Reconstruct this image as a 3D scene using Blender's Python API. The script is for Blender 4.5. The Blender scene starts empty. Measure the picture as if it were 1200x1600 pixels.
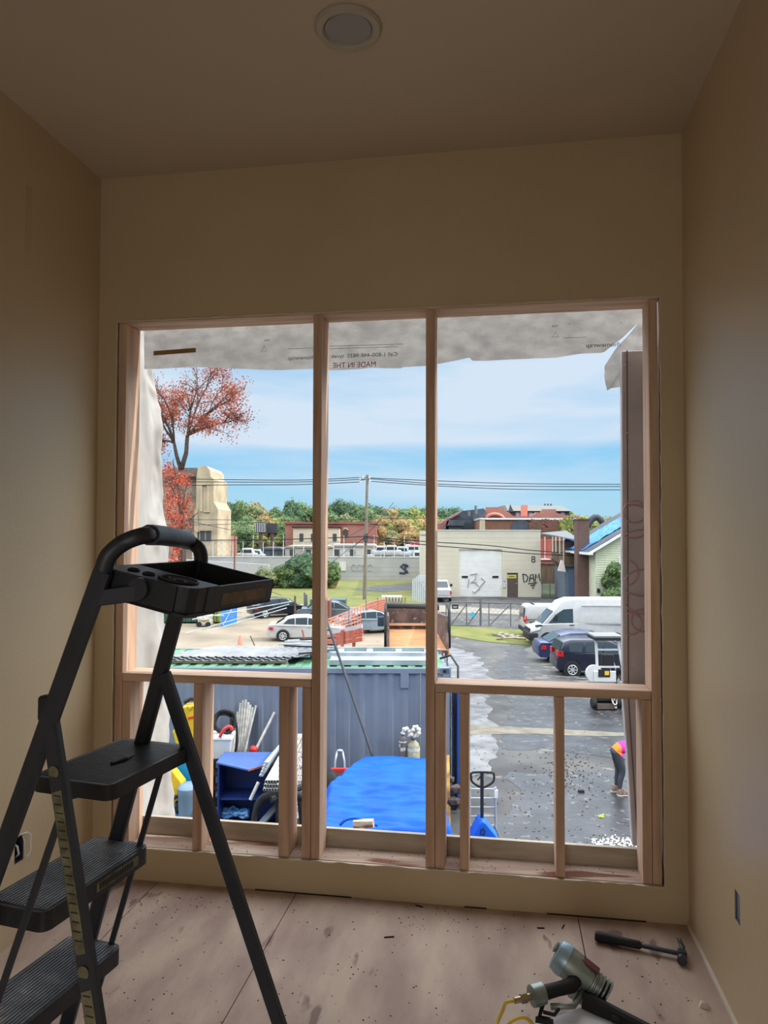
import bpy, bmesh, math, random
from mathutils import Vector, Matrix, noise
rnd = random.Random(7)
PI = math.pi
scn = bpy.context.scene
COL = scn.collection
# ------------------------------------------------------------------ camera
CAM = Vector((1.887, -3.204, 1.6)); FPX = 1144.4; YAW = .15828; PITCH = .028995; ROLL = .0023
cd = bpy.data.cameras.new('camera'); cam = bpy.data.objects.new('camera', cd); COL.objects.link(cam)
_r = Vector((math.cos(YAW), math.sin(YAW), 0)); _fh = Vector((-math.sin(YAW), math.cos(YAW), 0))
_f = _fh * math.cos(PITCH) + Vector((0, 0, math.sin(PITCH))); _u = _r.cross(_f)
_r2 = _r * math.cos(ROLL) + _u * math.sin(ROLL); _u2 = _u * math.cos(ROLL) - _r * math.sin(ROLL)
cam.matrix_world = Matrix(((_r2.x, _u2.x, -_f.x, CAM.x), (_r2.y, _u2.y, -_f.y, CAM.y), (_r2.z, _u2.z, -_f.z, CAM.z), (0, 0, 0, 1)))
cd.sensor_fit = 'VERTICAL'; cd.sensor_height = 36; cd.lens = FPX / 1600 * 36; cd.clip_start = .02; cd.clip_end = 3000
scn.camera = cam
# ------------------------------------------------------------------ light
scn.view_settings.view_transform = 'Standard'; scn.view_settings.look = 'None'
scn.view_settings.gamma = 1; scn.view_settings.use_curve_mapping = False
scn.view_settings.exposure = 0.0
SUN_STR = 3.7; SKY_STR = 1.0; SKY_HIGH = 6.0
sl = bpy.data.lights.new('sun', 'SUN'); sun = bpy.data.objects.new('sun', sl); COL.objects.link(sun)
sl.energy = SUN_STR; sl.angle = .01; sl.color = (1, .93, .82)
_az, _el = math.radians(6), math.radians(40)
_sd = Vector((math.cos(_az) * math.cos(_el), math.sin(_az) * math.cos(_el), math.sin(_el)))
sun.rotation_euler = _sd.to_track_quat('Z', 'Y').to_euler(); sun.location = (30, 5, 30)
def portal(loc, rot, sx, sy):
    l = bpy.data.lights.new('portal', 'AREA'); l.shape = 'RECTANGLE'; l.size = sx; l.size_y = sy
    l.cycles.is_portal = True
    o = bpy.data.objects.new('portal', l); COL.objects.link(o); o.location = loc; o.rotation_euler = rot
portal((1.32, .35, 1.37), (-PI / 2, 0, 0), 2.6, 2.6)
portal((1.3, -4.9, 1.3), (PI / 2, 0, 0), 1.2, 2.4)
# added warm area lamp at the unseen rear wall opening, lifts the window wall
al = bpy.data.lights.new('rear_fill_light', 'AREA'); al.shape = 'RECTANGLE'; al.size = 1.1; al.size_y = 2.1; al.energy = 16.5; al.color = (1, .93, .82)
alo = bpy.data.objects.new('rear_fill_light', al); COL.objects.link(alo); alo.location = (1.3, -4.95, 1.15); alo.rotation_euler = (PI / 2, 0, 0)
def world():
    w = bpy.data.worlds.new('sky'); scn.world = w; w.use_nodes = True; nt = w.node_tree; nt.nodes.clear()
    N = nt.nodes.new; L = nt.links.new
    tc = N('ShaderNodeTexCoord'); sep = N('ShaderNodeSeparateXYZ'); L(tc.outputs['Generated'], sep.inputs[0])
    rp = N('ShaderNodeValToRGB'); L(sep.outputs['Z'], rp.inputs[0])      # clear blue sky by height
    cr = rp.color_ramp; cr.elements[0].position = 0; cr.elements[0].color = (.42, .70, .86, 1)
    cr.elements[1].position = .5; cr.elements[1].color = (.16, .38, .75, 1)
    e = cr.elements.new(.10); e.color = (.31, .64, .92, 1)
    e = cr.elements.new(.05); e.color = (.40, .70, .90, 1)
    mp = N('ShaderNodeMapping'); L(tc.outputs['Generated'], mp.inputs[0]); mp.inputs['Scale'].default_value = (3.0, 3.0, 17)
    mp.inputs['Location'].default_value = (.3, .2, .55)
    nz = N('ShaderNodeTexNoise'); L(mp.outputs[0], nz.inputs[0]); nz.inputs['Scale'].default_value = 1.0
    nz.inputs['Detail'].default_value = 7; nz.inputs['Roughness'].default_value = .5; nz.inputs['Distortion'].default_value = .25
    cv = N('ShaderNodeValToRGB'); L(sep.outputs['Z'], cv.inputs[0])      # cloud cover by height
    c2 = cv.color_ramp; c2.elements[0].position = 0; c2.elements[0].color = (0, 0, 0, 1)
    c2.elements[1].position = 1; c2.elements[1].color = (.12, .12, .12, 1)
    for p_, g in ((.045, .02), (.07, .19), (.085, .10), (.11, .16), (.125, .40), (.2, .40), (.4, .25)):
        e = c2.elements.new(p_); e.color = (g, g, g, 1)
    ad = N('ShaderNodeMath'); ad.operation = 'ADD'; L(nz.outputs[0], ad.inputs[0]); L(cv.outputs[0], ad.inputs[1])
    mr = N('ShaderNodeMapRange'); L(ad.outputs[0], mr.inputs[0]); mr.inputs[1].default_value = .56; mr.inputs[2].default_value = .94
    mx = N('ShaderNodeMixRGB'); L(mr.outputs[0], mx.inputs[0]); L(rp.outputs[0], mx.inputs[1]); mx.inputs[2].default_value = (.66, .79, .93, 1)
    hc_ = N('ShaderNodeMapRange'); L(sep.outputs['Z'], hc_.inputs[0]); hc_.inputs[1].default_value = .24; hc_.inputs[2].default_value = .45; hc_.inputs[4].default_value = .8
    mh = N('ShaderNodeMixRGB'); L(hc_.outputs[0], mh.inputs[0]); L(mx.outputs[0], mh.inputs[1]); mh.inputs[2].default_value = (.68, .68, .66, 1); mx = mh
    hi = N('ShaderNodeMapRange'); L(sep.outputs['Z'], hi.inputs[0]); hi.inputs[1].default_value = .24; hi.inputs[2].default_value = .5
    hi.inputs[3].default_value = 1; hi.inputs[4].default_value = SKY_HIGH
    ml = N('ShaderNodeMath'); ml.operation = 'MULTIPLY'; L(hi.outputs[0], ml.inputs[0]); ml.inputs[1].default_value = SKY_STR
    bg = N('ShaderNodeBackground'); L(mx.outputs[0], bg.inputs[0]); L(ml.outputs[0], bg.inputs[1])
    out = N('ShaderNodeOutputWorld'); L(bg.outputs[0], out.inputs[0])
world()
scn.cycles.max_bounces = 10; scn.cycles.diffuse_bounces = 6; scn.cycles.caustics_reflective = False; scn.cycles.caustics_refractive = False
scn.cycles.sample_clamp_indirect = 6
# ------------------------------------------------------------------ helpers
def s2l(c): c /= 255; return c / 12.92 if c <= .04045 else ((c + .055) / 1.055) ** 2.4
def RGB(r, g, b): return (s2l(r), s2l(g), s2l(b), 1)
MATS = {}
def mat(name, c, rough=.7, metal=0, c2=None, scale=4, stretch=(1, 1, 1), bump=0, bscale=None, contrast=(.35, .65), detail=5, coord='Object', trans=0, spec=.4, c3=None, c3t=.62, c3s=None):
    """procedural material: base colour mottled with a second and an optional third colour, bump by noise"""
    if name in MATS: return MATS[name]
    m = bpy.data.materials.new(name); m.use_nodes = True; nt = m.node_tree; N = nt.nodes.new; L = nt.links.new
    b = nt.nodes['Principled BSDF']; b.inputs['Roughness'].default_value = rough; b.inputs['Metallic'].default_value = metal
    b.inputs['Specular IOR Level'].default_value = spec
    tc = N('ShaderNodeTexCoord'); mp = N('ShaderNodeMapping'); L(tc.outputs[coord], mp.inputs[0]); mp.inputs['Scale'].default_value = stretch
    nz = N('ShaderNodeTexNoise'); L(mp.outputs[0], nz.inputs[0]); nz.inputs['Scale'].default_value = scale; nz.inputs['Detail'].default_value = detail
    if c2 is None: c2 = tuple(min(1, x * .86) for x in c[:3]) + (1,)
    mr = N('ShaderNodeMapRange'); L(nz.outputs[0], mr.inputs[0]); mr.inputs[1].default_value = contrast[0]; mr.inputs[2].default_value = contrast[1]
    mx = N('ShaderNodeMixRGB'); L(mr.outputs[0], mx.inputs[0]); mx.inputs[1].default_value = c; mx.inputs[2].default_value = c2
    last = mx.outputs[0]
    if c3:
        n3 = N('ShaderNodeTexNoise'); L(mp.outputs[0], n3.inputs[0]); n3.inputs['Scale'].default_value = c3s or scale * 3.1; n3.inputs['Detail'].default_value = 3
        m3 = N('ShaderNodeMapRange'); L(n3.outputs[0], m3.inputs[0]); m3.inputs[1].default_value = c3t; m3.inputs[2].default_value = c3t + .05
        x3 = N('ShaderNodeMixRGB'); L(m3.outputs[0], x3.inputs[0]); L(last, x3.inputs[1]); x3.inputs[2].default_value = c3; last = x3.outputs[0]
    L(last, b.inputs['Base Color'])
    if bump:
        nb = N('ShaderNodeTexNoise'); L(mp.outputs[0], nb.inputs[0]); nb.inputs['Scale'].default_value = bscale or scale * 4; nb.inputs['Detail'].default_value = 4
        bp = N('ShaderNodeBump'); bp.inputs['Strength'].default_value = bump; bp.inputs['Distance'].default_value = .02
        L(nb.outputs[0], bp.inputs['Height']); L(bp.outputs[0], b.inputs['Normal'])
    if trans:
        t = N('ShaderNodeBsdfTranslucent'); L(last, t.inputs[0]); s = N('ShaderNodeMixShader'); s.inputs[0].default_value = trans
        out = nt.nodes['Material Output']; L(b.outputs[0], s.inputs[1]); L(t.outputs[0], s.inputs[2]); L(s.outputs[0], out.inputs[0])
    MATS[name] = m; return m
def brick_mat(name, c1, c2, mortar, scale=1, bw=.22, rh=.075, ms=.01):
    if name in MATS: return MATS[name]
    m = bpy.data.materials.new(name); m.use_nodes = True; nt = m.node_tree; N = nt.nodes.new; L = nt.links.new
    b = nt.nodes['Principled BSDF']; b.inputs['Roughness'].default_value = .9
    tc = N('ShaderNodeTexCoord'); sp = N('ShaderNodeSeparateXYZ'); cb = N('ShaderNodeCombineXYZ'); ad = N('ShaderNodeMath')
    L(tc.outputs['Object'], sp.inputs[0]); L(sp.outputs['X'], ad.inputs[0]); L(sp.outputs['Y'], ad.inputs[1])
    L(ad.outputs[0], cb.inputs['X']); L(sp.outputs['Z'], cb.inputs['Y'])
    br = N('ShaderNodeTexBrick'); L(cb.outputs[0], br.inputs[0]); br.inputs['Color1'].default_value = c1; br.inputs['Color2'].default_value = c2
    br.inputs['Mortar'].default_value = mortar; br.inputs['Scale'].default_value = scale; br.inputs['Brick Width'].default_value = bw
    br.inputs['Row Height'].default_value = rh; br.inputs['Mortar Size'].default_value = ms
    nz = N('ShaderNodeTexNoise'); L(tc.outputs['Object'], nz.inputs[0]); nz.inputs['Scale'].default_value = .6; nz.inputs['Detail'].default_value = 6
    mr = N('ShaderNodeMapRange'); L(nz.outputs[0], mr.inputs[0]); mr.inputs[1].default_value = .4; mr.inputs[2].default_value = .7; mr.inputs[3].default_value = 0; mr.inputs[4].default_value = .45
    mx = N('ShaderNodeMixRGB'); L(mr.outputs[0], mx.inputs[0]); L(br.outputs[0], mx.inputs[1]); mx.inputs[2].default_value = mortar
    L(mx.outputs[0], b.inputs['Base Color']); MATS[name] = m; return m

class MB:
    """collects shapes; build() links them as one mesh object; o = origin subtracted from all coordinates"""
    def __init__(s, o=(0, 0, 0)): s.bm = bmesh.new(); s.o = Vector(o)
    def v(s, p): return s.bm.verts.new(Vector(p) - s.o)
    def face(s, pts):
        try: return s.bm.faces.new([s.v(p) for p in pts])
        except ValueError: return None
    def hexa(s, b, t):
        n = len(b); B = [s.v(p) for p in b]; T = [s.v(p) for p in t]; F = s.bm.faces.new
        F(B[::-1]); F(T)
        for i in range(n): F((B[i], B[(i + 1) % n], T[(i + 1) % n], T[i]))
        return s
    def box(s, a, b):
        (x0, y0, z0), (x1, y1, z1) = a, b
        x0, x1 = sorted((x0, x1)); y0, y1 = sorted((y0, y1)); z0, z1 = sorted((z0, z1))
        return s.hexa([(x0, y0, z0), (x1, y0, z0), (x1, y1, z0), (x0, y1, z0)], [(x0, y0, z1), (x1, y0, z1), (x1, y1, z1), (x0, y1, z1)])
    def bar(s, p, q, w, h, up=(0, 0, 1), ch=0):
        """rectangular bar from p to q: w across, h along up"""
        p, q = Vector(p), Vector(q); d = (q - p).normalized(); up = Vector(up)
        sd = d.cross(up)
        if sd.length < 1e-4: sd = d.cross(Vector((1, 0, 0)))
        sd.normalize(); up = sd.cross(d).normalized(); a, b = w / 2, h / 2
        if ch: prof = [(-a + ch, -b), (a - ch, -b), (a, -b + ch), (a, b - ch), (a - ch, b), (-a + ch, b), (-a, b - ch), (-a, -b + ch)]
        else: prof = [(-a, -b), (a, -b), (a, b), (-a, b)]
        P = [sd * x + up * y for x, y in prof]
        return s.hexa([p + k for k in P][::-1], [q + k for k in P][::-1])
    def cyl(s, p, q, r, r2=None, n=12):
        p, q = Vector(p), Vector(q); r2 = r if r2 is None else r2; d = (q - p).normalized()
        a = d.orthogonal().normalized(); b = d.cross(a)
        ring = lambda c, R: [c + (a * math.cos(2 * PI * i / n) + b * math.sin(2 * PI * i / n)) * max(R, 1e-5) for i in range(n)]
        return s.hexa(ring(p, r), ring(q, r2))
    def tube(s, pts, r, n=8, close=False, flat=1, up=None):
        pts = [Vector(p) for p in pts]; rs = r if isinstance(r, (list, tuple)) else [r] * len(pts); rings = []
        prev = None
        for i, p in enumerate(pts):
            if close: d = pts[(i + 1) % len(pts)] - pts[i - 1]
            else: d = (pts[min(i + 1, len(pts) - 1)] - pts[max(i - 1, 0)])
            if d.length < 1e-9: d = Vector((0, 0, 1))
            d.normalize()
            if up is not None: a = d.cross(Vector(up)); a = a.normalized() if a.length > 1e-4 else d.orthogonal().normalized()
            elif prev is None: a = d.orthogonal().normalized()
            else:
                a = prev - d * prev.dot(d); a = a.normalized() if a.length > 1e-5 else d.orthogonal().normalized()
            prev = a; b = d.cross(a)
            rings.append([s.v(p + (a * math.cos(2 * PI * k / n) + b * math.sin(2 * PI * k / n) * flat) * rs[i]) for k in range(n)])
        m = len(rings)
        for i in range(m if close else m - 1):
            A, B = rings[i], rings[(i + 1) % m]
            for k in range(n): s.bm.faces.new((A[k], A[(k + 1) % n], B[(k + 1) % n], B[k]))
        if not close: s.bm.faces.new(rings[0][::-1]); s.bm.faces.new(rings[-1])
        return s
    def lathe(s, prof, c=(0, 0, 0), n=20, axis='z'):
        c = Vector(c); R = []
        for r, z in prof:
            ring = []
            for k in range(n):
                a = 2 * PI * k / n; x, y = math.cos(a) * max(r, 1e-5), math.sin(a) * max(r, 1e-5)
                ring.append(s.v(c + Vector({'z': (x, y, z), 'y': (x, z, y), 'x': (z, x, y)}[axis])))
            R.append(ring)
        for A, B in zip(R, R[1:]):
            for k in range(n): s.bm.faces.new((A[k], A[(k + 1) % n], B[(k + 1) % n], B[k]))
        s.bm.faces.new(R[0][::-1]); s.bm.faces.new(R[-1]); return s
    def prism(s, poly, a, b, plane='xz'):
        """polygon in a plane extruded along the third axis from a to b"""
        f = {'xz': lambda x, z, t: (x, t, z), 'yz': lambda y, z, t: (t, y, z), 'xy': lambda x, y, t: (x, y, t)}[plane]
        return s.hexa([f(x, z, a) for x, z in poly], [f(x, z, b) for x, z in poly])
    def grid(s, fn, nu, nv, thick=None):
        V = [[s.v(fn(i / nu, j / nv)) for j in range(nv + 1)] for i in range(nu + 1)]
        for i in range(nu):
            for j in range(nv): s.bm.faces.new((V[i][j], V[i + 1][j], V[i + 1][j + 1], V[i][j + 1]))
        return s
    def ico(s, c, r, sub=1, sc=(1, 1, 1)):
        g = bmesh.ops.create_icosphere(s.bm, subdivisions=sub, radius=r)
        for v in g['verts']: v.co = Vector((v.co.x * sc[0], v.co.y * sc[1], v.co.z * sc[2])) + Vector(c) - s.o
        return s
    def bevel(s, w, seg=2, ang=.5):
        s.bm.normal_update()
        ed = [e for e in s.bm.edges if len(e.link_faces) == 2 and e.calc_face_angle(0) > ang]
        bmesh.ops.bevel(s.bm, geom=ed, offset=w, segments=seg, affect='EDGES', profile=.5, clamp_overlap=True); return s
    def build(s, name, m, parent=None, smooth=False, solid=0, loc=None, rotz=0, sub=0):
        bmesh.ops.recalc_face_normals(s.bm, faces=s.bm.faces)
        me = bpy.data.meshes.new(name); s.bm.to_mesh(me); s.bm.free()
        o = bpy.data.objects.new(name, me); COL.objects.link(o); me.materials.append(m)
        if smooth:
            for p_ in me.polygons: p_.use_smooth = True
            if smooth != 'all': me.set_sharp_from_angle(angle=.7)
        if parent: o.parent = parent
        if solid:
            k = o.modifiers.new('thickness', 'SOLIDIFY'); k.thickness = solid; k.offset = 0
        if sub:
            k = o.modifiers.new('smooth', 'SUBSURF'); k.levels = sub; k.render_levels = sub
        if loc is not None: o.location = loc
        if rotz: o.rotation_euler = (0, 0, rotz)
        return o
def tag(o, label=None, cat=None, group=None, kind=None):
    for k, v in (('label', label), ('category', cat), ('group', group), ('kind', kind)):
        if v: o[k] = v
    return o
def thing(name, label, cat, loc=(0, 0, 0), rotz=0, group=None):
    o = bpy.data.objects.new(name, None); COL.objects.link(o); o.empty_display_size = .1
    o.location = loc; o.rotation_euler = (0, 0, rotz); return tag(o, label, cat, group)
def copy_tree(o, parent=None):
    c = o.copy(); COL.objects.link(c)
    if parent: c.parent = parent
    for ch in list(o.children): copy_tree(ch, c)
    return c
# pixel of the photograph -> point in the place (used to read positions off the photo)
def ray(u, v): return (_f + _r2 * ((u - 600) / FPX) + _u2 * ((800 - v) / FPX))
def at_y(u, v, Y): d = ray(u, v); return CAM + d * ((Y - CAM.y) / d.y)
def at_x(u, v, X): d = ray(u, v); return CAM + d * ((X - CAM.x) / d.x)
def at_z(u, v, Z): d = ray(u, v); return CAM + d * ((Z - CAM.z) / d.z)
# street frame: x along the container, y away from the building, origin below the camera, turned by YAW
def SW(x, y, z): return Vector((CAM.x, CAM.y, 0)) + _r * x + _fh * y + Vector((0, 0, z))
def px(u, v, d):
    k = ray(u, v); a, b = k.dot(_r), k.dot(_fh); return Vector((a / b * d, d, CAM.z + k.z / b * d))
GP = ((0, -3.6), (16.2, -3.6), (29, -4.2), (42, -4.7), (900, -4.7))
def zg(d):
    for (a, za), (b, zb) in zip(GP, GP[1:]):
        if d <= b: return za + (zb - za) * (d - a) / (b - a)
    return -4.7
def gp(u, v):
    """point of the ground seen at pixel u, v (street frame)"""
    lo, hi = 3., 800.
    for _ in range(60):
        m = (lo + hi) / 2
        if px(u, v, m).z > zg(m): lo = m
        else: hi = m
    return px(u, v, lo)
def sthing(name, label, cat, x, y, z=None, rot=0, group=None):
    return thing(name, label, cat, SW(x, y, zg(y) if z is None else z), YAW + rot, group)
def sflat(mb, name, m, **k):
    """place a mesh built in street-frame coordinates; origin mb.o"""
    o = mb.o.copy(); return mb.build(name, m, loc=SW(*o), rotz=YAW, **k)
def text_mesh(txt, size, f, name, m, parent=None, loc=None):
    """text turned into a thin mesh, each point mapped by f(x, y, t)"""
    c = bpy.data.curves.new('t', 'FONT'); c.body = txt; c.size = size; c.extrude = .0004
    o = bpy.data.objects.new('t', c); COL.objects.link(o); bpy.context.view_layer.update()
    me = bpy.data.meshes.new_from_object(o); bpy.data.objects.remove(o); bpy.data.curves.remove(c)
    for v in me.vertices: v.co = Vector(f(v.co.x, v.co.y, v.co.z))
    me.name = name; me.materials.clear(); me.materials.append(m)
    ob = bpy.data.objects.new(name, me); COL.objects.link(ob)
    if parent: ob.parent = parent
    return ob
# ------------------------------------------------------------------ materials
M_wall = mat('beige_paint', RGB(196, 177, 144), .42, spec=.5, c2=RGB(190, 171, 138), scale=1.2, bump=.05, bscale=60)
M_ceil = mat('ceiling_paint', RGB(192, 178, 156), .9, c2=RGB(184, 170, 148), scale=.8)
M_ply = mat('plywood_floor', RGB(186, 166, 150), .85, c2=RGB(156, 134, 124), scale=2.2, stretch=(2.6, .9, 1), c3=RGB(126, 106, 98), c3t=.64, c3s=3.4, bump=.15, bscale=30, detail=9)
M_dark = mat('black_void', RGB(20, 18, 16), .9)
def wood(n, ax, c, c2): 
    st = [9, 9, 9]; st[ax] = .7
    return mat(n, RGB(*c), .75, c2=RGB(*c2), scale=3, stretch=tuple(st), contrast=(.35, .7), detail=8, bump=.1, c3=RGB(120, 84, 66), c3t=.70, c3s=.9)
M_wz = wood('pine_stud', 2, (208, 176, 150), (178, 142, 120))
M_wx = wood('pine_rail', 0, (212, 184, 160), (182, 150, 128))
M_wplate = mat('pine_plate', RGB(184, 164, 150), .8, c2=RGB(150, 124, 108), scale=3, stretch=(.8, 5, 5), c3=RGB(110, 66, 44), c3t=.6, c3s=2, bump=.2)
M_sheath = mat('weathered_board', RGB(196, 186, 170), .85, c2=RGB(160, 150, 134), scale=3, stretch=(.7, 5, 5), c3=RGB(190, 110, 90), c3t=.78, c3s=3)
M_plaster = mat('torn_gypsum_edge', RGB(215, 205, 190), .9)
M_wrap = mat('house_wrap', RGB(188, 182, 174), .7, c2=RGB(166, 159, 152), scale=13, stretch=(1, 1, 1.6), detail=9, trans=.5, bump=.9, bscale=22)
M_wrapL = mat('house_wrap_white', RGB(186, 183, 178), .7, c2=RGB(168, 164, 160), scale=3, detail=6, trans=.12, bump=.5, bscale=5)
M_wrapR = mat('grey_house_wrap', RGB(204, 196, 198), .7, c2=RGB(184, 176, 180), scale=4, bump=.3, bscale=7)
M_blk = mat('black_ladder_steel', RGB(38, 42, 50), .45, c2=RGB(46, 50, 60), scale=8, spec=.5, c3=RGB(110, 110, 112), c3t=.74, c3s=22)
M_blkp = mat('black_plastic', RGB(36, 38, 44), .5, c2=RGB(44, 46, 52), scale=9, bump=.1, c3=RGB(92, 92, 95), c3t=.72, c3s=14)
M_tread = mat('ribbed_tread', RGB(96, 104, 114), .6, c2=RGB(150, 156, 162), scale=7, contrast=(.45, .75), c3=RGB(175, 174, 170), c3t=.64, c3s=7, bump=.2)
M_lab = mat('yellowed_label', RGB(128, 122, 92), .7, c2=RGB(84, 80, 60), scale=30)
M_ink = mat('black_ink', RGB(40, 38, 36), .8)
M_inkr = mat('red_ink', RGB(180, 90, 88), .8)
M_inkg = mat('grey_ink', RGB(105, 102, 98), .8)
M_white = mat('white_plastic', RGB(225, 225, 222), .5)
M_greyp = mat('light_grey_plastic', RGB(190, 192, 192), .5)
M_steel = mat('galvanised_steel', RGB(176, 186, 194), .45, metal=.3, c2=RGB(142, 152, 160), scale=2)
M_chrome = mat('chrome', RGB(200, 202, 205), .25, metal=.9)
M_blk2 = mat('black_rubber', RGB(30, 30, 32), .7)
M_glass = mat('dark_glass', RGB(44, 56, 62), .08, spec=.8)
# ------------------------------------------------------------------ room
RW, RH, RB = 2.643, 3.292, -4.9
OX0, OX1, OZ0, OZ1 = .092, 2.549, .146, 2.6
def holed(mb, a0, a1, b0, b1, holes, f, t):
    """slab with rectangular holes; f(a, b, depth) gives the point"""
    A = sorted({a0, a1, *[h[0] for h in holes], *[h[1] for h in holes]}); B = sorted({b0, b1, *[h[2] for h in holes], *[h[3] for h in holes]})
    for i in range(len(A) - 1):
        for j in range(len(B) - 1):
            ca, cb = (A[i] + A[i + 1]) / 2, (B[j] + B[j + 1]) / 2
            if any(h[0] < ca < h[1] and h[2] < cb < h[3] for h in holes): continue
            q = [(A[i], B[j]), (A[i + 1], B[j]), (A[i + 1], B[j + 1]), (A[i], B[j + 1])]
            mb.hexa([f(x, y, 0) for x, y in q], [f(x, y, t) for x, y in q])
S = lambda o: tag(o, kind='structure')
# floor panels with gaps, seams read off the photo
m = MB(); m.box((-.05, RB - .1, -.2), (RW + .05, .0, -.012)); S(m.build('floor', M_dark))
sA = [at_z(465, 1400, 0), at_z(355, 1600, 0)]; sB = [at_z(903, 1440, 0), at_z(925, 1512, 0)]
xs = [-.0, .33, .985, 2.2, RW]
m = MB()
for i in range(4):
    for (y0, y1) in ((RB, -2.45), (-2.444, -.0)):
        m.box((xs[i] + .002, y0, -.02), (xs[i + 1] - .002, y1, 0))
S(m.build('floor', M_ply))
m = MB(); m.box((-.2, RB - .2, RH), (RW + .2, .1, RH + .1)); S(m.build('ceiling', M_ceil))
LO = at_x(30, 1325, 0); RO = at_x(1152, 1418, RW)
m = MB(); holed(m, RB - .1, .0, -.1, RH + .02, [(LO.y - .028, LO.y + .028, LO.z - .055, LO.z + .05)], lambda a, b, t: (-t, a, b), .1); S(m.build('wall_left', M_wall))
m = MB(); holed(m, RB - .1, .0, -.1, RH + .02, [(RO.y - .028, RO.y + .028, RO.z - .05, RO.z + .05)], lambda a, b, t: (RW + t, a, b), .1); S(m.build('wall_right', M_wall))
m = MB(); holed(m, -.1, RW + .1, -.1, RH + .02, [(OX0, OX1, OZ0, OZ1)], lambda a, b, t: (a, t, b), .0135); S(m.build('wall_front', M_wall))
m = MB(); holed(m, -3, RW + 3, -3.65, RH + 2.3, [(OX0 - .02, OX1 + .02, OZ0 - .02, OZ1 + .02)], lambda a, b, t: (a, .015 + t, b), .125); S(m.build('wall_exterior', M_sheath))
m = MB(); holed(m, -.1, RW + .1, -.1, RH + .02, [(.75, 1.85, .02, 2.2)], lambda a, b, t: (a, RB - t, b), .1); S(m.build('wall_rear', M_wall))
# torn gypsum edge round the opening
m = MB()
def rag(p, q, n, amp, ax):
    pts = []
    for i in range(n + 1):
        t = i / n; P_ = Vector(p).lerp(Vector(q), t); P_[ax] += rnd.uniform(-amp, amp) ; pts.append(P_)
    m.tube(pts, [rnd.uniform(.0012, .0038) for _ in pts], n=5)
rag((OX0, -.001, OZ1), (OX1, -.001, OZ1), 60, .0025, 2); rag((OX0, -.001, OZ0), (OX1, -.001, OZ0), 70, .004, 2); rag((OX1 + .001, -.001, OZ0), (OX1 + .001, -.001, OZ1), 50, .003, 0); rag((OX0, -.001, OZ0), (OX0, -.001, OZ1), 40, .002, 0)
S(m.build('trim_1', M_plaster))
# left over joint compound ridge at right wall foot
m = MB(); m.bar((RW - .004, -2.6, .006), (RW - .004, -.02, .006), .012, .012); S(m.build('trim_2', M_plaster))
for k, (a, b) in enumerate(((390, 545), (725, 760), (855, 1010))):
    a_, b_ = at_z(a, 1403 + (a - 390) * .062, .0), at_z(b, 1403 + (b - 390) * .062, .0); m = MB(); m.bar((a_.x, -.004, .001), (b_.x, -.004, .001), .006, .004); S(m.build('trim_%d' % (5 + k), M_dark))
# faint patch on the left wall
m = MB(); a = at_x(45, 290, 0); b = at_x(45, 420, 0); m.box((.0, a.y - .02, b.z), (.0012, a.y + .02, a.z)); S(m.build('trim_4', mat('joint_compound', RGB(196, 176, 140), .8)))
# ------------------------------------------------------------------ timber framing in the opening
D0, D1 = .012, .148
FR = thing('timber_window_frame', 'bare pine stud framing filling the window opening in the beige wall', 'window framing', (1.32, .08, OZ0))
fo = FR.location
def stud(name, x0, x1, z0, z1, y0=D0, y1=D1, m=None):
    b = MB(fo); b.box((x0, y0, z0), (x1, y1, z1)); b.bevel(.0025, 2)
    return b.build(name, m or M_wz, FR)
zs = OZ0 + .003
RT, RBt = .944, .906   # rail top and bottom
sx = lambda u, v: at_y(u, v, D0).x
stud('header', OX0 + .001, OX1 - .002, OZ1 - .006, OZ1 + .03, D0, D1, M_wx)
stud('sill_plate', OX0 + .001, OX1 - .002, OZ0 - .035, zs, D0, D1, M_wplate)
stud('king_stud', OX0 + .003, .134, zs, OZ1 - .007)
stud('king_stud', 2.506, OX1 - .006, zs, OZ1 - .007)
stud('jack_stud', .136, .175, zs, RBt - .001)
stud('jack_stud', 2.466, 2.504, zs, RBt - .001)
stud('full_stud', 1.046, 1.086, zs, OZ1 - .007)
stud('full_stud', 1.560, 1.600, zs, OZ1 - .007)
stud('jack_stud', 1.003, 1.044, zs, RBt - .001)
stud('jack_stud', 1.602, 1.642, zs, RBt - .001)
stud('rail', .136, 1.044, RBt, RT, m=M_wx)
stud('rail', 1.602, 2.504, RBt, RT, m=M_wx)
for u0, u1, v in ((300, 314.5, 1328), (434.5, 451, 1338)):
    stud('cripple_stud', sx(u0, v), sx(u1, v), zs, RBt - .001)
for u0, u1, v in ((718.5, 732.5, 1360), (869, 883, 1372)):
    stud('cripple_stud', sx(u0, v), sx(u1, v), zs, RBt - .001)
# nail heads and knots
# weathered board outside at the foot of the opening
m = MB(); a = at_y(435, 1287, .165); b = at_y(435, 1308, .165)
m.box((OX0 - .05, .150, zs - .12), (OX1 + .05, .172, a.z)); tag(m.build('rim_board', M_sheath), 'weathered grey brown board standing along the outside foot of the window opening', 'board')
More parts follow.
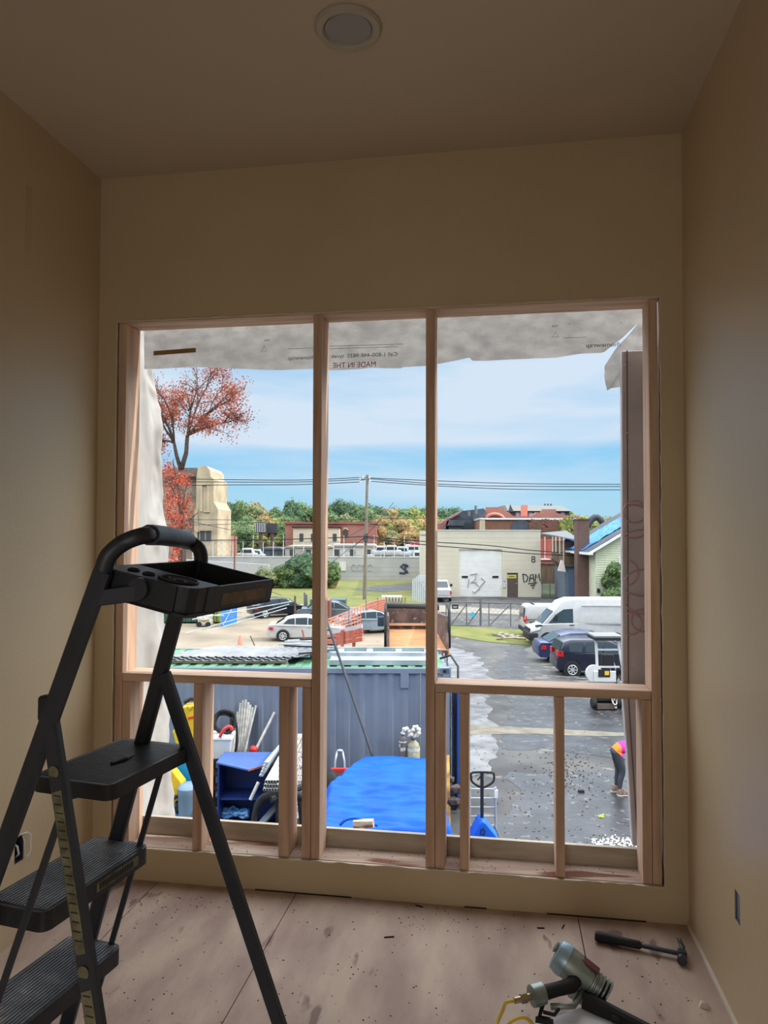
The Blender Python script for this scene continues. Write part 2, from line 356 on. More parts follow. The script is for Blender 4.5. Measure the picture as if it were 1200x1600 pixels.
# strip of light sheathing edge at far left
# ------------------------------------------------------------------ house wrap
edge = [(222, 575), (238, 575), (300, 572), (380, 575), (431, 577), (500, 574), (516, 577), (560, 575), (575, 573), (625, 574), (628, 572), (663, 570), (683, 567), (716, 561), (733, 557), (738, 562), (760, 562), (790, 560), (870, 557), (905, 551), (944, 549), (975, 525), (999, 502), (1013, 490)]
WY = .168
E_ = [at_y(u, v, WY) for u, v in edge]
def wtop(s_, t_):
    k = s_ * (len(E_) - 1); i = min(int(k), len(E_) - 2); P_ = E_[i].lerp(E_[i + 1], k - i)
    z = P_.z + (2.64 - P_.z) * t_
    n = noise.noise(Vector((P_.x * 4, z * 6, 1.3))) * .006 + noise.noise(Vector((P_.x * 14, z * 18, 4))) * .003
    return (P_.x, WY + .012 + n + (1 - t_) * .01, z)
HW = thing('house_wrap', 'grey translucent strip of house wrap with printed text hanging torn under the window header', 'house wrap', (1.3, WY, 2.62))
m = MB(HW.location); m.grid(wtop, 180, 14); m.build('wrap_sheet', M_wrap, HW, smooth='all')
tx = lambda u, v, s=1: (lambda P_: (lambda x, y, t: (P_.x - HW.location.x - x * s, WY - .004 - HW.location.y + t, P_.z - HW.location.z + y)))(at_y(u, v, WY - .004))
text_mesh('Call 1-800-448-9835  tyvek', .026, tx(621, 556, 1.11), 'printed_text', M_inkg, HW)
text_mesh('MADE IN THE', .037, tx(588, 573, .93), 'printed_text', M_inkr, HW)
text_mesh('homewrap', .0255, tx(489, 561, 1.12), 'printed_text', M_inkg, HW)
text_mesh('/homewrap', .028, tx(970, 541, 1.17), 'printed_text', M_inkg, HW)
text_mesh('PCA', .014, tx(872, 511, 1), 'printed_text', M_inkg, HW)
text_mesh('PCA', .014, tx(421, 533, 1), 'printed_text', M_inkg, HW)
def tri(u, v):
    P_ = at_y(u, v, WY - .004) - HW.location; r = .016; mb = MB()
    mb.tube([P_ + Vector((math.sin(k * 2 * PI / 3) * r, 0, math.cos(k * 2 * PI / 3) * r)) for k in range(3)], .0011, n=4, close=True); mb.build('printed_triangle', M_inkg, HW)
tri(868, 524); tri(413, 546)
m = MB()
for u0, u1, v in ((515, 630, 541), (515, 622, 545), (450, 489, 545), (880, 915, 528)):
    a, b = at_y(u0, v, WY - .004) - HW.location, at_y(u1, v - (u1 - u0) * .03, WY - .004) - HW.location; m = MB(); m.bar(a, b, .0006, .0016); m.build('printed_line', M_inkg, HW)
m = MB(); a = at_y(240, 552, WY - .005) - HW.location; b = at_y(306, 547, WY - .005) - HW.location; m.bar(a, b, .001, .022); m.build('brown_tape', mat('brown_tape', RGB(172, 142, 92), .5, trans=.3), HW)
m = MB()
for u, v in ((310, 530), (246, 531), (628, 515), (728, 517), (890, 506), (970, 504), (940, 513), (560, 520), (445, 524)):
    P_ = at_y(u, v, WY - .005) - HW.location; m.ico(P_, .003)
m.bm.free()
for u, v in ((310, 530), (246, 531), (628, 515), (728, 517), (890, 506), (970, 504), (940, 513), (560, 520), (445, 524)): m = MB(HW.location); m.ico(at_y(u, v, WY - .005), .003); m.build('staple', M_white, HW)
# left drape
redge = [(226, 515), (232, 560), (238, 600), (249, 640), (250, 740), (255, 800), (266, 845), (262, 930), (264, 1000), (266, 1100), (268, 1200), (272, 1283)]
RE = [at_y(u, v, .62) for u, v in redge]
def at_x0z(P_, t_): return P_.z
def wl(s_, t_):
    k = s_ * (len(RE) - 1); i = min(int(k), len(RE) - 2); P_ = RE[i].lerp(RE[i + 1], k - i); x0 = .118; z = at_x0z(P_, t_)
    x = x0 + (P_.x - x0) * t_
    y = .152 + .468 * t_; w_ = .03 * math.sin(t_ * 9 + P_.z * 2.1) * t_ + .02 * noise.noise(Vector((t_ * 8, P_.z * 14, 6))) * t_ + .045 * noise.noise(Vector((t_ * 3, P_.z * 4, 2))) * min(1, t_ * 3)
    return (x + w_ * .8, y - w_ * .6, z)
HL = thing('house_wrap', 'white crumpled house wrap hanging down outside the left jamb of the window', 'house wrap', (.15, .2, .1))
m = MB(HL.location); m.grid(wl, 120, 26); m.build('wrap_sheet', M_wrapL, HL, smooth='all', solid=.001)
# right wrapped post and flap
WP = thing('wrapped_corner_board', 'grey wrapped board with faded red circles standing outside the right jamb', 'wrapped board', (2.5, .25, .1))
a = at_y(971, 548, .24); b = at_y(973, 1090, .24); c = at_y(988, 1322, .24); e = at_y(980, 1180, .24)
for nm, pl, pr, y0, y1, mm in (('wrapped_board', [(a.x, a.z), (b.x, b.z), (e.x, e.z), (c.x, c.z)], 2.62, .24, .29, M_wrapR),):
    m = MB(WP.location); m.prism([(x, z) for x, z in pl] + [(pr, pl[-1][1]), (pr, pl[0][1])], y0, y1); m.bevel(.006, 2); m.build(nm, mm, WP)
m = MB(WP.location); m.box((2.575, .138, c.z), (2.62, .245, a.z)); m.build('fixing_strip', M_sheath, WP)
m = MB(WP.location); m.prism([(a.x + .022, a.z), (b.x + .022, b.z), (c.x + .022, c.z), (c.x + .027, c.z), (b.x + .027, b.z), (a.x + .027, a.z)], .236, .241); m.build('wrap_seam', mat('seam', RGB(120, 108, 112), .8), WP)
m = MB(WP.location)
M_circ = mat('faded_red_ink', RGB(196, 162, 164), .8)
for (u, v, r) in ((990, 815, .075), (1006, 880, .15), (975, 895, .062), (1006, 925, .10), (1005, 970, .05), (985, 975, .05), (992, 800, .05)):
    P_ = at_y(u, v, .238); pts = [P_ + Vector((math.cos(k * PI / 16) * r, 0, math.sin(k * PI / 16) * r)) for k in range(32)]
    run = []
    for q in pts + pts[:1]:
        if a.x + .004 < q.x < 2.6: run.append(q)
        else:
            if len(run) > 2: m = MB(WP.location); m.tube(run, .0042, n=4, up=(0, 1, 0)); m.build('printed_circle', M_circ, WP)
            run = []
    if len(run) > 2: m = MB(WP.location); m.tube(run, .0042, n=4, up=(0, 1, 0)); m.build('printed_circle', M_circ, WP)
m = MB(WP.location)
for u, v in ((977, 570), (980, 676), (979, 700), (990, 760)): m.ico(at_y(u, v, .237), .0035)
m.bm.free()
for u, v in ((977, 570), (980, 676), (979, 700), (990, 760)): m = MB(WP.location); m.ico(at_y(u, v, .237), .0035); m.build('staple', M_white, WP)
fl = [at_y(u, v, y) for u, v, y in ((1018, 478, .3), (985, 520, .31), (962, 545, .31), (944, 573, .3), (944, 590, .3), (948, 611, .3), (955, 607, .3), (985, 604, .32), (1018, 590, .32), (1022, 530, .32), (1018, 478, .3))]
m = MB(); cc = at_y(978, 565, .325)
ring = [Vector(p_) for p_ in fl]
def flp(s_, t_):
    k = s_ * (len(ring) - 1); i = min(int(k), len(ring) - 2); P_ = cc.lerp(ring[i].lerp(ring[i + 1], k - i), t_)
    P_.y += .012 * noise.noise(Vector((P_.x * 15, P_.z * 15, 3))) - .012; return P_
m.o = Vector((2.45, .23, 2.3)); m.grid(flp, 60, 10)
tag(m.build('house_wrap', M_wrap, smooth='all', loc=(2.45, .23, 2.3)), 'loose flap of house wrap folded over the top of the wrapped board', 'house wrap')
# ------------------------------------------------------------------ ceiling light
L0 = at_z(544, 42, RH); CL = thing('ceiling_light', 'round white recessed ceiling light, switched off', 'ceiling light', L0)
m = MB(); m.lathe([(.112, 0), (.112, -.006), (.105, -.014), (.086, -.016), (.078, -.006), (.078, 0)], n=48); m.build('trim_ring', mat('light_trim', RGB(178, 170, 152), .5), CL, smooth=True)
m = MB(); m.lathe([(.078, -.001), (.077, -.009), (.06, -.012), (.001, -.013)], n=40); m.build('lens', mat('light_lens', RGB(158, 156, 154), .5), CL, smooth=True)
# ------------------------------------------------------------------ outlet boxes
OB = thing('outlet_box', 'open electrical outlet box with a white cable loop in the left wall', 'outlet box', (0, LO.y, LO.z))
m = MB(); holed(m, -.027, .027, -.054, .049, [(-.024, .024, -.05, .045)], lambda a, b, t: (-.002 - t, a, b), .06); m.box((-.07, -.027, -.054), (-.063, .027, .049)); m.build('box', mat('outlet_box_dark', RGB(50, 54, 66), .6), OB)
m = MB(); m.tube([(-.05, -.01, -.02), (-.02, -.012, .03), (.002, 0, .052), (.012, .03, .05), (.014, .05, .035), (.014, .052, -.03), (.012, .035, -.048), (.008, .022, -.035), (.008, .02, .02), (.004, .012, .05), (-.03, .01, .03)], .0028, n=6)
m.tube([(-.04, -.01, .03), (0, -.012, .01), (.004, -.008, -.02), (-.02, 0, -.04)], .004, n=6); m.build('cable', M_white, OB, smooth='all')
OR = thing('outlet_box', 'grey outlet box recessed in the right wall near the floor', 'outlet box', (RW, RO.y, RO.z))
m = MB(); holed(m, -.027, .027, -.049, .049, [(-.023, .023, -.045, .045)], lambda a, b, t: (.002 + t, a, b), .05); m.box((.05, -.027, -.049), (.056, .027, .049)); m.build('box', mat('outlet_box_grey', RGB(96, 104, 118), .6), OR)
m = MB(); m.box((.006, -.02, -.04), (.012, .02, .04)); m.build('cover', mat('outlet_cover_grey', RGB(120, 126, 138), .5), OR)
# ------------------------------------------------------------------ ladder
LQ = dict(ox=1.016, oy=-1.6448, th=-.1523, zm=1.2432, w0=.1936, kf=.0606, kr=.1218)
lc, ls = math.cos(LQ['th']), math.sin(LQ['th']); LOg = Vector((LQ['ox'], LQ['oy'], 0))
def lside(u, v, side, k=None, dw=0):
    """pixel -> ladder-local point lying in the side plane"""
    k = LQ['kf'] if k is None else k; d = ray(u, v)
    o = CAM - LOg; ol = Vector((lc * o.x + ls * o.y, -ls * o.x + lc * o.y, o.z)); dl = Vector((lc * d.x + ls * d.y, -ls * d.x + lc * d.y, d.z))
    # y = side*(w0 + k*(zm - z)) for z below zm else side*w0
    A = side * (LQ['w0'] + dw + k * LQ['zm']); t = (A - side * k * ol.z - ol.y) / (dl.y + side * k * dl.z); P_ = ol + dl * t
    if P_.z > LQ['zm']: t = (side * LQ['w0'] - ol.y) / dl.y; P_ = ol + dl * t
    return P_
def lz(u, v, z):
    P_ = at_z(u, v, z) - LOg; return Vector((lc * P_.x + ls * P_.y, -ls * P_.x + lc * P_.y, P_.z))
LD = thing('step_ladder', 'black four step folding ladder with tray and paint splatter standing before the window', 'ladder', LOg, LQ['th'])
def ext(a, b, z):  # extend line a->b to height z
    t = (z - a.z) / (b.z - a.z); return a + (b - a) * t
# climbing rails continue up into the handle loop
nf1, nf2 = lside(161, 892, -1), lside(20, 1285, -1); ff1, ff2 = lside(277, 954, 1), lside(119, 1545, 1)
nf0, ff0 = ext(nf1, nf2, .012), ext(ff1, ff2, .012)
far_top = lside(313, 872, 1); near_top = lside(170, 868, -1)
def railbar(mb, pts, w=.026, h=.036):
    for a, b in zip(pts, pts[1:]): mb.bar(a, b, w, h, up=(1, 0, 0), ch=.006)
m = MB(); m.bar(nf0, nf1, .024, .040, up=(1, 0, 0), ch=.007); m.build('climbing_rail', M_blk, LD)
m = MB(); m.bar(ff0, ff1, .024, .040, up=(1, 0, 0), ch=.007); m.build('climbing_rail', M_blk, LD)
hp = [nf1, near_top, lside(186, 848, -1) + Vector((0, .015, 0)), lside(205, 840, -1) + Vector((.0, .04, .004))]
zt = hp[-1].z
hq = [lside(300, 845, 1) + Vector((0, -.02, .0)), lside(311, 858, 1), lside(314, 878, 1), lside(309, 905, 1), ff1]
mid = [hp[-1].lerp(hq[0], t) + Vector((0, 0, .004)) for t in (.3, .6)]
def smooth_pts(P_, n=5):
    out = []
    for i in range(len(P_) - 1):
        p0, p1, p2, p3 = P_[max(i - 1, 0)], P_[i], P_[i + 1], P_[min(i + 2, len(P_) - 1)]
        for k in range(n):
            t = k / n; out.append(.5 * ((2 * p1) + (-p0 + p2) * t + (2 * p0 - 5 * p1 + 4 * p2 - p3) * t * t + (-p0 + 3 * p1 - 3 * p2 + p3) * t ** 3))
    return out + [P_[-1]]
loop = smooth_pts(hp + mid + hq, 6)
m = MB(); m.tube(loop, .0175, n=12); hl = m.build('handle_loop', M_blk, LD, smooth='all')
i0, i1 = int(len(loop) * .34), int(len(loop) * .62)
m = MB(); m.tube(loop[i0:i1], .022, n=12); m.build('handle_grip', M_blkp, LD, smooth=True)
# support legs
nr1, nr2 = lside(75, 1100, -1, LQ['kr'], .028), lside(150, 1600, -1, LQ['kr'], .028); fr1, fr2 = lside(256, 1052, 1, LQ['kr']), lside(430, 1580, 1, LQ['kr'])
off = Vector((0, .026, 0))
for (a, b, sd, nm) in ((nr1, nr2, -1, 'support_leg'), (fr1, fr2, 1, 'support_leg')):
    b0 = ext(a, b, .012); m = MB(); m.bar(a + off * sd * .0, b0, .022, .036, up=(1, 0, 0), ch=.005); lg = m.build(nm, M_blk, LD)
    m = MB(); m.cyl(b0 + Vector((0, 0, -.012)), b0 + Vector((0, 0, .04)), .028, .024, 14); m.build('rubber_foot', M_blkp, lg)
    if sd < 0: leg_near = lg; nb = b0
for b0, nm in ((nf0, 0), (ff0, 1)):
    m = MB(); m.cyl(b0 + Vector((0, 0, -.012)), b0 + Vector((0, 0, .04)), .028, .024, 14); m.build('rubber_foot', M_blkp, LD)
# pivot caps
m = MB(); m.box(nr1 + Vector((-.017, -.014, -.035)), nr1 + Vector((.017, .014, .018))); m.bevel(.008, 3); m.build('pivot_cap', M_blkp, LD, smooth=True)
# labels down the near support leg
dn = (ext(nr1, nr2, 0) - nr1); 
def on_leg(t): return nr1 + dn * t
sidev = Vector((0, -1, 0))
for t0, t1, rr in ((.085, .11, True), (.125, .34, False), (.35, .375, True), (.385, .45, False), (.455, .56, False)):
    m = MB(); a, b = on_leg(t0), on_leg(t1); o_ = sidev * .0115
    if rr: c_ = (a + b) / 2 + o_; m.cyl(c_, c_ + sidev * .0012, .012, n=18)
    else: m.bar(a + o_, b + o_, .0012, .022, up=(1, 0, 0))
    lb = m.build('warning_label', M_lab, leg_near)
    if not rr:
        m = MB(); k = t0 + .006
        while k < t1 - .006:
            c_ = on_leg(k) + sidev * .0125; m.bar(c_ - Vector((.008, 0, 0)), c_ + Vector((.008, 0, 0)), .0008, .002); k += .012
        m.build('label_text', M_ink, lb)
# steps
def step(zt, pix, nx, lip, rib=True, rails=True, clip_near=None):
    """step from far-left, far-right, near-right, near-left top corners"""
    P_ = [lz(u, v, zt) if u is not None else None for u, v in pix]
    return P_
def make_step(zt, xl, xr, yl, yr, th=.036, ribs=True, sticker=False, taper=0):
    root = MB(); r = .022; pts = []
    for cx_, cy_, a0 in ((xr - r, yr - r, 0), (xl + r, yr - r, 1), (xl + r, yl + r, 2), (xr - r, yl + r, 3)):
        for k in range(5):
            a = a0 * PI / 2 + k * PI / 8; pts.append((cx_ + math.cos(a) * r, cy_ + math.sin(a) * r))
    root.prism(pts, zt - th, zt, 'xy'); st = root.build('step', M_blkp, LD)
    m = MB(); n = int((xr - xl - .02) / (.0085 if ribs else .006))
    for k in range(n):
        x = xl + .012 + k * (xr - xl - .024) / max(n - 1, 1); m.box((x - (.0028 if ribs else .0016), yl + .012, zt - .002), (x + (.0028 if ribs else .0016), yr - .012, zt + (.0022 if ribs else .0008)))
    m.build('tread_ribs', M_tread if ribs else M_blkp, st)
    if sticker:
        m = MB(); m.box((xr, (yl + yr) / 2 - .02, zt - .03), (xr + .0012, yr - .05, zt - .008)); sk = m.build('warning_label', M_lab, st)
        m = MB()
        for k in range(14):
            y = (yl + yr) / 2 - .012 + k * .009; m.box((xr + .001, y, zt - .026), (xr + .0018, y + .006, zt - .012))
        m.build('label_text', M_ink, sk)
    return st
def corners(zt, *pix): return [lz(u, v, zt) for u, v in pix]
z1 = 1.06; c1 = corners(z1, (205, 1150), (300, 1165), (150, 1221), (75, 1200))
z2 = .80; c2_ = corners(z2, (165, 1304), (228, 1326), (50, 1412))
z3 = .53; c3_ = corners(z3, (140, 1457), (184, 1484))
print('steps', c1, c2_, c3_)
LADDER_STEPS = True
sy = lambda z: LQ['w0'] + LQ['kf'] * (LQ['zm'] - z) - .016
make_step(z1, -.150, .062, -.085, .232, .034, ribs=False)
make_step(z2, -.222, -.055, -.14, .222, .042, sticker=True)
make_step(z3, -.300, -.137, -.17, .226, .042)
xs4 = c3_[0].x - (c2_[0].x - c3_[0].x)
make_step(.265, -.415, -.27, -.2, .25, .042)
m = MB(); m.tube([(-.03, .035, z1 + .002), (-.02, .075, z1 + .004), (-.03, .115, z1 + .002)], .005, n=8); m.build('lock_tab', M_blkp, LD)
# platform bearers and thin links
m = MB(); m.bar(lz(92, 1243, 1.02), lz(196, 1216, 1.02), .008, .03); m.build('platform_bearer', M_blk, LD)
m = MB(); m.bar((c1[0].x, sy(z1) + .004, z1 - .03), (c1[1].x, sy(z1) + .004, z1 - .02), .008, .03); m.build('platform_bearer', M_blk, LD)
for pix, sd in (([(88, 1272), (40, 1415), (0, 1530)], -1), ([(262, 1185), (210, 1350), (160, 1540)], 1)):
    a, b = lside(*pix[0], sd), lside(*pix[2], sd); s_ = Vector((0, .016 * -sd, 0)); m = MB(); m.bar(a + s_, ext(a, b, .27) + s_, .006, .014, up=(1, 0, 0)); m.build('link_bar', M_blk, LD)
# tray
zt_ = lside(163, 884, -1).z
TL_, FL_, FR_, NR_ = lz(166, 886, zt_), lz(300, 879, zt_), lz(413, 893, zt_), lz(322, 912, zt_)
print('tray', zt_, TL_, FL_, FR_, NR_)
zt_ = 1.532; x0 = .10; x1 = .315; ty0, ty1 = -.178, .183
TR = MB((x0, 0, zt_)); TR.box((x0, ty0, zt_ - .055), (x1, ty1, zt_ - .05)); 
for a, b in (((x0, ty0, zt_ - .055), (x0 + .006, ty1, zt_)), ((x1 - .006, ty0 + .07, zt_ - .055), (x1, ty1, zt_)), ((x0, ty1 - .006, zt_ - .055), (x1, ty1, zt_)), ((x0, ty0, zt_ - .055), (x1 - .03, ty0 + .006, zt_))): TR.box(a, b)
tray = TR.build('tray', M_blkp, LD)
# deck with holes along the near edge of the tray
def deckpoly(): 
    pts = [(x0 + .005, ty0 + .005), (x1 - .03, ty0 + .005)]
    for k in range(5): a = -PI / 2 + k * PI / 8; pts.append((x1 - .032 + .03 * math.cos(a), ty0 + .035 + .03 * math.sin(a)))
    pts += [(x1 - .002, ty0 + .115), (x0 + .005, ty0 + .115)]; return pts
m = MB((x0, 0, zt_)); holes = [(x1 - .065, ty0 + .06, .038)] + [(x0 + .05 + k * .037, ty0 + .045, .011) for k in range(4)]
dk = deckpoly(); m.prism(dk, zt_ - .058, zt_ + .001, 'xy'); dko = m.build('holder_deck', M_blkp, tray)
for hx, hy, r in holes:
    m = MB((x0, 0, zt_)); m.cyl((hx, hy, zt_ + .0005), (hx, hy, zt_ + .003), r, n=24); m.build('holder_hole', M_dark, tray)
    m = MB((x0, 0, zt_)); m.tube([(hx + math.cos(k * PI / 12) * r, hy + math.sin(k * PI / 12) * r, zt_ + .003) for k in range(24)], .0022, n=5, close=True); m.build('holder_rim', M_blkp, tray)
m = MB((x0, 0, zt_)); m.box((x1, ty0 + .13, zt_ - .042), (x1 + .0012, ty1 - .035, zt_ - .016)); lb = m.build('tray_label', mat('tan_label', RGB(128, 108, 84), .7, c2=RGB(100, 84, 66), scale=40), tray)
m = MB((x0, 0, zt_)); m.tube([(x0 + .11, ty1 - .02, zt_ - .045), (x0 + .16, ty1 - .025, zt_ - .04)], .008, n=8); m.build('divider', M_blkp, tray)
tray.location = (x0, 0, zt_); tray.rotation_euler = (0, .2, 0)
a = lside(150, 935, -1); m = MB(); m.bar(a + Vector((0, -.006, 0)), Vector((x0 + .10, ty0 - .008, zt_ - .05)), .006, .032, ch=.002); m.cyl((x0 + .10, ty0 - .012, zt_ - .042), (x0 + .10, ty0 - .0, zt_ - .042), .022, n=16); m.build('tray_bracket', M_blk, LD)
b = lside(285, 935, 1); m = MB(); m.bar(b, Vector((x0 + .10, ty1 + .006, zt_ - .05)), .006, .03); m.build('tray_bracket', M_blk, LD)
# ------------------------------------------------------------------ tools and debris on the floor
m = MB(); R0 = random.Random(3)
for k in range(520):
    u = R0.uniform(60, 1150); v = 1395 + (205 * R0.random() ** 1.3)
    if R0.random() < .3: u = R0.gauss(R0.choice((235, 650, 700, 1080)), 40); v = 1400 + abs(R0.gauss(0, 22))
    P_ = at_z(u, v, 0)
    if not (.02 < P_.x < RW - .02 and P_.y < -.02): continue
    r = R0.uniform(.0008, .003); a = R0.uniform(0, 3); m.hexa([P_ + Vector((math.cos(a + t) * r * (1 + .5 * (i % 2)), math.sin(a + t) * r, 0)) for i, t in enumerate((0, 1.6, 3.1, 4.7))], [P_ + Vector((math.cos(a + t) * r, math.sin(a + t) * r, r * .8)) for t in (0, 1.6, 3.1, 4.7)])
tag(m.build('floor_debris', mat('dark_crumbs', RGB(52, 38, 32), .9)), 'dark crumbs and nail scraps scattered over the plywood floor', 'debris', kind='stuff')
for k, (u, v, L_, an) in enumerate(((608, 1464, .04, .3), (655, 1416, .035, 2.8), (845, 1450, .03, .1), (880, 1448, .03, 1.2))):
    P_ = at_z(u, v, .002); m = MB(P_); d_ = Vector((math.cos(an), math.sin(an), 0)) * L_ / 2; m.bar(P_ - d_, P_ + d_, .004, .004); tag(m.build('wood_splinter', M_dark, loc=P_), ('dark splinter on the floor in front of the centre opening', 'dark splinter close to the wall foot below the centre opening', 'dark splinter on the floor left of the hammer', 'short dark splinter nearest the hammer handle')[k], 'splinter')
P_ = at_z(1100, 1573, .0); m = MB(P_); m.hexa([P_ + Vector(q) for q in ((-.018, -.01, 0), (.014, -.012, 0), (.02, .008, 0), (-.012, .012, 0))], [P_ + Vector(q) for q in ((-.01, -.006, .016), (.006, -.01, .022), (.012, .004, .012), (-.008, .008, .018))]); tag(m.build('plaster_chip', M_plaster, loc=P_), 'pale plaster chip on the floor near the right wall', 'chip')
# sweepings on the sill plate
m = MB()
for k in range(110):
    r = R0.uniform(.0006, .0018); P_ = Vector((R0.uniform(OX0 + .05, OX1 - .06), R0.uniform(.02, .14), OZ0 + .003)); m.box(P_ - Vector((r * 1.5, r, 0)), P_ + Vector((r, r * 1.3, r)))
tag(m.build('sill_sweepings', mat('dark_crumbs', RGB(52, 38, 32))), 'dark crumbs and sawdust scattered along the sill plate', 'debris', kind='stuff')
# hammer
HB, HE = at_z(930, 1462, .022), at_z(1066, 1491, .02); H0 = HB.lerp(HE, .5); H0.z = 0
t = thing('hammer', 'black framing hammer lying on the plywood floor near the right corner', 'hammer', H0)
dh = (HE - HB); Lh = dh.length; dn_ = dh.normalized(); m = MB(H0)
m.tube([HB, HB + dn_ * .02, HB.lerp(HE, .30), HB.lerp(HE, .52), HB.lerp(HE, .54)], [.017, .0205, .0165, .0155, .011], n=12); m.build('grip', M_blk2, t, smooth=True)
m = MB(H0); m.bar(HB.lerp(HE, .53), HE, .017, .012, ch=.002); m.build('shaft', M_blk, t)
sd_ = dn_.cross(Vector((0, 0, 1))).normalized(); hz = Vector((0, 0, .0)); m = MB(H0)
m.cyl(HE + sd_ * .008, HE + sd_ * .028, .013, .012, 12); m.cyl(HE + sd_ * .028, HE + sd_ * .050, .0175, .0175, 16); m.box(HE - Vector((.014, .014, .014)), HE + Vector((.014, .014, .014))); m.build('striking_head', M_blk, t, smooth=True)
m = MB(H0); cl = [HE - sd_ * .01, HE - sd_ * .04 + Vector((0, 0, .006)), HE - sd_ * .075 - dn_ * .014 + Vector((0, 0, .02))]
for s_ in (-1, 1): m.tube([cl[0] + Vector((0, 0, .003 * s_)), cl[1] + dn_ * .003 * s_, cl[2] + dn_ * .006 * s_], [.011, .008, .002], n=8, flat=.8)
m.build('claw', M_blk, t, smooth='all')
# white panel under the nail gun
pz = .045; pA, pB, pC = at_z(826, 1604, pz), at_z(921, 1570, pz), at_z(985, 1590, pz)
ex = (pC - pB).normalized(); ey = (pA - pB).normalized(); pD = pA + (pC - pB)
pA2 = pA + ey * .5; pD2 = pA2 + (pC - pB) * 1.0
t = thing('metal_cover', 'white folded metal cover lying on the floor under the nail gun', 'metal cover', (pB.x, pB.y, 0)); O = Vector((pB.x, pB.y, 0))
m = MB(O); q = [pB, pC, pD2, pA2]; m.hexa([Vector((p_.x, p_.y, pz - .004)) for p_ in q], [Vector((p_.x, p_.y, pz)) for p_ in q]); m.build('top', mat('white_enamel', RGB(236, 240, 246), .35, c2=RGB(226, 232, 240), scale=3), t)
m = MB(O)
for a, b in zip(q, q[1:] + q[:1]): m.hexa([Vector((a.x, a.y, 0)), Vector((b.x, b.y, 0)), Vector((b.x + .003, b.y + .003, 0)), Vector((a.x + .003, a.y + .003, 0))], [Vector((a.x, a.y, pz)), Vector((b.x, b.y, pz)), Vector((b.x + .003, b.y + .003, pz)), Vector((a.x + .003, a.y + .003, pz))])
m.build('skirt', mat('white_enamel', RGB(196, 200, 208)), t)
# nail gun
hc = at_z(886, 1503, .150); nz_ = at_z(944, 1549, .085); ga, gb = at_z(892, 1540, .115), at_z(850, 1551, .112); ec = at_z(836, 1555, .11); ft = at_z(803, 1562, .105)
t = thing('nail_gun', 'silver and black pneumatic nail gun resting on the white metal cover', 'nail gun', (hc.x, hc.y, 0)); O = Vector((hc.x, hc.y, 0))
ax = (nz_ - hc).normalized(); Lg = (nz_ - hc).length; upv = Vector((0, 0, 1)); sdv = ax.cross(upv).normalized(); up2 = sdv.cross(ax).normalized()
M_sil = mat('cast_magnesium', RGB(160, 170, 162), .4, metal=.5, c2=RGB(112, 124, 120), scale=9); M_blc = mat('pale_blue_alloy', RGB(160, 186, 202), .35, metal=.5)
def loft(mb, secs, n=20):
    """sections (center, ra along side, rb along up2)"""
    R_ = []
    for c, ra, rb in secs: R_.append([mb.v(c + sdv * math.cos(2 * PI * k / n) * ra + up2 * math.sin(2 * PI * k / n) * rb) for k in range(n)])
    for A, B in zip(R_, R_[1:]):
        for k in range(n): mb.bm.faces.new((A[k], A[(k + 1) % n], B[(k + 1) % n], B[k]))
    mb.bm.faces.new(R_[0][::-1]); mb.bm.faces.new(R_[-1])
m = MB(O); loft(m, [(hc - ax * .045, .034, .036), (hc - ax * .042, .046, .048), (hc - ax * .02, .053, .055), (hc - ax * .004, .054, .056), (hc - ax * .003, .05, .052)]); m.build('cylinder_cap', M_blc, t, smooth=True)
m = MB(O); loft(m, [(hc - ax * .046 + up2 * .02, .018, .014), (hc - ax * .054 + up2 * .018, .022, .018), (hc - ax * .058 + up2 * .016, .012, .01)]); m.build('exhaust', M_sil, t, smooth=True)
m = MB(O); loft(m, [(hc - ax * .003, .051, .053), (hc + ax * .03, .05, .052), (hc + ax * .06, .042, .044), (hc + ax * .09, .037, .04), (hc + ax * .125, .036, .036)]); m.build('cylinder_body', M_sil, t, smooth=True)
for k in range(5): m = MB(O); c_ = hc + ax * (.092 + k * .013); loft(m, [(c_, .037, .039), (c_ + ax * .002, .042, .043), (c_ + ax * .006, .042, .043), (c_ + ax * .008, .037, .039)]); m.build('cooling_rib', M_sil, t, smooth=True)
m = MB(O); c_ = hc + ax * .05 + up2 * .046; m.bar(c_ - ax * .02, c_ + ax * .045, .03, .006, up=up2); m.build('brand_plate', mat('dark_red_plate', RGB(96, 50, 50), .5), t)
m = MB(O); m.bar(hc + ax * .125, nz_ + ax * .01, .055, .055, up=up2, ch=.012); m.build('nose', M_blk2, t)
m = MB(O); e_ = at_z(985, 1600, .052); a_ = at_z(912, 1562, .07); dm = (e_ - a_).normalized(); m.bar(a_, e_ + dm * .06, .030, .055, ch=.008); m.build('magazine', M_blk2, t)
m = MB(O); m.bar(at_z(890, 1548, .06), at_z(950, 1585, .055), .02, .04, ch=.005); m.build('magazine_rail', M_sil, t)
gd = (gb - ga).normalized(); m = MB(O); m.tube([hc + ax * .05 - up2 * .01, ga, ga.lerp(gb, .5), gb], [.026, .023, .021, .022], n=14); m.build('grip', M_blk2, t, smooth=True)
m = MB(O); m.tube([hc + ax * .085 - up2 * .03, ga.lerp(gb, .3) + Vector((.03, -.04, -.03)), gb + Vector((.02, -.02, -.03))], [.012, .01, .01], n=8); m.build('guard', M_sil, t, smooth='all')
m = MB(O); m.tube([gb, gb + gd * .004, ec - gd * .002, ec + gd * .012, ec + gd * .014], [.024, .033, .034, .033, .022], n=20); m.build('end_cap', M_sil, t, smooth=True)
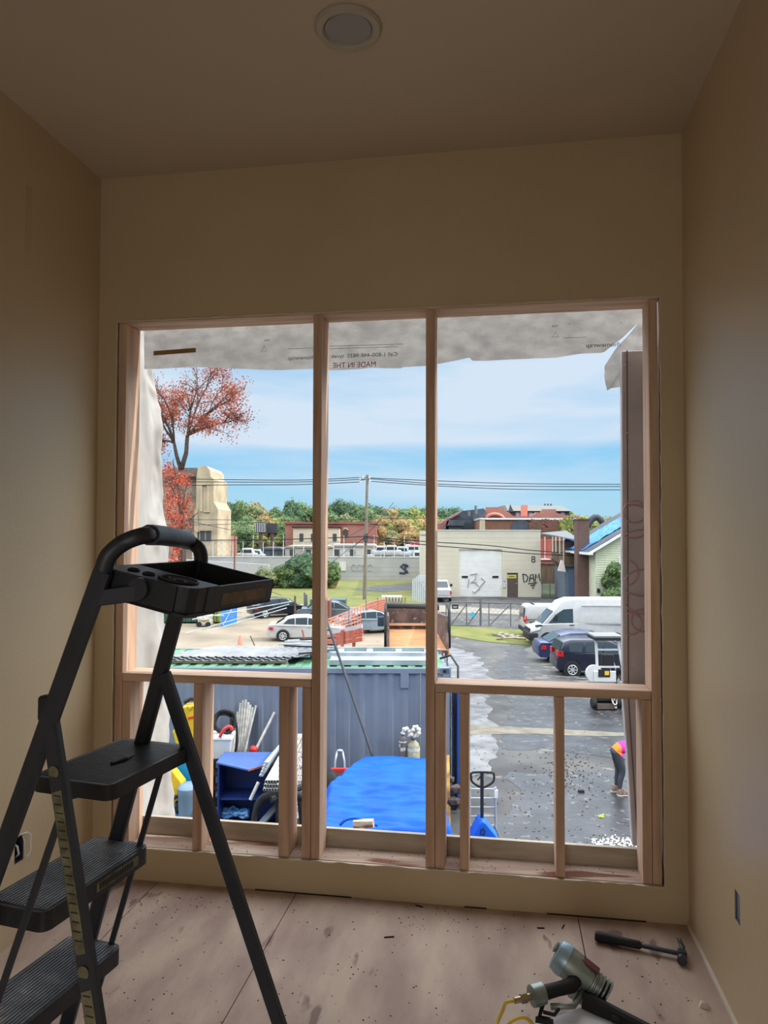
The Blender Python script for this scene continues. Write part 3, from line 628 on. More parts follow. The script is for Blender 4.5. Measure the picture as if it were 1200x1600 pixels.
m = MB(O); m.tube([ec + gd * .012, ec + gd * .03], .011, n=12); m.tube([ec + gd * .03, ec + gd * .052], .015, n=6); m.tube([ec + gd * .052, ec + gd * .075], .010, n=12); m.build('air_fitting', mat('brass_steel', RGB(176, 160, 130), .3, metal=.8), t, smooth=True)
m = MB(O); b_ = at_z(848, 1570, .08); m.tube([b_ + Vector((0, 0, .03)), b_, b_ + Vector((-.012, -.03, -.02)), b_ + Vector((.02, -.04, -.02))], .007, n=8); m.tube([b_ + Vector((.0, -.02, -.01)), b_ + Vector((.035, -.025, -.012)), b_ + Vector((.05, -.01, 0))], .006, n=8); m.bar(b_ + Vector((-.025, -.045, -.02)), b_ + Vector((.03, -.05, -.02)), .014, .012); m.build('belt_hook', M_blk2, t, smooth=True)
m = MB(O); q = at_z(962, 1592, .06); m.cyl(q + Vector((-.012, 0, 0)), q + Vector((.012, 0, 0)), .012, n=12); m.build('feed_knob', M_blk2, t)
f0 = ec + gd * .075; hp_ = [f0, f0 + gd * .03, at_z(786, 1578, .07), at_z(777, 1600, .04), at_z(775, 1640, .012), at_z(790, 1680, .012)]
m = MB(hp_[0]); m.tube(smooth_pts(hp_, 6), .0055, n=10); tag(m.build('air_hose', mat('yellow_hose', RGB(214, 176, 60), .45), smooth='all', loc=hp_[0]), 'yellow air hose curving down from the nail gun fitting', 'hose')
l_ = [at_z(u, v, z) for u, v, z in ((790, 1612, .02), (796, 1599, .04), (810, 1591, .055), (822, 1591, .06), (832, 1600, .055), (838, 1616, .04), (838, 1640, .012))]
m = MB(l_[0]); m.tube(smooth_pts(l_, 6), .0055, n=10); tag(m.build('air_hose', mat('yellow_hose', RGB(214, 176, 60)), smooth='all', loc=l_[0]), 'second loop of yellow air hose under the belt hook', 'hose')
# ================================================================== OUTSIDE
# ------------------------------------------------------------------ ground
M_asph = mat('asphalt', RGB(78, 77, 76), .75, c2=RGB(54, 54, 55), scale=.55, detail=9, c3=RGB(98, 96, 92), c3t=.6, c3s=1.3, bump=.3, bscale=14, contrast=(.4, .62))
M_wet = mat('wet_asphalt', RGB(42, 43, 46), .32, c2=RGB(62, 63, 66), scale=1.6, detail=9, c3=RGB(92, 90, 86), c3t=.61, c3s=5, bump=.35, bscale=16, spec=.3)
M_pale = mat('pale_dried_asphalt', RGB(116, 117, 119), .6, c2=RGB(80, 81, 84), scale=1.8, detail=9, c3=RGB(62, 63, 66), c3t=.63, c3s=5)
M_grav = mat('beige_gravel', RGB(136, 124, 106), .95, c2=RGB(112, 103, 88), scale=.4, detail=9, c3=RGB(88, 86, 80), c3t=.66, c3s=1.1)
M_conc = mat('concrete', RGB(134, 128, 116), .9, c2=RGB(114, 109, 100), scale=.8, detail=8)
M_grass = mat('grass', RGB(84, 96, 40), .95, c2=RGB(108, 106, 54), scale=.8, detail=9, c3=RGB(122, 102, 58), c3t=.62, c3s=2, bump=.6, bscale=9)
m = MB(); ds = [2, 16.2, 29, 42, 900]
for a, b in zip(ds, ds[1:]):
    wa = 60 + a; wb = 60 + b
    m.hexa([(-wa, a, zg(a) - .6), (wa, a, zg(a) - .6), (wb, b, zg(b) - .6), (-wb, b, zg(b) - .6)], [(-wa, a, zg(a)), (wa, a, zg(a)), (wb, b, zg(b)), (-wb, b, zg(b))])
o = sflat(m, 'ground', M_asph); tag(o, kind='structure')
def patch(name, pix, m_, h=.015, world=False):
    """thin layer on the ground; outline given by photo pixels on the ground"""
    P_ = [Vector(p_) if world else gp(*p_) for p_ in pix]
    if name.endswith('stain'):
        Q_ = []
        for i, a in enumerate(P_):
            b_ = P_[(i + 1) % len(P_)]; L_ = (b_ - a).length; n_ = max(2, min(24, int(L_ / .25))); nn = Vector((-(b_ - a).y, (b_ - a).x, 0)).normalized()
            for k in range(n_): q = a.lerp(b_, k / n_); Q_.append(q + nn * (noise.noise(q * 1.1) * .35 + noise.noise(q * 4) * .12) * min(1, q.y / 20))
        P_ = Q_
    # subdivide along breaks so it follows the profile
    b = MB(); vs = [b.v((q.x, q.y, 0)) for q in P_]; b.bm.faces.new(vs)
    for d in GP[1:4]: 
        g = b.bm.verts[:] + b.bm.edges[:] + b.bm.faces[:]; bmesh.ops.bisect_plane(b.bm, geom=g, plane_co=(0, d[0], 0), plane_no=(0, 1, 0))
    bmesh.ops.triangulate(b.bm, faces=b.bm.faces[:])
    for v in b.bm.verts: v.co.z = zg(v.co.y) + h
    r = bmesh.ops.extrude_face_region(b.bm, geom=b.bm.faces[:]); 
    for v in [x for x in r['geom'] if isinstance(x, bmesh.types.BMVert)]: v.co.z -= h + .02
    return tag(sflat(b, name, m_), kind='structure')
patch('gravel_yard', [(-200, 1035), (700, 1035), (655, 975), (628, 948), (560, 942), (420, 914), (-200, 914)], M_grav, .012)
patch('road', [(420, 948), (1300, 976), (1300, 955), (840, 955), (640, 943), (560, 943), (420, 920)], M_conc, .02)
patch('grass_bank', [(420, 943), (640, 952), (664, 943), (664, 901), (400, 901), (400, 915)], M_grass, .04)
patch('grass_verge', [(700, 993), (760, 1003), (820, 1008), (1050, 1010), (1050, 985), (820, 985), (700, 978)], M_grass, .03)
patch('path', [(548, 922), (590, 916), (664, 910), (664, 920), (600, 926)], M_asph, .06)
patch('concrete_strip', [(725, 1133), (860, 1139), (980, 1146), (980, 1151), (890, 1150), (832, 1147), (727, 1148)], mat('worn_concrete', RGB(116, 110, 96), .85, c2=RGB(92, 88, 78), scale=3, detail=9), .012)
patch('pale_stain', [(706, 1010), (745, 1025), (765, 1062), (760, 1095), (775, 1140), (780, 1175), (765, 1205), (720, 1225), (690, 1225), (690, 1010)], M_pale, .008)
patch('wet_stain', [(800, 1008), (828, 1002), (818, 1030), (822, 1062), (850, 1085), (1100, 1110), (1100, 1200), (960, 1185), (850, 1172), (790, 1172), (775, 1150), (800, 1110), (786, 1070), (775, 1045)], M_wet, .006)
patch('wet_stain', [(800, 1210), (1100, 1200), (1100, 1420), (730, 1420), (735, 1330), (770, 1290), (810, 1265)], M_wet, .005)
# parking lines
for (u0, v0, u1, v1, w) in ((848, 1056, 905, 1058, .1), (845, 1042, 868, 1043, .1), (1000, 1064, 900, 1060, .1), (840, 1028, 862, 1029, .1)):
    a, b = gp(u0, v0), gp(u1, v1); n = Vector((-(b - a).y, (b - a).x, 0)).normalized() * w / 2
    patch('parking_line', [a + n, a - n, b - n, b + n], mat('road_paint', RGB(170, 170, 168), .8, c2=RGB(100, 100, 100), scale=6), .014, True)
# small litter on the wet asphalt
m = MB()
for k in range(260):
    q = gp(rnd.uniform(740, 985), rnd.uniform(1170, 1335)); r = rnd.uniform(.004, .016); q.z += .004
    a = rnd.uniform(0, 6.3); m.box(q - Vector((r * (.5 + abs(math.sin(a))), r * .6, .004)), q + Vector((r, r * (.4 + rnd.random()), .01)))
for k in range(150):
    q = gp(min(940, rnd.gauss(885, 22)), rnd.gauss(1205, 22)); r = rnd.uniform(.006, .02); m.box(q - Vector((r, r * .6, -.002)), q + Vector((r, r * .5, .02)))
o = sflat(m, 'leaf_litter', mat('dry_leaves', RGB(92, 78, 58), .9, c2=RGB(46, 42, 40), scale=9, c3=RGB(130, 110, 60), c3t=.6)); tag(o, 'scattered dead leaves and grit on the wet asphalt', 'litter', kind='stuff')
m = MB()
for k in range(200):
    q = gp(rnd.uniform(925, 995), 1318 + rnd.gauss(0, 5)); r = rnd.uniform(.006, .022); a = rnd.uniform(0, 3)
    m.bar(q + Vector((-r * math.cos(a), -r * math.sin(a), .02)), q + Vector((r * math.cos(a), r * math.sin(a), .02 + rnd.random() * .01)), .016, .008)
o = sflat(m, 'foam_scraps', M_white); tag(o, 'white foam scraps scattered on the wet asphalt below the window', 'scraps', kind='stuff')
q = gp(940, 1277); m = MB(q); m.box(q + Vector((-.05, -.03, 0)), q + Vector((.04, .03, .02))); m.bar(q + Vector((-.04, 0, .02)), q + Vector((.05, .03, .04)), .02, .02); tag(sflat(m, 'green_scrap', mat('lime_green', RGB(170, 205, 60), .6)), 'small lime green scrap on the wet asphalt', 'scrap')
q = gp(908, 1238); m = MB(q); m.box(q + Vector((-.06, -.04, 0)), q + Vector((.06, .04, .05))); m.bevel(.01); tag(sflat(m, 'dark_scrap', M_blk2), 'small black lump on the asphalt left of the bending person', 'scrap')
# ------------------------------------------------------------------ shipping container
M_cont = mat('blue_grey_container', RGB(112, 120, 136), .55, c2=RGB(100, 108, 124), scale=1.2, detail=8, c3=RGB(140, 148, 160), c3t=.76, c3s=4)
M_groof = mat('green_roof_paint', RGB(86, 132, 104), .6, c2=RGB(68, 106, 86), scale=2, detail=8, c3=RGB(140, 150, 140), c3t=.66, c3s=5)
dF = 14.25; CH = 2.59; cxr = px(702, 1045, dF).x; CL_ = 12.19; cxl = cxr - CL_; dB = dF + 2.44; z0 = -3.6; z1c = z0 + CH
SC = sthing('shipping_container', 'blue grey corrugated shipping container with a green roof across the yard', 'shipping container', cxr - CL_ / 2, dF + 1.22, z0)
so = Vector((cxr - CL_ / 2, dF + 1.22, z0))
def corr(mb, x0, x1, y, z0_, z1_, dep=.036, per=.28, sgn=1):
    x = x0; P_ = [(x0, y)]
    while x < x1 - per:
        P_ += [(x + per * .26, y), (x + per * .5, y + dep * sgn), (x + per * .76, y + dep * sgn), (x + per, y)]; x += per
    P_.append((x1, y))
    V0 = [mb.v((a, b, z0_)) for a, b in P_]; V1 = [mb.v((a, b, z1_)) for a, b in P_]
    for i in range(len(P_) - 1): mb.bm.faces.new((V0[i], V0[i + 1], V1[i + 1], V1[i]))
m = MB(so); corr(m, cxl + .1, cxr - .1, dF + .03, z0 + .12, z1c - .08); corr(m, cxl + .1, cxr - .1, dB - .05, z0 + .12, z1c - .08); m.build('corrugated_side', M_cont, SC, solid=.002)
m = MB(so); m.box((cxl, dF, z0), (cxr, dF + .1, z0 + .15)); m.box((cxl, dF, z1c - .1), (cxr, dF + .06, z1c - .01)); m.box((cxl, dB - .06, z1c - .1), (cxr, dB, z1c - .01)); m.box((cxl, dB - .1, z0), (cxr, dB, z0 + .15))
for x in (cxl, cxr - .12):
    for y in (dF, dB - .12): m.box((x, y, z0), (x + .12, y + .12, z1c))
m.box((cxl, dF, z0), (cxl + .05, dB, z1c)); m.build('frame', M_cont, SC)
m = MB(so); m.box((cxl + .06, dF + .03, z1c - .09), (cxr - .06, dB - .03, z1c - .03))
k = cxl + .2
while k < cxr - .25: m.box((k, dF + .16, z1c - .035), (k + .14, dB - .16, z1c - .006)); k += .28
m.box((cxl + .1, dF + .05, z1c - .05), (cxr - .1, dF + .13, z1c - .002)); m.build('roof_panel', M_groof, SC)
for y0_ in (dF, dB - .17):
    m = MB(so); m.box((cxr - .18, y0_, z1c - .12), (cxr + .005, y0_ + .17, z1c + .005)); m.bevel(.008); c_ = m.build('corner_casting', M_cont, SC)
    m = MB(so); m.cyl((cxr - .09, y0_ + (-.002 if y0_ == dF else .17), z1c - .06), (cxr - .09, y0_ + (.004 if y0_ == dF else .174), z1c - .06), .03, n=12); m.build('casting_hole', M_dark, c_)
# doors at the right end with lock rods
for s_, (ya, yb) in enumerate(((dF + .1, dF + 1.2), (dF + 1.24, dB - .1))):
    m = MB(so); m.box((cxr - .03, ya, z0 + .15), (cxr + .02, yb, z1c - .1)); 
    for k in range(4): m.box((cxr + .02, ya + .06, z0 + .3 + k * .56), (cxr + .035, yb - .06, z0 + .5 + k * .56))
    dr = m.build('door', M_cont, SC)
    for t in (.28, .72):
        y = ya + (yb - ya) * t; m = MB(so); m.cyl((cxr + .06, y, z0 + .1), (cxr + .06, y, z1c - .04), .019, n=10)
        for k in (.2, .9, 1.6, 2.3): m.box((cxr + .02, y - .04, z0 + k), (cxr + .09, y + .04, z0 + k + .05))
        m.build('lock_rod', M_steel, dr)
m = MB(so); P_ = px(633, 1058, dF); m.box(P_ + Vector((-.09, -.0, -.22)), P_ + Vector((.07, .04, .08))); m.bevel(.01); m.build('vent', M_cont, SC)
m = MB(so); P_ = px(657, 1053, dF - .01); m.bar(P_, P_ + Vector((0, 0, -1.75)), .02, .012); m.build('rust_streak', mat('rust_streak', RGB(150, 140, 120), .8, c2=RGB(112, 124, 148), scale=6), SC)
P_ = px(706, 1010, dF + 1); m = MB(so); m.tube([(cxr + .1, dF + .1, z1c - .9), (cxr + .18, dF + .12, z1c - .3), (cxr + .2, dF + .3, z1c - .02), (cxr + .1, dF + .8, z1c + .12), (cxr - .1, dF + 1, z1c + .02)], .022, n=8); m.build('black_hose', M_blk2, SC, smooth='all')
# blue panel beyond the container end
m = MB((cxr + .32, dF + .6, z0)); m.box((cxr + .16, dF + .1, z0 + .0), (cxr + .26, dF + 1.25, z0 + 2.15)); m.bevel(.01); tag(sflat(m, 'blue_board', mat('deep_blue_paint', RGB(34, 70, 140), .6)), 'tall narrow blue panel standing at the door end of the container', 'board')
# things lying on the container roof
rz = z1c
def roofpt(u, v, h=0): 
    d = (CAM.z - rz - h); return px(u, v, 1.0 * d / ((v - 833) / FPX))
M_sheet = mat('corrugated_steel_sheet', RGB(138, 140, 142), .6, metal=.2, c2=RGB(108, 111, 114), scale=1.5, detail=7)
xa, xb = px(258, 1030, 15).x, px(452, 1030, 15).x
for k in range(3):
    m = MB((0, 15.2, rz)); w = .17; x = xa + k * .05
    y0_, y1_ = dF + .42 + k * .05, dF + 1.85 + k * .04
    P_ = []
    while x < xb + k * .07: P_ += [(x, 0), (x + w * .6, 0), (x + w * .68, .016), (x + w * .92, .016)]; x += w
    A = [m.v((a + .0, y0_, rz + .06 + k * .03 + b)) for a, b in P_]; B = [m.v((a + .62, y1_, rz + .06 + k * .03 + b)) for a, b in P_]
    for i in range(len(P_) - 1): m.bm.faces.new((A[i], A[i + 1], B[i + 1], B[i]))
    o = sflat(m, 'steel_sheet', M_sheet, solid=.004); tag(o, ('bottom', 'middle', 'top')[k] + ' pale corrugated steel sheet of the stack on the container roof', 'metal sheet', 'steel sheets on the container roof')
for k in range(2):
    m = MB((xa, dF + .3 + k * .9, rz)); m.box((xa + .1, dF + .5 + k * 1.0, rz), (xb, dF + .58 + k * 1.0, rz + .055)); tag(sflat(m, 'timber_batten', M_wx), 'timber batten under the steel sheets on the container roof', 'batten', 'battens under the sheets')
for k in range(16):
    a = roofpt(rnd.uniform(432, 476), rnd.uniform(1012, 1030), .05); L_ = rnd.uniform(.4, .9); an = rnd.uniform(-.5, .5); zz = rz + .06 + .017 * k
    b = a + Vector((math.cos(an) * L_, math.sin(an) * L_, rnd.uniform(-.02, .04))); a.z = zz; b.z = zz + rnd.uniform(0, .04)
    a.y = min(max(a.y, dF + .3), dB - .4); b.y = min(max(b.y, dF + .3), dB - .3)
    m = MB(a); m.bar(a, b, .05, .03); tag(sflat(m, 'metal_bracket', (M_blk2, M_steel, M_steel)[k % 3]), 'loose steel and black bracket in the heap on the container roof', 'bracket', 'bracket heap on the container roof')
# aluminium ladder frame and beam
A0, A1 = px(500, 1020, dF + 1.75), px(668, 1020, dF + 1.75); yb0, yb1 = dF + 1.15, dF + 1.75
AF = sthing('aluminium_ladder', 'aluminium ladder lying along the back of the container roof', 'ladder', (A0.x + A1.x) / 2, yb0, rz + .0)
oo = Vector(((A0.x + A1.x) / 2, yb0, rz))
for y in (yb0, yb1): m = MB(oo); m.box((A0.x, y, rz + .02), (A1.x, y + .05, rz + .13)); m.build('side_rail', M_steel, AF)
for k in range(4): x = A0.x + .4 + k * .62; m = MB(oo); m.box((x, yb0 + .05, rz + .04), (x + .13, yb1, rz + .1)); m.build('rung', M_steel, AF)
B0 = px(516, 1030, dF + .5); B1 = px(668, 1030, dF + .5)
m = MB((B0.x, dF + .5, rz)); m.prism([(dF + .32, rz), (dF + .9, rz), (dF + .9, rz + .17), (dF + .8, rz + .17), (dF + .8, rz + .1), (dF + .40, rz + .06), (dF + .38, rz + .11), (dF + .32, rz + .1)], B0.x, B1.x + .06, 'yz'); tag(sflat(m, 'steel_trough', M_steel), 'long pale steel trough lying on the green container roof', 'steel trough')
# ------------------------------------------------------------------ things in front of the container
# leaning pole
pb = gp(590, 1215); pb = px(588, 1212, 13.6); pt_ = px(516, 985, dF - .05)
a = px(580, 1175, 13.75); d_ = (a - pt_); e_ = a + d_ * .18; m = MB(e_); m.tube([e_, a, pt_, pt_ - d_ * .06], .026, n=8); tag(sflat(m, 'metal_pole', mat('dark_pole', RGB(70, 72, 78), .5), smooth='all'), 'long dark pole leaning against the blue grey container', 'pole')
# gas cylinders
for (u, r, top, c_, lb) in ((629.5, .075, 1150, RGB(92, 86, 84), 'slim dark gas cylinder beside the container'), (646, .12, 1157, RGB(150, 148, 120), 'wide olive gas cylinder beside the container')):
    P_ = px(u, 1180, 13.85); h = px(u, top, 13.85).z; t = sthing('gas_cylinder', lb, 'gas cylinder', P_.x, 13.85, -3.6); H_ = h + 3.6
    m = MB(); m.lathe([(r * .9, 0), (r, .03), (r, H_ - r), (r * .8, H_ - r * .4), (r * .35, H_), (r * .3, H_ + .04)], n=18); m.build('tank', mat('cyl%d' % u, c_, .5, c3=RGB(190, 190, 186), c3t=.6, c3s=3), t, smooth=True)
    m = MB(); m.lathe([(r * .42, H_ + .02), (r * .42, H_ + .08), (r * .3, H_ + .13)], n=12); m.build('valve_cap', mat('valve_cap', RGB(110, 90, 80), .5), t, smooth=True)
    m = MB(); m.lathe([(r * 1.02, H_ - r * 1.5), (r * 1.02, H_ - r * 1.1)], n=18); m.build('collar_band', M_greyp, t)
P_ = px(641, 1144, 13.7); m = MB(P_)
m.tube(smooth_pts([P_ + Vector(q) for q in ((-.14, 0, -.04), (-.1, 0, .06), (-.03, .03, .02), (.0, 0, -.08), (.05, 0, .02), (.09, .02, .09), (.15, 0, .06), (.15, -.02, -.03), (.08, 0, -.08), (.03, .02, -.05))], 5), [.04 + .012 * math.sin(k * 1.9) for k in range(46)], n=9)
tag(sflat(m, 'rag', mat('white_rag', RGB(214, 214, 208), .9, c2=RGB(150, 146, 130), scale=20), smooth='all'), 'white knotted rag draped over the gas cylinder tops', 'rag')
# blue tarp over a heap
M_tarp = mat('blue_tarp', RGB(0, 84, 188), .6, c2=RGB(0, 70, 168), scale=2, detail=6, spec=.25, bump=.4, bscale=7)
tb = px(570, 1178, 13.3); te = px(664, 1178, 13.3)
TZ = px(600, 1178, 13.2).z
x0t, x1t = px(505, 1250, 11.5).x, px(716, 1250, 11.5).x
def tarp(s_, t_):
    # t_: back -> front edge
    y = 13.25 - 2.6 * t_
    xl = px(568, 1178, 13.3).x + (px(505, 1230, 12).x - px(568, 1178, 13.3).x) * min(1, t_ * 2.4); xr = px(684, 1178, 13.3).x + (px(720, 1302, 10.8).x - px(684, 1178, 13.3).x) * t_
    x = xl + (xr - xl) * s_; z = TZ - .38 * t_ ** 1.5
    e = min(s_, 1 - s_); drop = max(0, .07 - e) / .07; z -= drop ** 1.6 * (1.0 if s_ > .5 else .55)
    if s_ < .5: x -= drop * .08
    if t_ > .93: z -= (t_ - .93) / .07 * .35
    if t_ < .05: z -= (.05 - t_) / .05 * .4
    wr = noise.noise(Vector((x * 1.2, y * 5.5, 2))) * .07 * min(1, t_ * 3) + noise.noise(Vector((x * 3 + y, y * 12, 5))) * .045 * min(1, t_ * 2) + noise.noise(Vector((x * 1.1, y * 1.1, 9))) * .05
    return (x, y, z + wr - .03)
m = MB(((x0t + x1t) / 2, 12, -3.6)); m.grid(tarp, 110, 120); tag(sflat(m, 'blue_tarp', M_tarp, smooth='all', solid=.004), 'large bright blue tarp spread over a heap below the window centre', 'tarp')
xm = (x0t + x1t) / 2
m = MB((xm, 12.2, -3.6)); m.hexa([(x0t + .2, 11, -3.6), (x1t - .2, 11, -3.6), (x1t - .3, 13.15, -3.6), (x0t + .45, 13.15, -3.6)], [(x0t + .3, 11.1, -2.85), (x1t - .25, 11.1, -2.9), (x1t - .4, 13.1, TZ - .14), (x0t + .65, 13.1, TZ - .14)]); tag(sflat(m, 'timber_pile', M_wplate), 'pile of boards hidden under the large blue tarp', 'pile')
P_ = px(568, 1290, 10.5); m = MB(P_); m.bar(P_ + Vector((-.14, .06, 0)), P_ + Vector((.14, -.0, .03)), .10, .1); tag(sflat(m, 'timber_offcut', M_wplate), 'timber offcut showing under the front edge of the large blue tarp', 'timber')
q = [px(u, v, 10.6) for u, v in ((531, 1289), (540, 1281), (556, 1278), (575, 1283), (590, 1290))]; m = MB(q[0]); m.tube(smooth_pts(q, 4), .022, n=8); tag(sflat(m, 'tarp_fold', M_tarp, smooth='all'), 'rolled hem of blue tarp above the timber offcut', 'tarp hem')
# plank and rubble between tarp and container end
a, b = px(699, 1255, 13.2), px(697, 1180, 13.9); m = MB(a); a.z = -3.6; m.bar(a, b, .12, .04, up=(0, -1, 0)); tag(sflat(m, 'wood_plank', mat('yellow_pine', RGB(190, 150, 80), .8, c2=RGB(120, 90, 50), scale=5)), 'yellowish wood plank leaning at the container corner', 'plank')
for k in range(9):
    P_ = Vector((px(709, 1220, 13.7).x + rnd.uniform(-.12, .16), 13.7 + rnd.uniform(-.35, .3), -3.6 + .08 + .07 * k)); m = MB(P_); r = rnd.uniform(.09, .16); m.ico(P_, r, 1, (1, .8, .7)); tag(sflat(m, 'rubble_lump', mat('dark_rubble', RGB(92, 78, 70), .95, c2=RGB(58, 52, 50), scale=8)), 'brown lump in the rubble between blue tarp and container door end', 'rubble', 'rubble by the container end')
# red hand truck with bag
P_ = px(530, 1210, 13.5); t = sthing('hand_truck', 'red and silver hand truck behind the left end of the blue tarp', 'hand truck', P_.x, 13.6, -3.6)
m = MB(); 
for x in (-.12, .12): m.tube([(x, 0, .1), (x * .7, .05, 1.0), (x * .4, .1, 1.16)], .02, n=8)
m.tube([(-.05, .1, 1.16), (0, .1, 1.17), (.05, .1, 1.16)], .03, n=8); m.build('frame', M_steel, t, smooth='all')
m = MB(); m.box((-.16, -.03, .80), (.16, .04, .88)); m.bevel(.01); m.build('cross_bar', mat('red_plastic', RGB(205, 52, 48), .5), t)
m = MB(); m.box((-.12, -.2, .02), (.12, .0, .04)); m.build('toe_plate', M_steel, t)
for s_ in (-1, 1): m = MB(); m.cyl((s_ * .14, .08, .1), (s_ * .18, .08, .1), .1, n=16); m.build('wheel', M_blk2, t)
P_ = px(520, 1195, 13.2); m = MB((P_.x, 13.2, -3.6)); m.ico((P_.x - .03, 13.2, -3.1), .26, 2, (.8, .7, 1.9)); tag(sflat(m, 'black_bag', M_blk2, smooth='all'), 'black bag slumped beside the red hand truck', 'bag')
# blue cabinet
M_bcab = mat('cobalt_blue_paint', RGB(30, 54, 116), .5, c2=RGB(24, 44, 100), scale=2)
M_bcab2 = mat('lighter_blue_paint', RGB(64, 92, 150), .5)
zt_c = -2.38
A = px(349, 1177, 1.0); 
def czp(u, v, z): return px(u, v, (CAM.z - z) / ((v - 833) / FPX) * 1.0)
a, b, c = czp(349, 1178, zt_c), czp(402, 1193, zt_c), czp(470, 1172, zt_c)
ct = sthing('blue_cabinet', 'open fronted cobalt blue metal cabinet with a middle shelf in front of the container', 'cabinet', b.x, b.y, -3.6); O = Vector((b.x, b.y, -3.6))
dx = Vector((1, 0, 0)); a2 = Vector((a.x, b.y + .05, zt_c)); w = b.x - a2.x
fx0, fx1, fy, by_ = a.x, a.x + 1.05, 12.75, 13.35
O = Vector(((fx0 + fx1) / 2, fy, -3.6)); ct.location = SW(*O)
m = MB(O); m.box((fx0, fy, -3.6), (fx0 + .03, by_, zt_c)); m.box((fx1 - .03, fy, -3.6), (fx1, by_, zt_c)); m.box((fx0, by_ - .03, -3.6), (fx1, by_, zt_c)); m.box((fx0, fy, -3.6), (fx1, by_, -3.54)); m.build('carcass', M_bcab, ct)
m = MB(O); m.box((fx0 + .03, fy + .06, -3.02), (fx1 - .03, by_ - .03, -2.99)); m.build('shelf', M_bcab, ct)
m = MB(O); m.prism([(fx0 - .02, fy), (fx0 + .6, fy - .38), (fx1 + .02, fy + .1), (fx1 + .02, by_), (fx0 - .02, by_)], zt_c, zt_c + .025, 'xy'); m.build('top_flap', M_bcab2, ct)
m = MB(O); m.bar((fx0 + .6, fy - .385, zt_c + .012), (fx1 + .02, fy + .1, zt_c + .012), .012, .03); m.build('edge_strip', mat('rust_red', RGB(150, 84, 70), .7), ct)
# crumpled blue tarp left
P_ = czp(366, 1278, -3.5); m = MB(P_)
for k in range(9): q = [P_ + Vector((-.25 + .5 * j / 5, rnd.uniform(-.1, .1), .03 + rnd.uniform(0, .1) + .03 * math.sin(j + k))) for j in range(6)]; m.tube(smooth_pts(q, 3), .03, n=6)
tag(sflat(m, 'blue_tarp', mat('light_blue_plastic', RGB(70, 150, 225), .4, c2=RGB(150, 200, 240), scale=9), smooth='all'), 'small crumpled light blue sheet on the ground at the foot of the blue cabinet', 'plastic sheet')
# pipe bundle on a black trestle
M_cond = mat('conduit', RGB(184, 182, 176), .5, metal=.1, c2=RGB(144, 142, 138), scale=9)
P_ = px(425, 1240, 12.1); t = sthing('trestle', 'black trestle carrying the bundle of conduit ends', 'trestle', P_.x, 12.2, -3.6)
m = MB(); 
m.tube(smooth_pts([Vector(q) for q in ((-.30, -.1, 0), (-.28, -.12, .4), (-.14, -.12, .62), (.3, -.1, .66), (.5, -.1, .62))], 4), .05, n=8); m.build('front_leg', M_blk2, t, smooth='all')
m = MB(); m.tube([(.06, .1, .6), (.1, .1, .0)], .045, n=8); m.build('leg', M_blk2, t); m = MB(); m.tube([(.42, .12, .62), (.5, .15, 0)], .045, n=8); m.build('leg', M_blk2, t)
m = MB(); m.tube([(.0, -.2, .62), (.5, .3, .66)], .04, n=8); m.build('cross_bar', M_blk2, t); t.scale = (1, 1, 1.42)
for k in range(17):
    r_ = k // 6; c_ = k % 6; a = px(413 + c_ * 4.4 + r_ * 1.5, 1234 - r_ * 6.5, 11.75); b = px(452 + c_ * 4 + r_ * 2, 1158 - r_ * 5, 13.7)
    m = MB(a); m.cyl(a, b, .026, n=10); o = sflat(m, 'conduit_pipe', M_cond); tag(o, 'white conduit pipe with open end in the bundle on the black trestle', 'pipe', 'conduit bundle on the trestle')
    dd = (a - b).normalized(); m = MB(); m.cyl(a + dd * .001 - a, dd * .003, .018, n=10); m.build('open_end', M_dark, o)
for k in range(5):
    a = px(408 + k * 2, 1212 - k * 5, 12.2); b = px(440 + k, 1170 - k * 3, 13.6); m = MB(a); m.bar(a, b, .07, .025); tag(sflat(m, 'metal_channel', M_steel), 'flat grey metal channel beside the conduit bundle', 'channel', 'metal channels by the conduit')
a, b = px(391, 1250, 11.9), px(404, 1222, 12.0); m = MB(a); m.cyl(a, b, .028, n=10); tag(sflat(m, 'short_pipe', M_cond), 'short white pipe poking down in front of the trestle', 'pipe')
a, b = czp(405, 1290, -3.58), czp(437, 1254, -3.3); m = MB(a); m.bar(a, b, .14, .03); tag(sflat(m, 'grey_board', M_steel), 'grey metal strip on the ground below the conduit trestle', 'metal strip')
for k in range(4):
    a = px(462 + k * 4, 1250, 13.5); a.z = -3.6; b = px(464 + k * 4, 1148 + 3 * k, 14.1); m = MB(a); m.bar(a, b, .05, .05, up=(0, -1, 0)); tag(sflat(m, 'slotted_strut', mat('slotted_white', RGB(214, 212, 210), .5, c2=RGB(120, 110, 108), scale=30, contrast=(.5, .6))), 'white slotted strut standing against the container behind the jack stud', 'strut', 'slotted struts by the container')
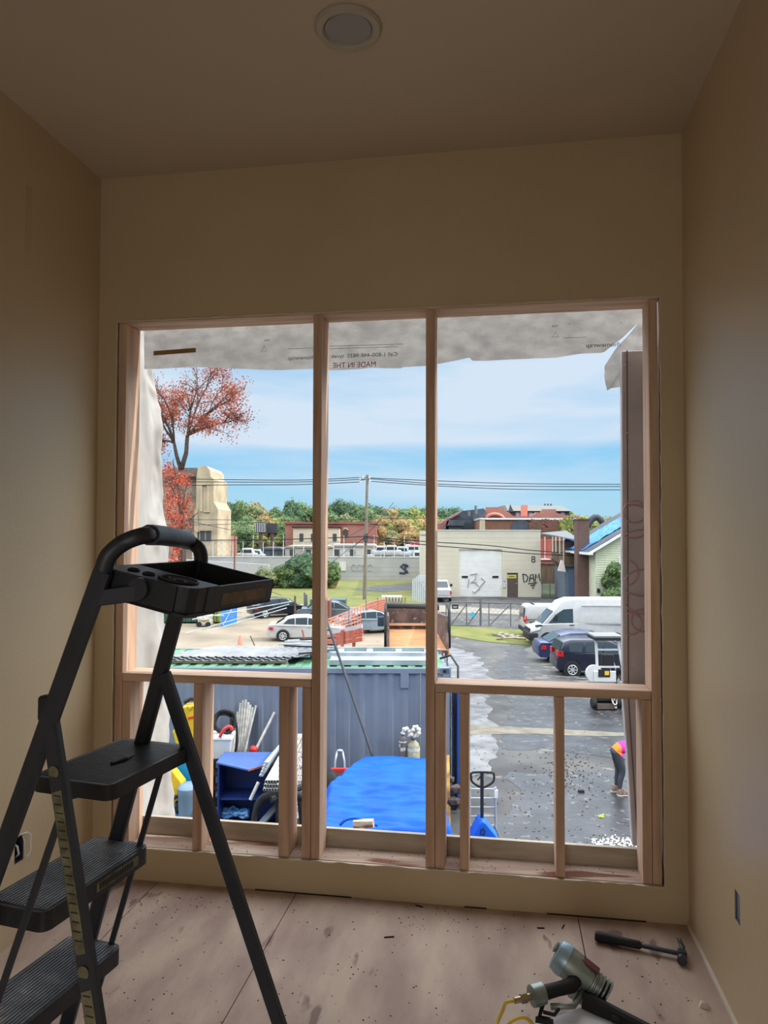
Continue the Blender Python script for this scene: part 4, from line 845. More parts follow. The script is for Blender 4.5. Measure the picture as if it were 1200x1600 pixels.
# white pipes leaning on the container
tops = ((372, 1112), (376, 1098), (380, 1094), (384, 1093), (388, 1097), (391, 1101), (395, 1105), (400, 1102)); bots = ((364, 1182), (368, 1190), (371, 1192), (374, 1192), (377, 1192), (379, 1190), (381, 1190), (383, 1172))
for (a_, b_) in zip(tops, bots):
    a = px(*a_, 14.2); b = px(*b_, 13.95); dd = b - a; b = b + dd * ((-3.6 - b.z) / dd.z); m = MB(b); m.tube([b, a], .026 if a_[0] != 400 else .02, n=8); tag(sflat(m, 'white_pipe', M_cond), ('leftmost', 'second from left', 'third from left', 'fourth from left', 'fifth from left', 'sixth from left', 'seventh from left', 'rightmost')[tops.index(a_)] + ' white pipe of the upright cluster against the container', 'pipe', 'white pipes leaning on the container')
a = px(429, 1113, 14.2); b = px(399, 1172, 13.9); b2 = b + (b - a) * ((-3.6 - b.z) / (b - a).z); m = MB(b2); m.tube([b2, a], .026, n=8); tag(sflat(m, 'white_pipe', M_cond), 'single white pipe leaning apart, right of the pipe cluster', 'pipe')
P_ = px(396, 1171, 13.7); m = MB((P_.x, 13.7, -3.6)); m.ico(P_, .075, 2); m.cyl((P_.x, 13.7, -3.6), P_, .02); tag(sflat(m, 'red_knob_post', mat('red_knob', RGB(200, 40, 36), .4), smooth=True), 'red ball topped post behind the blue cabinet', 'post')
# bucket with hose coil
P_ = px(352, 1182, 13.6); t = sthing('plastic_tub', 'light grey plastic tub on a black rack left of the blue cabinet', 'tub', P_.x - .02, 13.6, P_.z)
m = MB(); m.hexa([(-.22, -.18, 0), (.13, -.18, 0), (.13, .18, 0), (-.22, .18, 0)], [(-.26, -.22, .38), (.17, -.22, .38), (.17, .22, .38), (-.26, .22, .38)]); m.bevel(.02); m.build('body', M_greyp, t)
m = MB(); m.box((-.28, -.24, .36), (.19, .24, .41)); m.bevel(.012); m.build('rim', M_white, t)
rk = sthing('black_rack', 'black rack under the grey plastic tub', 'rack', P_.x - .02, 13.6, -3.6); hh = P_.z + 3.6
for x in (-.22, .14):
    for y in (-.18, .18): m = MB(); m.box((x - .02, y - .02, 0), (x + .02, y + .02, hh)); m.build('leg', M_blk2, rk)
for k in range(4): m = MB(); m.box((-.23, -.19, hh * (k + 1) / 4 - .03), (.15, .19, hh * (k + 1) / 4)); m.build('shelf', M_blk2, rk)
c0 = px(350, 1130, 13.6); m = MB(c0)
for k in range(4):
    r = .16 + .025 * (k % 2); oz = Vector((rnd.uniform(-.05, .05), rnd.uniform(-.06, .06), k * .02 - .02)); m.tube([c0 + oz + Vector((math.cos(j * PI / 10) * r, .04 * math.sin(j), math.sin(j * PI / 10) * r * 1.15)) for j in range(20)], .026, n=8, close=True)
m.tube(smooth_pts([c0 + Vector(q) for q in ((.12, 0, .1), (.22, 0, .0), (.24, 0, -.3), (.2, .02, -.6), (.14, .04, -.8))], 4), .024, n=8)
tag(sflat(m, 'hose_coil', M_blk2, smooth='all'), 'coiled black hose heaped on the grey plastic tub', 'hose')
m = MB(c0); m.tube(smooth_pts([c0 + Vector(q) for q in ((-.02, -.25, -.18), (.05, -.27, -.06), (.12, -.27, .0), (.18, -.26, .0), (.2, -.25, -.06))], 4), .03, n=8); tag(sflat(m, 'red_handle_tool', mat('red_handle', RGB(214, 60, 56), .45), smooth='all'), 'red handled tool hooked in the coil of black hose', 'tool')
# yellow and blue machine group at far left
M_yel = mat('yellow_plastic', RGB(206, 172, 36), .45, c2=RGB(186, 150, 30), scale=3)
P_ = px(298, 1150, 13.7); t = sthing('yellow_machine', 'yellow machine with black cap standing against the container behind the ladder', 'machine', P_.x, 13.7, -3.6); O = Vector((P_.x, 13.7, -3.6))
q = [px(u, v, 13.7) for u, v in ((288, 1101), (308, 1099), (312, 1150), (300, 1175), (278, 1160), (272, 1140), (286, 1128))]; m = MB(O); m.prism([(p_.x, p_.z) for p_ in q], 13.55, 13.85); m.bevel(.03, 2); m.build('body', M_yel, t)
q = px(298, 1096, 13.7); m = MB(O); m.tube([q + Vector((-.12, 0, -.02)), q + Vector((0, 0, .05)), q + Vector((.12, 0, .05))], .035, n=8); m.build('cap', M_blk2, t)
q = px(299, 1121, 13.54); m = MB(O); m.bar(q + Vector((-.06, 0, -.02)), q + Vector((.08, 0, .02)), .01, .035); m.build('red_stripe', mat('red_knob', RGB(200, 40, 36)), t)
m = MB(O); q = px(297, 1106, 13.54); m.tube([q + Vector((-.05, 0, .03)), q + Vector((0, 0, -.05)), q + Vector((.05, 0, .03))], .012, n=6); m.build('emblem', mat('olive_mark', RGB(150, 130, 40), .5), t)
m = MB(O); m.box((O.x - .22, 13.6, -3.6), (O.x + .16, 13.8, -2.4)); m.build('base', M_blk2, t)
q = [px(u, v, 13.1) for u, v in ((268, 1184), (306, 1180), (306, 1218), (290, 1232), (268, 1208))]; m = MB((q[0].x + .2, 13.1, -3.6)); m.prism([(p_.x, p_.z) for p_ in q], 13.0, 13.3); m.bevel(.02); m.box((q[0].x + .08, 13.05, -3.6), (q[0].x + .3, 13.25, q[3].z + .12)); tag(sflat(m, 'blue_case', mat('teal_blue_plastic', RGB(20, 130, 180), .45)), 'teal blue plastic case above the yellow barrow tub', 'case')
q = [px(u, v, 12.7) for u, v in ((262, 1195), (268, 1196), (288, 1222), (286, 1238), (272, 1258), (262, 1250))]; m = MB((q[0].x + .1, 12.7, -3.6)); m.prism([(p_.x, p_.z) for p_ in q], 12.6, 12.85); m.bevel(.025); ytub_o = m.o.copy(); ytub = tag(sflat(m, 'yellow_tub', M_yel), 'angular yellow tub standing on edge beside the grey bin', 'tub')
q = px(279, 1255, 12.6); m = MB(q); m.tube([q + Vector((math.cos(k * PI / 8) * .12, 0, math.sin(k * PI / 8) * .12)) for k in range(16)], .03, n=8, close=True); m.cyl(q + Vector((-.0, .05, -.0)), q + Vector((0, .05, -.18)), .06); wh_ = m.build('wheel', M_blk2, ytub, smooth='all'); wh_.location = q - ytub_o
P_ = czp(296, 1272, -3.6); t = sthing('grey_bin', 'round blue grey bin beside the yellow tub', 'bin', px(294, 1250, 12.6).x, 12.6, -3.6); t.scale = (.85, .85, 1.5)
m = MB(); m.lathe([(.16, 0), (.2, .5), (.215, .52), (.215, .58), (.16, .62), (.001, .63)], n=24); m.build('body', mat('blue_grey_bin', RGB(104, 126, 144), .5), t, smooth=True)
m = MB(); m.lathe([(.19, .1), (.195, .14)], n=24); m.build('band', mat('blue_grey_bin', RGB(104, 126, 144), .5), t)
for k, (u, v, mm, lb) in enumerate(((268, 1278, M_white, 'white crumpled packaging on the ground under the grey bin'), (279, 1277, mat('red_knob', RGB(200, 40, 36)), 'small red plastic piece on the ground by the white packaging'))):
    P_ = czp(u, v, -3.5); m = MB(P_)
    for j in range(6): m.bar(P_ + Vector((rnd.uniform(-.12, 0), 0, rnd.uniform(0, .04))), P_ + Vector((rnd.uniform(0, .12), .03, rnd.uniform(0, .1))), .04, .02)
    tag(sflat(m, ('packaging', 'red_scrap')[k], mm), lb, 'scrap')
# pallet jack and cart
P_ = px(753, 1306, 12.35); t = sthing('pallet_jack', 'pallet jack with black loop handle and triangular blue foot', 'pallet jack', P_.x, 12.35, -3.6); O = Vector((P_.x, 12.35, -3.6))
q = [px(u, v, 12.3) for u, v in ((736, 1212), (739, 1207), (768, 1207), (772, 1212), (770, 1222), (757, 1230), (751, 1230), (738, 1222))]
m = MB(O); m.tube(smooth_pts(q + q[:1], 3)[:-1], .019, n=8, close=True); m.build('handle', M_blk2, t, smooth='all')
a, b = px(753, 1208, 12.3), px(753, 1285, 12.3); m = MB(O); m.bar(a, b, .05, .05, up=(0, -1, 0)); m.build('shaft', M_blk2, t)
m = MB(O); m.tube([px(746, 1219, 12.27), px(751, 1213, 12.27)], .012, n=6); m.build('lever', M_blk2, t)
q = [px(u, v, 12.2) for u, v in ((735, 1309), (779, 1309), (758, 1283), (753, 1280), (749, 1284))]
m = MB(O); m.prism([(p_.x, p_.z) for p_ in q], 12.1, 12.5); m.bevel(.015); m.build('mast_cover', mat('cobalt_bright', RGB(26, 96, 200), .45), t)
q = px(755, 1300, 12.09); m = MB(O); m.tube([q + Vector((-.04, 0, -.03)), q + Vector((-.03, 0, .04)), q + Vector((0, 0, .06)), q + Vector((.03, 0, .02)), q + Vector((.02, 0, -.04)), q + Vector((-.04, 0, -.03))], .009, n=5); m.build('emblem', M_ink, t)
for s_ in (-1, 1): m = MB(O); m.box((O.x + s_ * .22 - .07, 11.1, -3.52), (O.x + s_ * .22 + .07, 12.2, -3.46)); m.build('fork', mat('cobalt_bright', RGB(26, 96, 200)), t)
P_ = px(755, 1300, 12.75); t = sthing('platform_cart', 'grey wire sided cart standing behind the pallet jack', 'cart', P_.x, 12.75, -3.6); O = Vector((P_.x, 12.75, -3.6))
x0_, x1_ = px(734, 1240, 12.75).x, px(774, 1240, 12.75).x; zt2 = px(750, 1230, 12.75).z
for x in (x0_, x1_): m = MB(O); m.cyl((x, 12.75, -3.5), (x, 12.75, zt2), .02); m.build('upright', M_steel, t)
for k in range(6): m = MB(O); z = zt2 - .03 - k * .155; m.cyl((x0_, 12.75, z), (x1_, 12.75, z), .012); m.build('rung', M_steel, t)
m = MB(O); m.box((x0_, 12.2, -3.5), (x1_, 12.75, -3.45)); m.build('deck', M_blk2, t)
m = MB(O); q = px(775, 1237, 12.75); m.box(q + Vector((-.03, -.03, -.1)), q + Vector((.03, .03, .03))); m.build('latch', M_white, t)
for x in (x0_ + .05, x1_ - .05): m = MB(O); m.cyl((x - .02, 12.3, -3.54), (x + .02, 12.3, -3.54), .06); m.build('wheel', M_blk2, t)
# ------------------------------------------------------------------ bending person
def person():
    P_ = gp(967, 1240); t = sthing('person', 'person bending forward in magenta jacket, orange shirt hem, grey leggings and brown shoes', 'person', P_.x, P_.y, -3.6, 0)
    # facing +x, bent at the hips; local frame x forward
    me = bpy.data.meshes.new('body'); V = []; E2 = []; R = []
    def add(p_, r, prev=None):
        V.append(p_); R.append(r); i = len(V) - 1
        if prev is not None: E2.append((prev, i))
        return i
    pel = add((-.03, 0, .90), (.155, .15)); 
    sp1 = add((.12, 0, .95), (.14, .13), pel); sp2 = add((.28, 0, .90), (.15, .13), sp1); sp3 = add((.42, 0, .80), (.15, .12), sp2); nk = add((.50, 0, .72), (.055, .055), sp3); hd = add((.545, 0, .655), (.06, .06), nk); hd2 = add((.60, 0, .575), (.08, .085), hd); add((.63, 0, .50), (.06, .065), hd2)
    for s_ in (-1, 1):
        hp_ = add((-.04, s_ * .09, .84), (.11, .11), pel); kn = add((.02 + (.03 if s_ < 0 else 0), s_ * .10, .46), (.062, .062), hp_); mk = add((-.0, s_ * .10, .30), (.058, .058), kn); an = add((-.02, s_ * .105, .09), (.038, .038), mk)
        sh = add((.42, s_ * .16, .76), (.065, .065), sp3); el = add((.44, s_ * .19, .50), (.045, .045), sh); wr = add((.50, s_ * .15, .27), (.03, .03), el)
    me.from_pydata(V, E2, []); o = bpy.data.objects.new('body', me); COL.objects.link(o); o.parent = t
    k = o.modifiers.new('Skin', 'SKIN')
    for i, r in enumerate(R): me.skin_vertices[0].data[i].radius = r
    me.skin_vertices[0].data[0].use_root = True
    k.use_smooth_shade = True
    s2 = o.modifiers.new('Sub', 'SUBSURF'); s2.levels = 2; s2.render_levels = 2
    # clothing colours by height along the body through the material
    mt = bpy.data.materials.new('clothed_body'); mt.use_nodes = True; nt = mt.node_tree; N = nt.nodes.new; L = nt.links.new; b = nt.nodes['Principled BSDF']; b.inputs['Roughness'].default_value = .9
    tc = N('ShaderNodeTexCoord'); sp = N('ShaderNodeSeparateXYZ'); L(tc.outputs['Object'], sp.inputs[0])
    # leggings below the hips
    g1 = N('ShaderNodeMath'); g1.operation = 'MULTIPLY_ADD'; L(sp.outputs['X'], g1.inputs[0]); g1.inputs[1].default_value = .9; L(sp.outputs['Z'], g1.inputs[2])
    x1_ = N('ShaderNodeMath'); x1_.operation = 'GREATER_THAN'; L(g1.outputs[0], x1_.inputs[0]); x1_.inputs[1].default_value = .80
    x2_ = N('ShaderNodeMath'); x2_.operation = 'GREATER_THAN'; L(sp.outputs['X'], x2_.inputs[0]); x2_.inputs[1].default_value = .01
    x3_ = N('ShaderNodeMath'); x3_.operation = 'GREATER_THAN'; L(sp.outputs['X'], x3_.inputs[0]); x3_.inputs[1].default_value = .475
    a1 = N('ShaderNodeMixRGB'); L(x1_.outputs[0], a1.inputs[0]); a1.inputs[1].default_value = RGB(58, 62, 70); a1.inputs[2].default_value = RGB(255, 118, 36)
    x2b = N('ShaderNodeMath'); x2b.operation = 'MULTIPLY'; L(x2_.outputs[0], x2b.inputs[0]); L(x1_.outputs[0], x2b.inputs[1])
    a2 = N('ShaderNodeMixRGB'); L(x2b.outputs[0], a2.inputs[0]); L(a1.outputs[0], a2.inputs[1]); a2.inputs[2].default_value = RGB(196, 34, 140)
    L(a2.outputs[0], b.inputs['Base Color']); me.materials.append(mt)
    # jacket sleeves, hair, hands, shoes as parts
    for s_ in (-1, 1):
        m = MB(); m.tube(smooth_pts([Vector(q) for q in ((.40, s_ * .16, .80), (.43, s_ * .19, .62), (.445, s_ * .19, .48), (.50, s_ * .15, .29))], 4), [.082, .08, .078, .074, .07, .066, .062, .06, .058, .054, .05, .046, .044], n=10); m.build('sleeve', mat('magenta_fleece', RGB(196, 34, 140), .9), t, smooth='all')
        m = MB(); m.ico((.51, s_ * .15, .235), .04, 2, (.9, .5, 1.1))
        for f_ in range(4): m.tube([(.495 + f_ * .016, s_ * .15, .22), (.50 + f_ * .018, s_ * .15 + .01, .175), (.50 + f_ * .016, s_ * .14, .14 + .008 * abs(f_ - 1.5))], [.009, .008, .006], n=6)
        m.tube([(.49, s_ * .14, .24), (.47, s_ * .12, .20), (.475, s_ * .11, .17)], [.011, .009, .007], n=6); m.build('hand', mat('skin', RGB(196, 146, 118), .7), t, smooth='all')
        m = MB(); xo = .03 if s_ < 0 else -.03; m.prism([(-.09 + xo, .0), (.19 + xo, .0), (.205 + xo, .035), (.15 + xo, .07), (.06 + xo, .10), (.03 + xo, .14), (-.07 + xo, .14), (-.09 + xo, .06)], s_ * .105 - .045, s_ * .105 + .045); m.bevel(.015, 2); sh_ = m.build('shoe', mat('brown_shoe', RGB(150, 130, 112), .8, c2=RGB(110, 80, 72), scale=20), t, smooth=True)
        m = MB(); m.box((-.095 + xo, s_ * .105 - .048, 0), (.2 + xo, s_ * .105 + .048, .022)); m.build('sole', M_white, sh_)
    m = MB(); m.ico((.60, 0, .58), .105, 2, (.95, .95, 1.1)); m.ico((.66, 0, .62), .05, 1); m.build('hair', mat('dark_hair', RGB(44, 32, 26), .9), t, smooth='all')
    m = MB(); m.ico((.625, 0, .545), .085, 2, (.8, .8, 1.0)); m.ico((.60, 0, .50), .018, 1); m.ico((.70, .05, .53), .02); m.build('face', mat('skin', RGB(196, 146, 118)), t, smooth='all')
person()
# small black box by the person
# ------------------------------------------------------------------ vehicles
M_tire = mat('tyre', RGB(28, 28, 30), .85)
M_rim = mat('alloy_rim', RGB(190, 192, 194), .35, metal=.5)
M_red = mat('tail_light_red', RGB(190, 30, 34), .3)
M_lamp = mat('head_light', RGB(215, 220, 222), .2)
def wheel(root, x, y, r, sgn, n_sp=7):
    m = MB(); m.lathe([(r * .55, -.09), (r * .93, -.1), (r, -.06), (r, .06), (r * .93, .1), (r * .55, .09)], (x, y, r), 24, 'y'); w = m.build('wheel', M_tire, root, smooth=True)
    m = MB(); ys = y + sgn * .085; m.tube([(x + math.cos(k * PI / 12) * r * .62, ys, r + math.sin(k * PI / 12) * r * .62) for k in range(24)], r * .06, n=5, close=True)
    for k in range(n_sp):
        a = 2 * PI * k / n_sp; m.bar((x, ys, r), (x + math.cos(a) * r * .62, ys, r + math.sin(a) * r * .62), .03, r * .16, up=(-math.sin(a), 0, math.cos(a)))
    m.cyl((x, ys - sgn * .02, r), (x, ys + sgn * .02, r), r * .15); m.build('rim', M_rim, w)
def car(name, label, paint, x, y, rot, low, top, W=1.74, wr=.31, wx=(.75, 3.3), wins=(), glass_ends=(), tail=None, head=None, bumper=None, tumble=.16, z=None, flip=False, cat='car', extras=None):
    """x, y = rear wheel side contact. local x runs rear -> front; body from side outlines"""
    t = sthing(name, label, cat, x, y, z, rot); h = W / 2
    m = MB(); n = len(low)
    # lower body with slightly narrower ends
    Lm = max(p_[0] for p_ in low)
    def hw(px_): e = min(px_, Lm - px_); return h - .16 * max(0, 1 - e / .45) ** 2
    A = [m.v((a, -hw(a), b)) for a, b in low]; B = [m.v((a, hw(a), b)) for a, b in low]
    m.bm.faces.new(A[::-1]); m.bm.faces.new(B)
    for i in range(n): m.bm.faces.new((A[i], A[(i + 1) % n], B[(i + 1) % n], B[i]))
    m.bevel(.045, 3, .35); body = m.build('body', paint, t, smooth=True)
    zb = min(p_[1] for p_ in top); gw = lambda z_: h - .05 - tumble * (z_ - zb)
    m = MB(); A = [m.v((a, -gw(b), b)) for a, b in top]; B = [m.v((a, gw(b), b)) for a, b in top]; n = len(top)
    m.bm.faces.new(A[::-1]); m.bm.faces.new(B)
    for i in range(n): m.bm.faces.new((A[i], A[(i + 1) % n], B[(i + 1) % n], B[i]))
    m.bevel(.05, 3, .3); m.build('cabin', paint, t, smooth=True)
    for poly in wins:
        for s_ in (-1, 1):
            m = MB(); m.hexa([(a, s_ * (gw(b) - .02), b) for a, b in poly], [(a, s_ * (gw(b) + .008), b) for a, b in poly]); m.build('side_window', M_glass, t)
    for (a, b) in glass_ends:
        nrm = Vector((b[1] - a[1], 0, -(b[0] - a[0]))).normalized() * .03
        if nrm.z < 0: nrm = -nrm
        q = [(a[0], -gw(a[1]) + .08, a[1]), (a[0], gw(a[1]) - .08, a[1]), (b[0], gw(b[1]) - .08, b[1]), (b[0], -gw(b[1]) + .08, b[1])]
        m = MB(); m.hexa([Vector(p_) - nrm for p_ in q], [Vector(p_) + nrm for p_ in q]); m.build('windscreen', M_glass, t)
    for wx_ in wx:
        for s_ in (-1, 1):
            m = MB(); m.cyl((wx_, s_ * (h - .25), wr), (wx_, s_ * (h + .004), wr), wr * 1.16, n=28); m.build('wheel_arch', M_blk2, t); wheel(t, wx_, s_ * (h - .085), wr, s_)
    for item, mm, nm in ((tail, M_red, 'tail_light'), (head, M_lamp, 'head_light')):
        if item:
            for s_ in (-1, 1):
                a0_, b0_, a1_, b1_ = item; m = MB(); yo = h - .16 * max(0, 1 - abs((a0_ if a0_ < 1 else 4.3) - (0 if a0_ < 1 else 4.5)) / .45) ** 2; m.hexa([(a0_, s_ * (h - .42), b0_), (a0_, s_ * (h - .16), b0_), ((a0_ + a1_) / 2, s_ * (h - .07), b0_), (a1_, s_ * (h - .008), b0_), (a1_, s_ * (h - .42), b0_)], [(a0_, s_ * (h - .42), b1_), (a0_, s_ * (h - .16), b1_), ((a0_ + a1_) / 2, s_ * (h - .07), b1_), (a1_, s_ * (h - .008), b1_), (a1_, s_ * (h - .42), b1_)]); m.build(nm, mm, t)
    if bumper:
        m = MB(); m.box(*bumper); m.bevel(.03); m.build('bumper', M_blk2, t)
    for s_ in (-1, 1):
        pass
    if extras: extras(t, h, gw)
    return t
def handles(xs_, zh, m_=None):
    def f(t, h, gw):
        for x in xs_:
            for s_ in (-1, 1): m = MB(); m.box((x, s_ * h - .01, zh), (x + .16, s_ * h + .012 * s_ + .01, zh + .03)); m.build('door_handle', m_ or M_chrome, t)
    return f
P_navy = mat('navy_car_paint', RGB(22, 25, 46), .2, spec=.7); P_blue = mat('blue_car_paint', RGB(32, 46, 88), .2, spec=.7); P_white = mat('white_car_paint', RGB(176, 176, 174), .3, c2=RGB(168, 168, 168), spec=.6); P_black = mat('black_car_paint', RGB(24, 26, 34), .2, spec=.7)
sedan_low = [(0.02, .42), (.1, .28), (4.35, .24), (4.55, .38), (4.52, .66), (4.2, .78), (3.3, .90), (.9, .98), (.12, .98), (0, .80)]
sedan_top = [(.45, .94), (1.05, 1.30), (1.5, 1.42), (2.3, 1.44), (2.75, 1.36), (3.55, .90)]
sedan_win = ([(.95, 1.02), (1.25, 1.30), (1.62, 1.36), (1.62, 1.0)], [(1.68, 1.0), (1.68, 1.36), (2.35, 1.38), (2.35, .98)], [(2.41, .98), (2.41, 1.37), (2.66, 1.32), (3.25, .96)])
fit_low = [(0.0, .42), (.08, .26), (3.75, .24), (3.86, .42), (3.8, .68), (3.5, .86), (3.0, .98), (.15, 1.0), (.03, .72)]
fit_top = [(.10, .95), (.28, 1.42), (.6, 1.51), (2.0, 1.52), (2.3, 1.44), (3.2, .95)]
fit_win = ([(.52, 1.05), (.50, 1.36), (.78, 1.40), (1.1, 1.40), (1.02, 1.02)], [(1.16, 1.02), (1.22, 1.41), (1.85, 1.43), (1.85, 1.0)], [(1.92, 1.0), (1.92, 1.43), (2.2, 1.39), (2.85, 1.02)])
w = gp(896, 1056)
def place(u, v, k=.75, rot=0): q = gp(u, v); return q.x - k * math.cos(rot), q.y + .85, q
x_, y_, q = place(896, 1057.5, .65)
car('hatchback_car', 'dark navy hatchback parked with its tail to the left', P_navy, x_, y_, 0, fit_low, fit_top, 1.68, .31, (.62, 3.1), fit_win, (((.26, 1.40), (.12, 1.05)), ((2.36, 1.42), (3.1, 1.0))), tail=(.05, .84, .26, 1.06), head=(3.55, .66, 3.84, .82), extras=handles((1.1, 2.0), .9, P_navy))
x_, y_, q = place(870, 1035, .9)
car('sedan_car', 'blue sedan parked between the white van and the navy hatchback', P_blue, x_, y_ - .3, 0, sedan_low, sedan_top, 1.8, .33, (.95, 3.6), sedan_win, (((1.02, 1.30), (.5, .97)), ((2.8, 1.35), (3.5, .93))), tail=(.03, .66, .34, .84), head=(4.2, .55, 4.53, .74), extras=handles((1.5, 2.4), .82))
x_, y_, q = place(442, 1003, 1.0, .06)
car('sedan_car', 'white sedan parked in the gravel yard beyond the container roof', P_white, x_, y_, .05, sedan_low, sedan_top, 1.8, .33, (.95, 3.6), sedan_win, (((1.02, 1.30), (.5, .97)), ((2.8, 1.35), (3.5, .93))), tail=(.03, .68, .36, .84), head=(4.2, .55, 4.53, .74), extras=handles((1.5, 2.4), .82))
q = gp(402, 968)
car('sedan_car', 'black sedan parked near the blue mesh gate in the yard', P_black, q.x - .75, q.y + .9, .5, sedan_low, sedan_top, 1.8, .33, (.95, 3.6), sedan_win, (((1.02, 1.30), (.5, .97)), ((2.8, 1.35), (3.5, .93))), tail=(.03, .68, .36, .84), head=(4.2, .55, 4.53, .74), extras=handles((1.5, 2.4), .82))
q = gp(470, 972)
car('sedan_car', 'teal grey car partly behind the white sedan roof', mat('teal_grey_paint', RGB(90, 104, 112), .25, spec=.7), q.x - .1, q.y + .6, .1, sedan_low, sedan_top, 1.75, .32, (.95, 3.6), sedan_win, (((1.02, 1.30), (.5, .97)), ((2.8, 1.35), (3.5, .93))), extras=handles((1.5, 2.4), .82))
# white high van, nose to the left (local x runs front -> back here)
van_low = [(0.02, .35), (5.9, .32), (5.98, .6), (5.98, 1.3), (1.6, 1.28), (.75, 1.22), (.28, 1.05), (.04, .85)]
van_top = [(.62, 1.15), (1.35, 1.95), (1.75, 2.42), (2.3, 2.62), (5.6, 2.64), (5.95, 2.5), (5.98, 1.2)]
van_win = ([(1.02, 1.28), (1.5, 1.8), (1.9, 2.05), (2.42, 2.08), (2.42, 1.30)],)
def van_ex(t, h, gw):
    m = MB(); m.box((-.06, -h + .02, .3), (.45, h - .02, .72)); m.bevel(.06, 3); m.build('bumper', M_blk2, t, smooth=True)
    m = MB(); m.box((-.0, -h + .3, .76), (.06, h - .3, .95)); m.build('grille', M_blk2, t)
    for s_ in (-1, 1):
        m = MB(); m.prism([(.08, .80), (.55, .92), (.62, 1.10), (.42, 1.06), (.1, .95)], s_ * (h - .3), s_ * (h + .005)); m.bevel(.01); m.build('head_light', M_lamp, t)
        m = MB(); m.prism([(.30, 1.09), (.66, 1.13), (.72, 1.19), (.35, 1.16)], s_ * (h - .3), s_ * (h + .007)); m.build('lamp_mask', M_blk2, t)
        m = MB(); m.box((1.35, s_ * (h + .02), 1.45), (1.5, s_ * (h + .2), 1.78)); m.bevel(.03); m.build('mirror', M_blk2, t)
        m = MB(); m.box((2.5, s_ * (h + .003), 1.3), (5.8, s_ * (h + .012), 1.34)); m.box((2.9, s_ * (h - .10), 2.24), (5.7, s_ * (gw(2.24) + .01), 2.27)); m.build('body_moulding', P_white, t)
        m = MB(); m.box((2.2, s_ * h - .01, 1.16), (2.45, s_ * h + s_ * .02, 1.21)); m.build('door_handle', M_blk2, t)
q = gp(826, 1009)
car('cargo_van', 'white high roof cargo van facing left beside the blue sedan', P_white, q.x + .1, q.y + 1.0, .0, van_low, van_top, 2.0, .36, (1.0, 4.8), van_win, (((.70, 1.25), (1.33, 1.94)),), extras=van_ex, cat='van', tumble=.1)
v2_low = [(0, .45), (4.8, .4), (4.9, .7), (4.8, 1.05), (4.2, 1.15), (0, 1.15)]
v2_top = [(.0, 1.1), (.1, 1.85), (.3, 1.95), (3.0, 1.95), (3.4, 1.85), (4.1, 1.1)]
def v2ex(t, h, gw):
    m = MB(); m.box((1.55, -h - .012, 1.3), (1.62, -h + .02, 1.5)); m.tube([(1.7, -gw(1.4) - .005, 1.34), (2.0, -gw(1.4) - .005, 1.42), (2.5, -gw(1.4) - .005, 1.34)], .03, n=6)
    for k in range(6): m.bar((1.8 + k * .17, -gw(1.45) - .006, 1.42), (1.9 + k * .17, -gw(1.45) - .006, 1.5), .02, .04)
    m.ico((1.45, -gw(1.4) - .005, 1.4), .12, 1, (1, .08, 1)); m.build('company_logo', M_ink, t)
    m = MB(); m.box((-.03, -h + .2, 1.2), (.02, h - .2, 1.8)); m.build('rear_window', M_glass, t)
    for x in (.6, 2.6):
        m = MB(); m.box((x, -.6, 1.95), (x + .06, .6, 2.02)); m.build('roof_bar', M_blk2, t)
q = gp(823, 997)
car('cargo_van', 'white van with a small dark logo behind the high roof van', P_white, q.x - .1, q.y + 1.0, .0, v2_low, v2_top, 1.85, .33, (.8, 3.9), (), (), tail=(-.02, .95, .12, 1.3), bumper=((-.08, -.85, .35), (.1, .85, .6)), extras=v2ex, cat='van', tumble=.08)
# white pickup seen from behind
q = gp(690, 941)
t = sthing('pickup_truck', 'white pickup truck seen from behind parked at the left of the pale building', 'pickup truck', q.x - .05, q.y, None, -.05)
m = MB(); m.box((-.95, 0, .6), (.95, 5.2, 1.15)); m.bevel(.05, 2); m.build('body', P_white, t, smooth=True)
m = MB(); m.hexa([(-.85, 1.9, 1.1), (.85, 1.9, 1.1), (.85, 3.9, 1.1), (-.85, 3.9, 1.1)], [(-.7, 2.15, 1.85), (.7, 2.15, 1.85), (.7, 3.4, 1.85), (-.7, 3.4, 1.85)]); m.bevel(.05); m.build('cab', P_white, t)
m = MB(); m.hexa([(-.72, 1.9, 1.25), (.72, 1.9, 1.25), (.72, 1.97, 1.25), (-.72, 1.97, 1.25)], [(-.62, 2.08, 1.75), (.62, 2.08, 1.75), (.62, 2.16, 1.75), (-.62, 2.16, 1.75)]); m.build('rear_window', M_glass, t)
m = MB(); m.box((-.9, -.05, .62), (.9, 0.0, 1.12)); m.build('tailgate', P_white, t)
m = MB(); m.box((-.95, -.14, .42), (.95, .0, .58)); m.bevel(.02); m.build('bumper', M_chrome, t)
for s_ in (-1, 1):
    m = MB(); m.box((s_ * .82, -.06, .72), (s_ * .96, .02, 1.02)); m.build('tail_light', M_red, t)
    m = MB(); m.cyl((s_ * .75, .9, .38), (s_ * .97, .9, .38), .38, n=20); m.build('wheel', M_tire, t)
    m = MB(); m.cyl((s_ * .75, 4.2, .38), (s_ * .97, 4.2, .38), .38, n=20); m.build('wheel', M_tire, t)
    m = MB(); m.box((s_ * .95, 3.3, 1.2), (s_ * 1.18, 3.4, 1.45)); m.build('mirror', M_blk2, t)
m = MB(); m.box((-.6, .3, .3), (.6, 4.8, .6)); m.build('chassis', M_blk2, t)
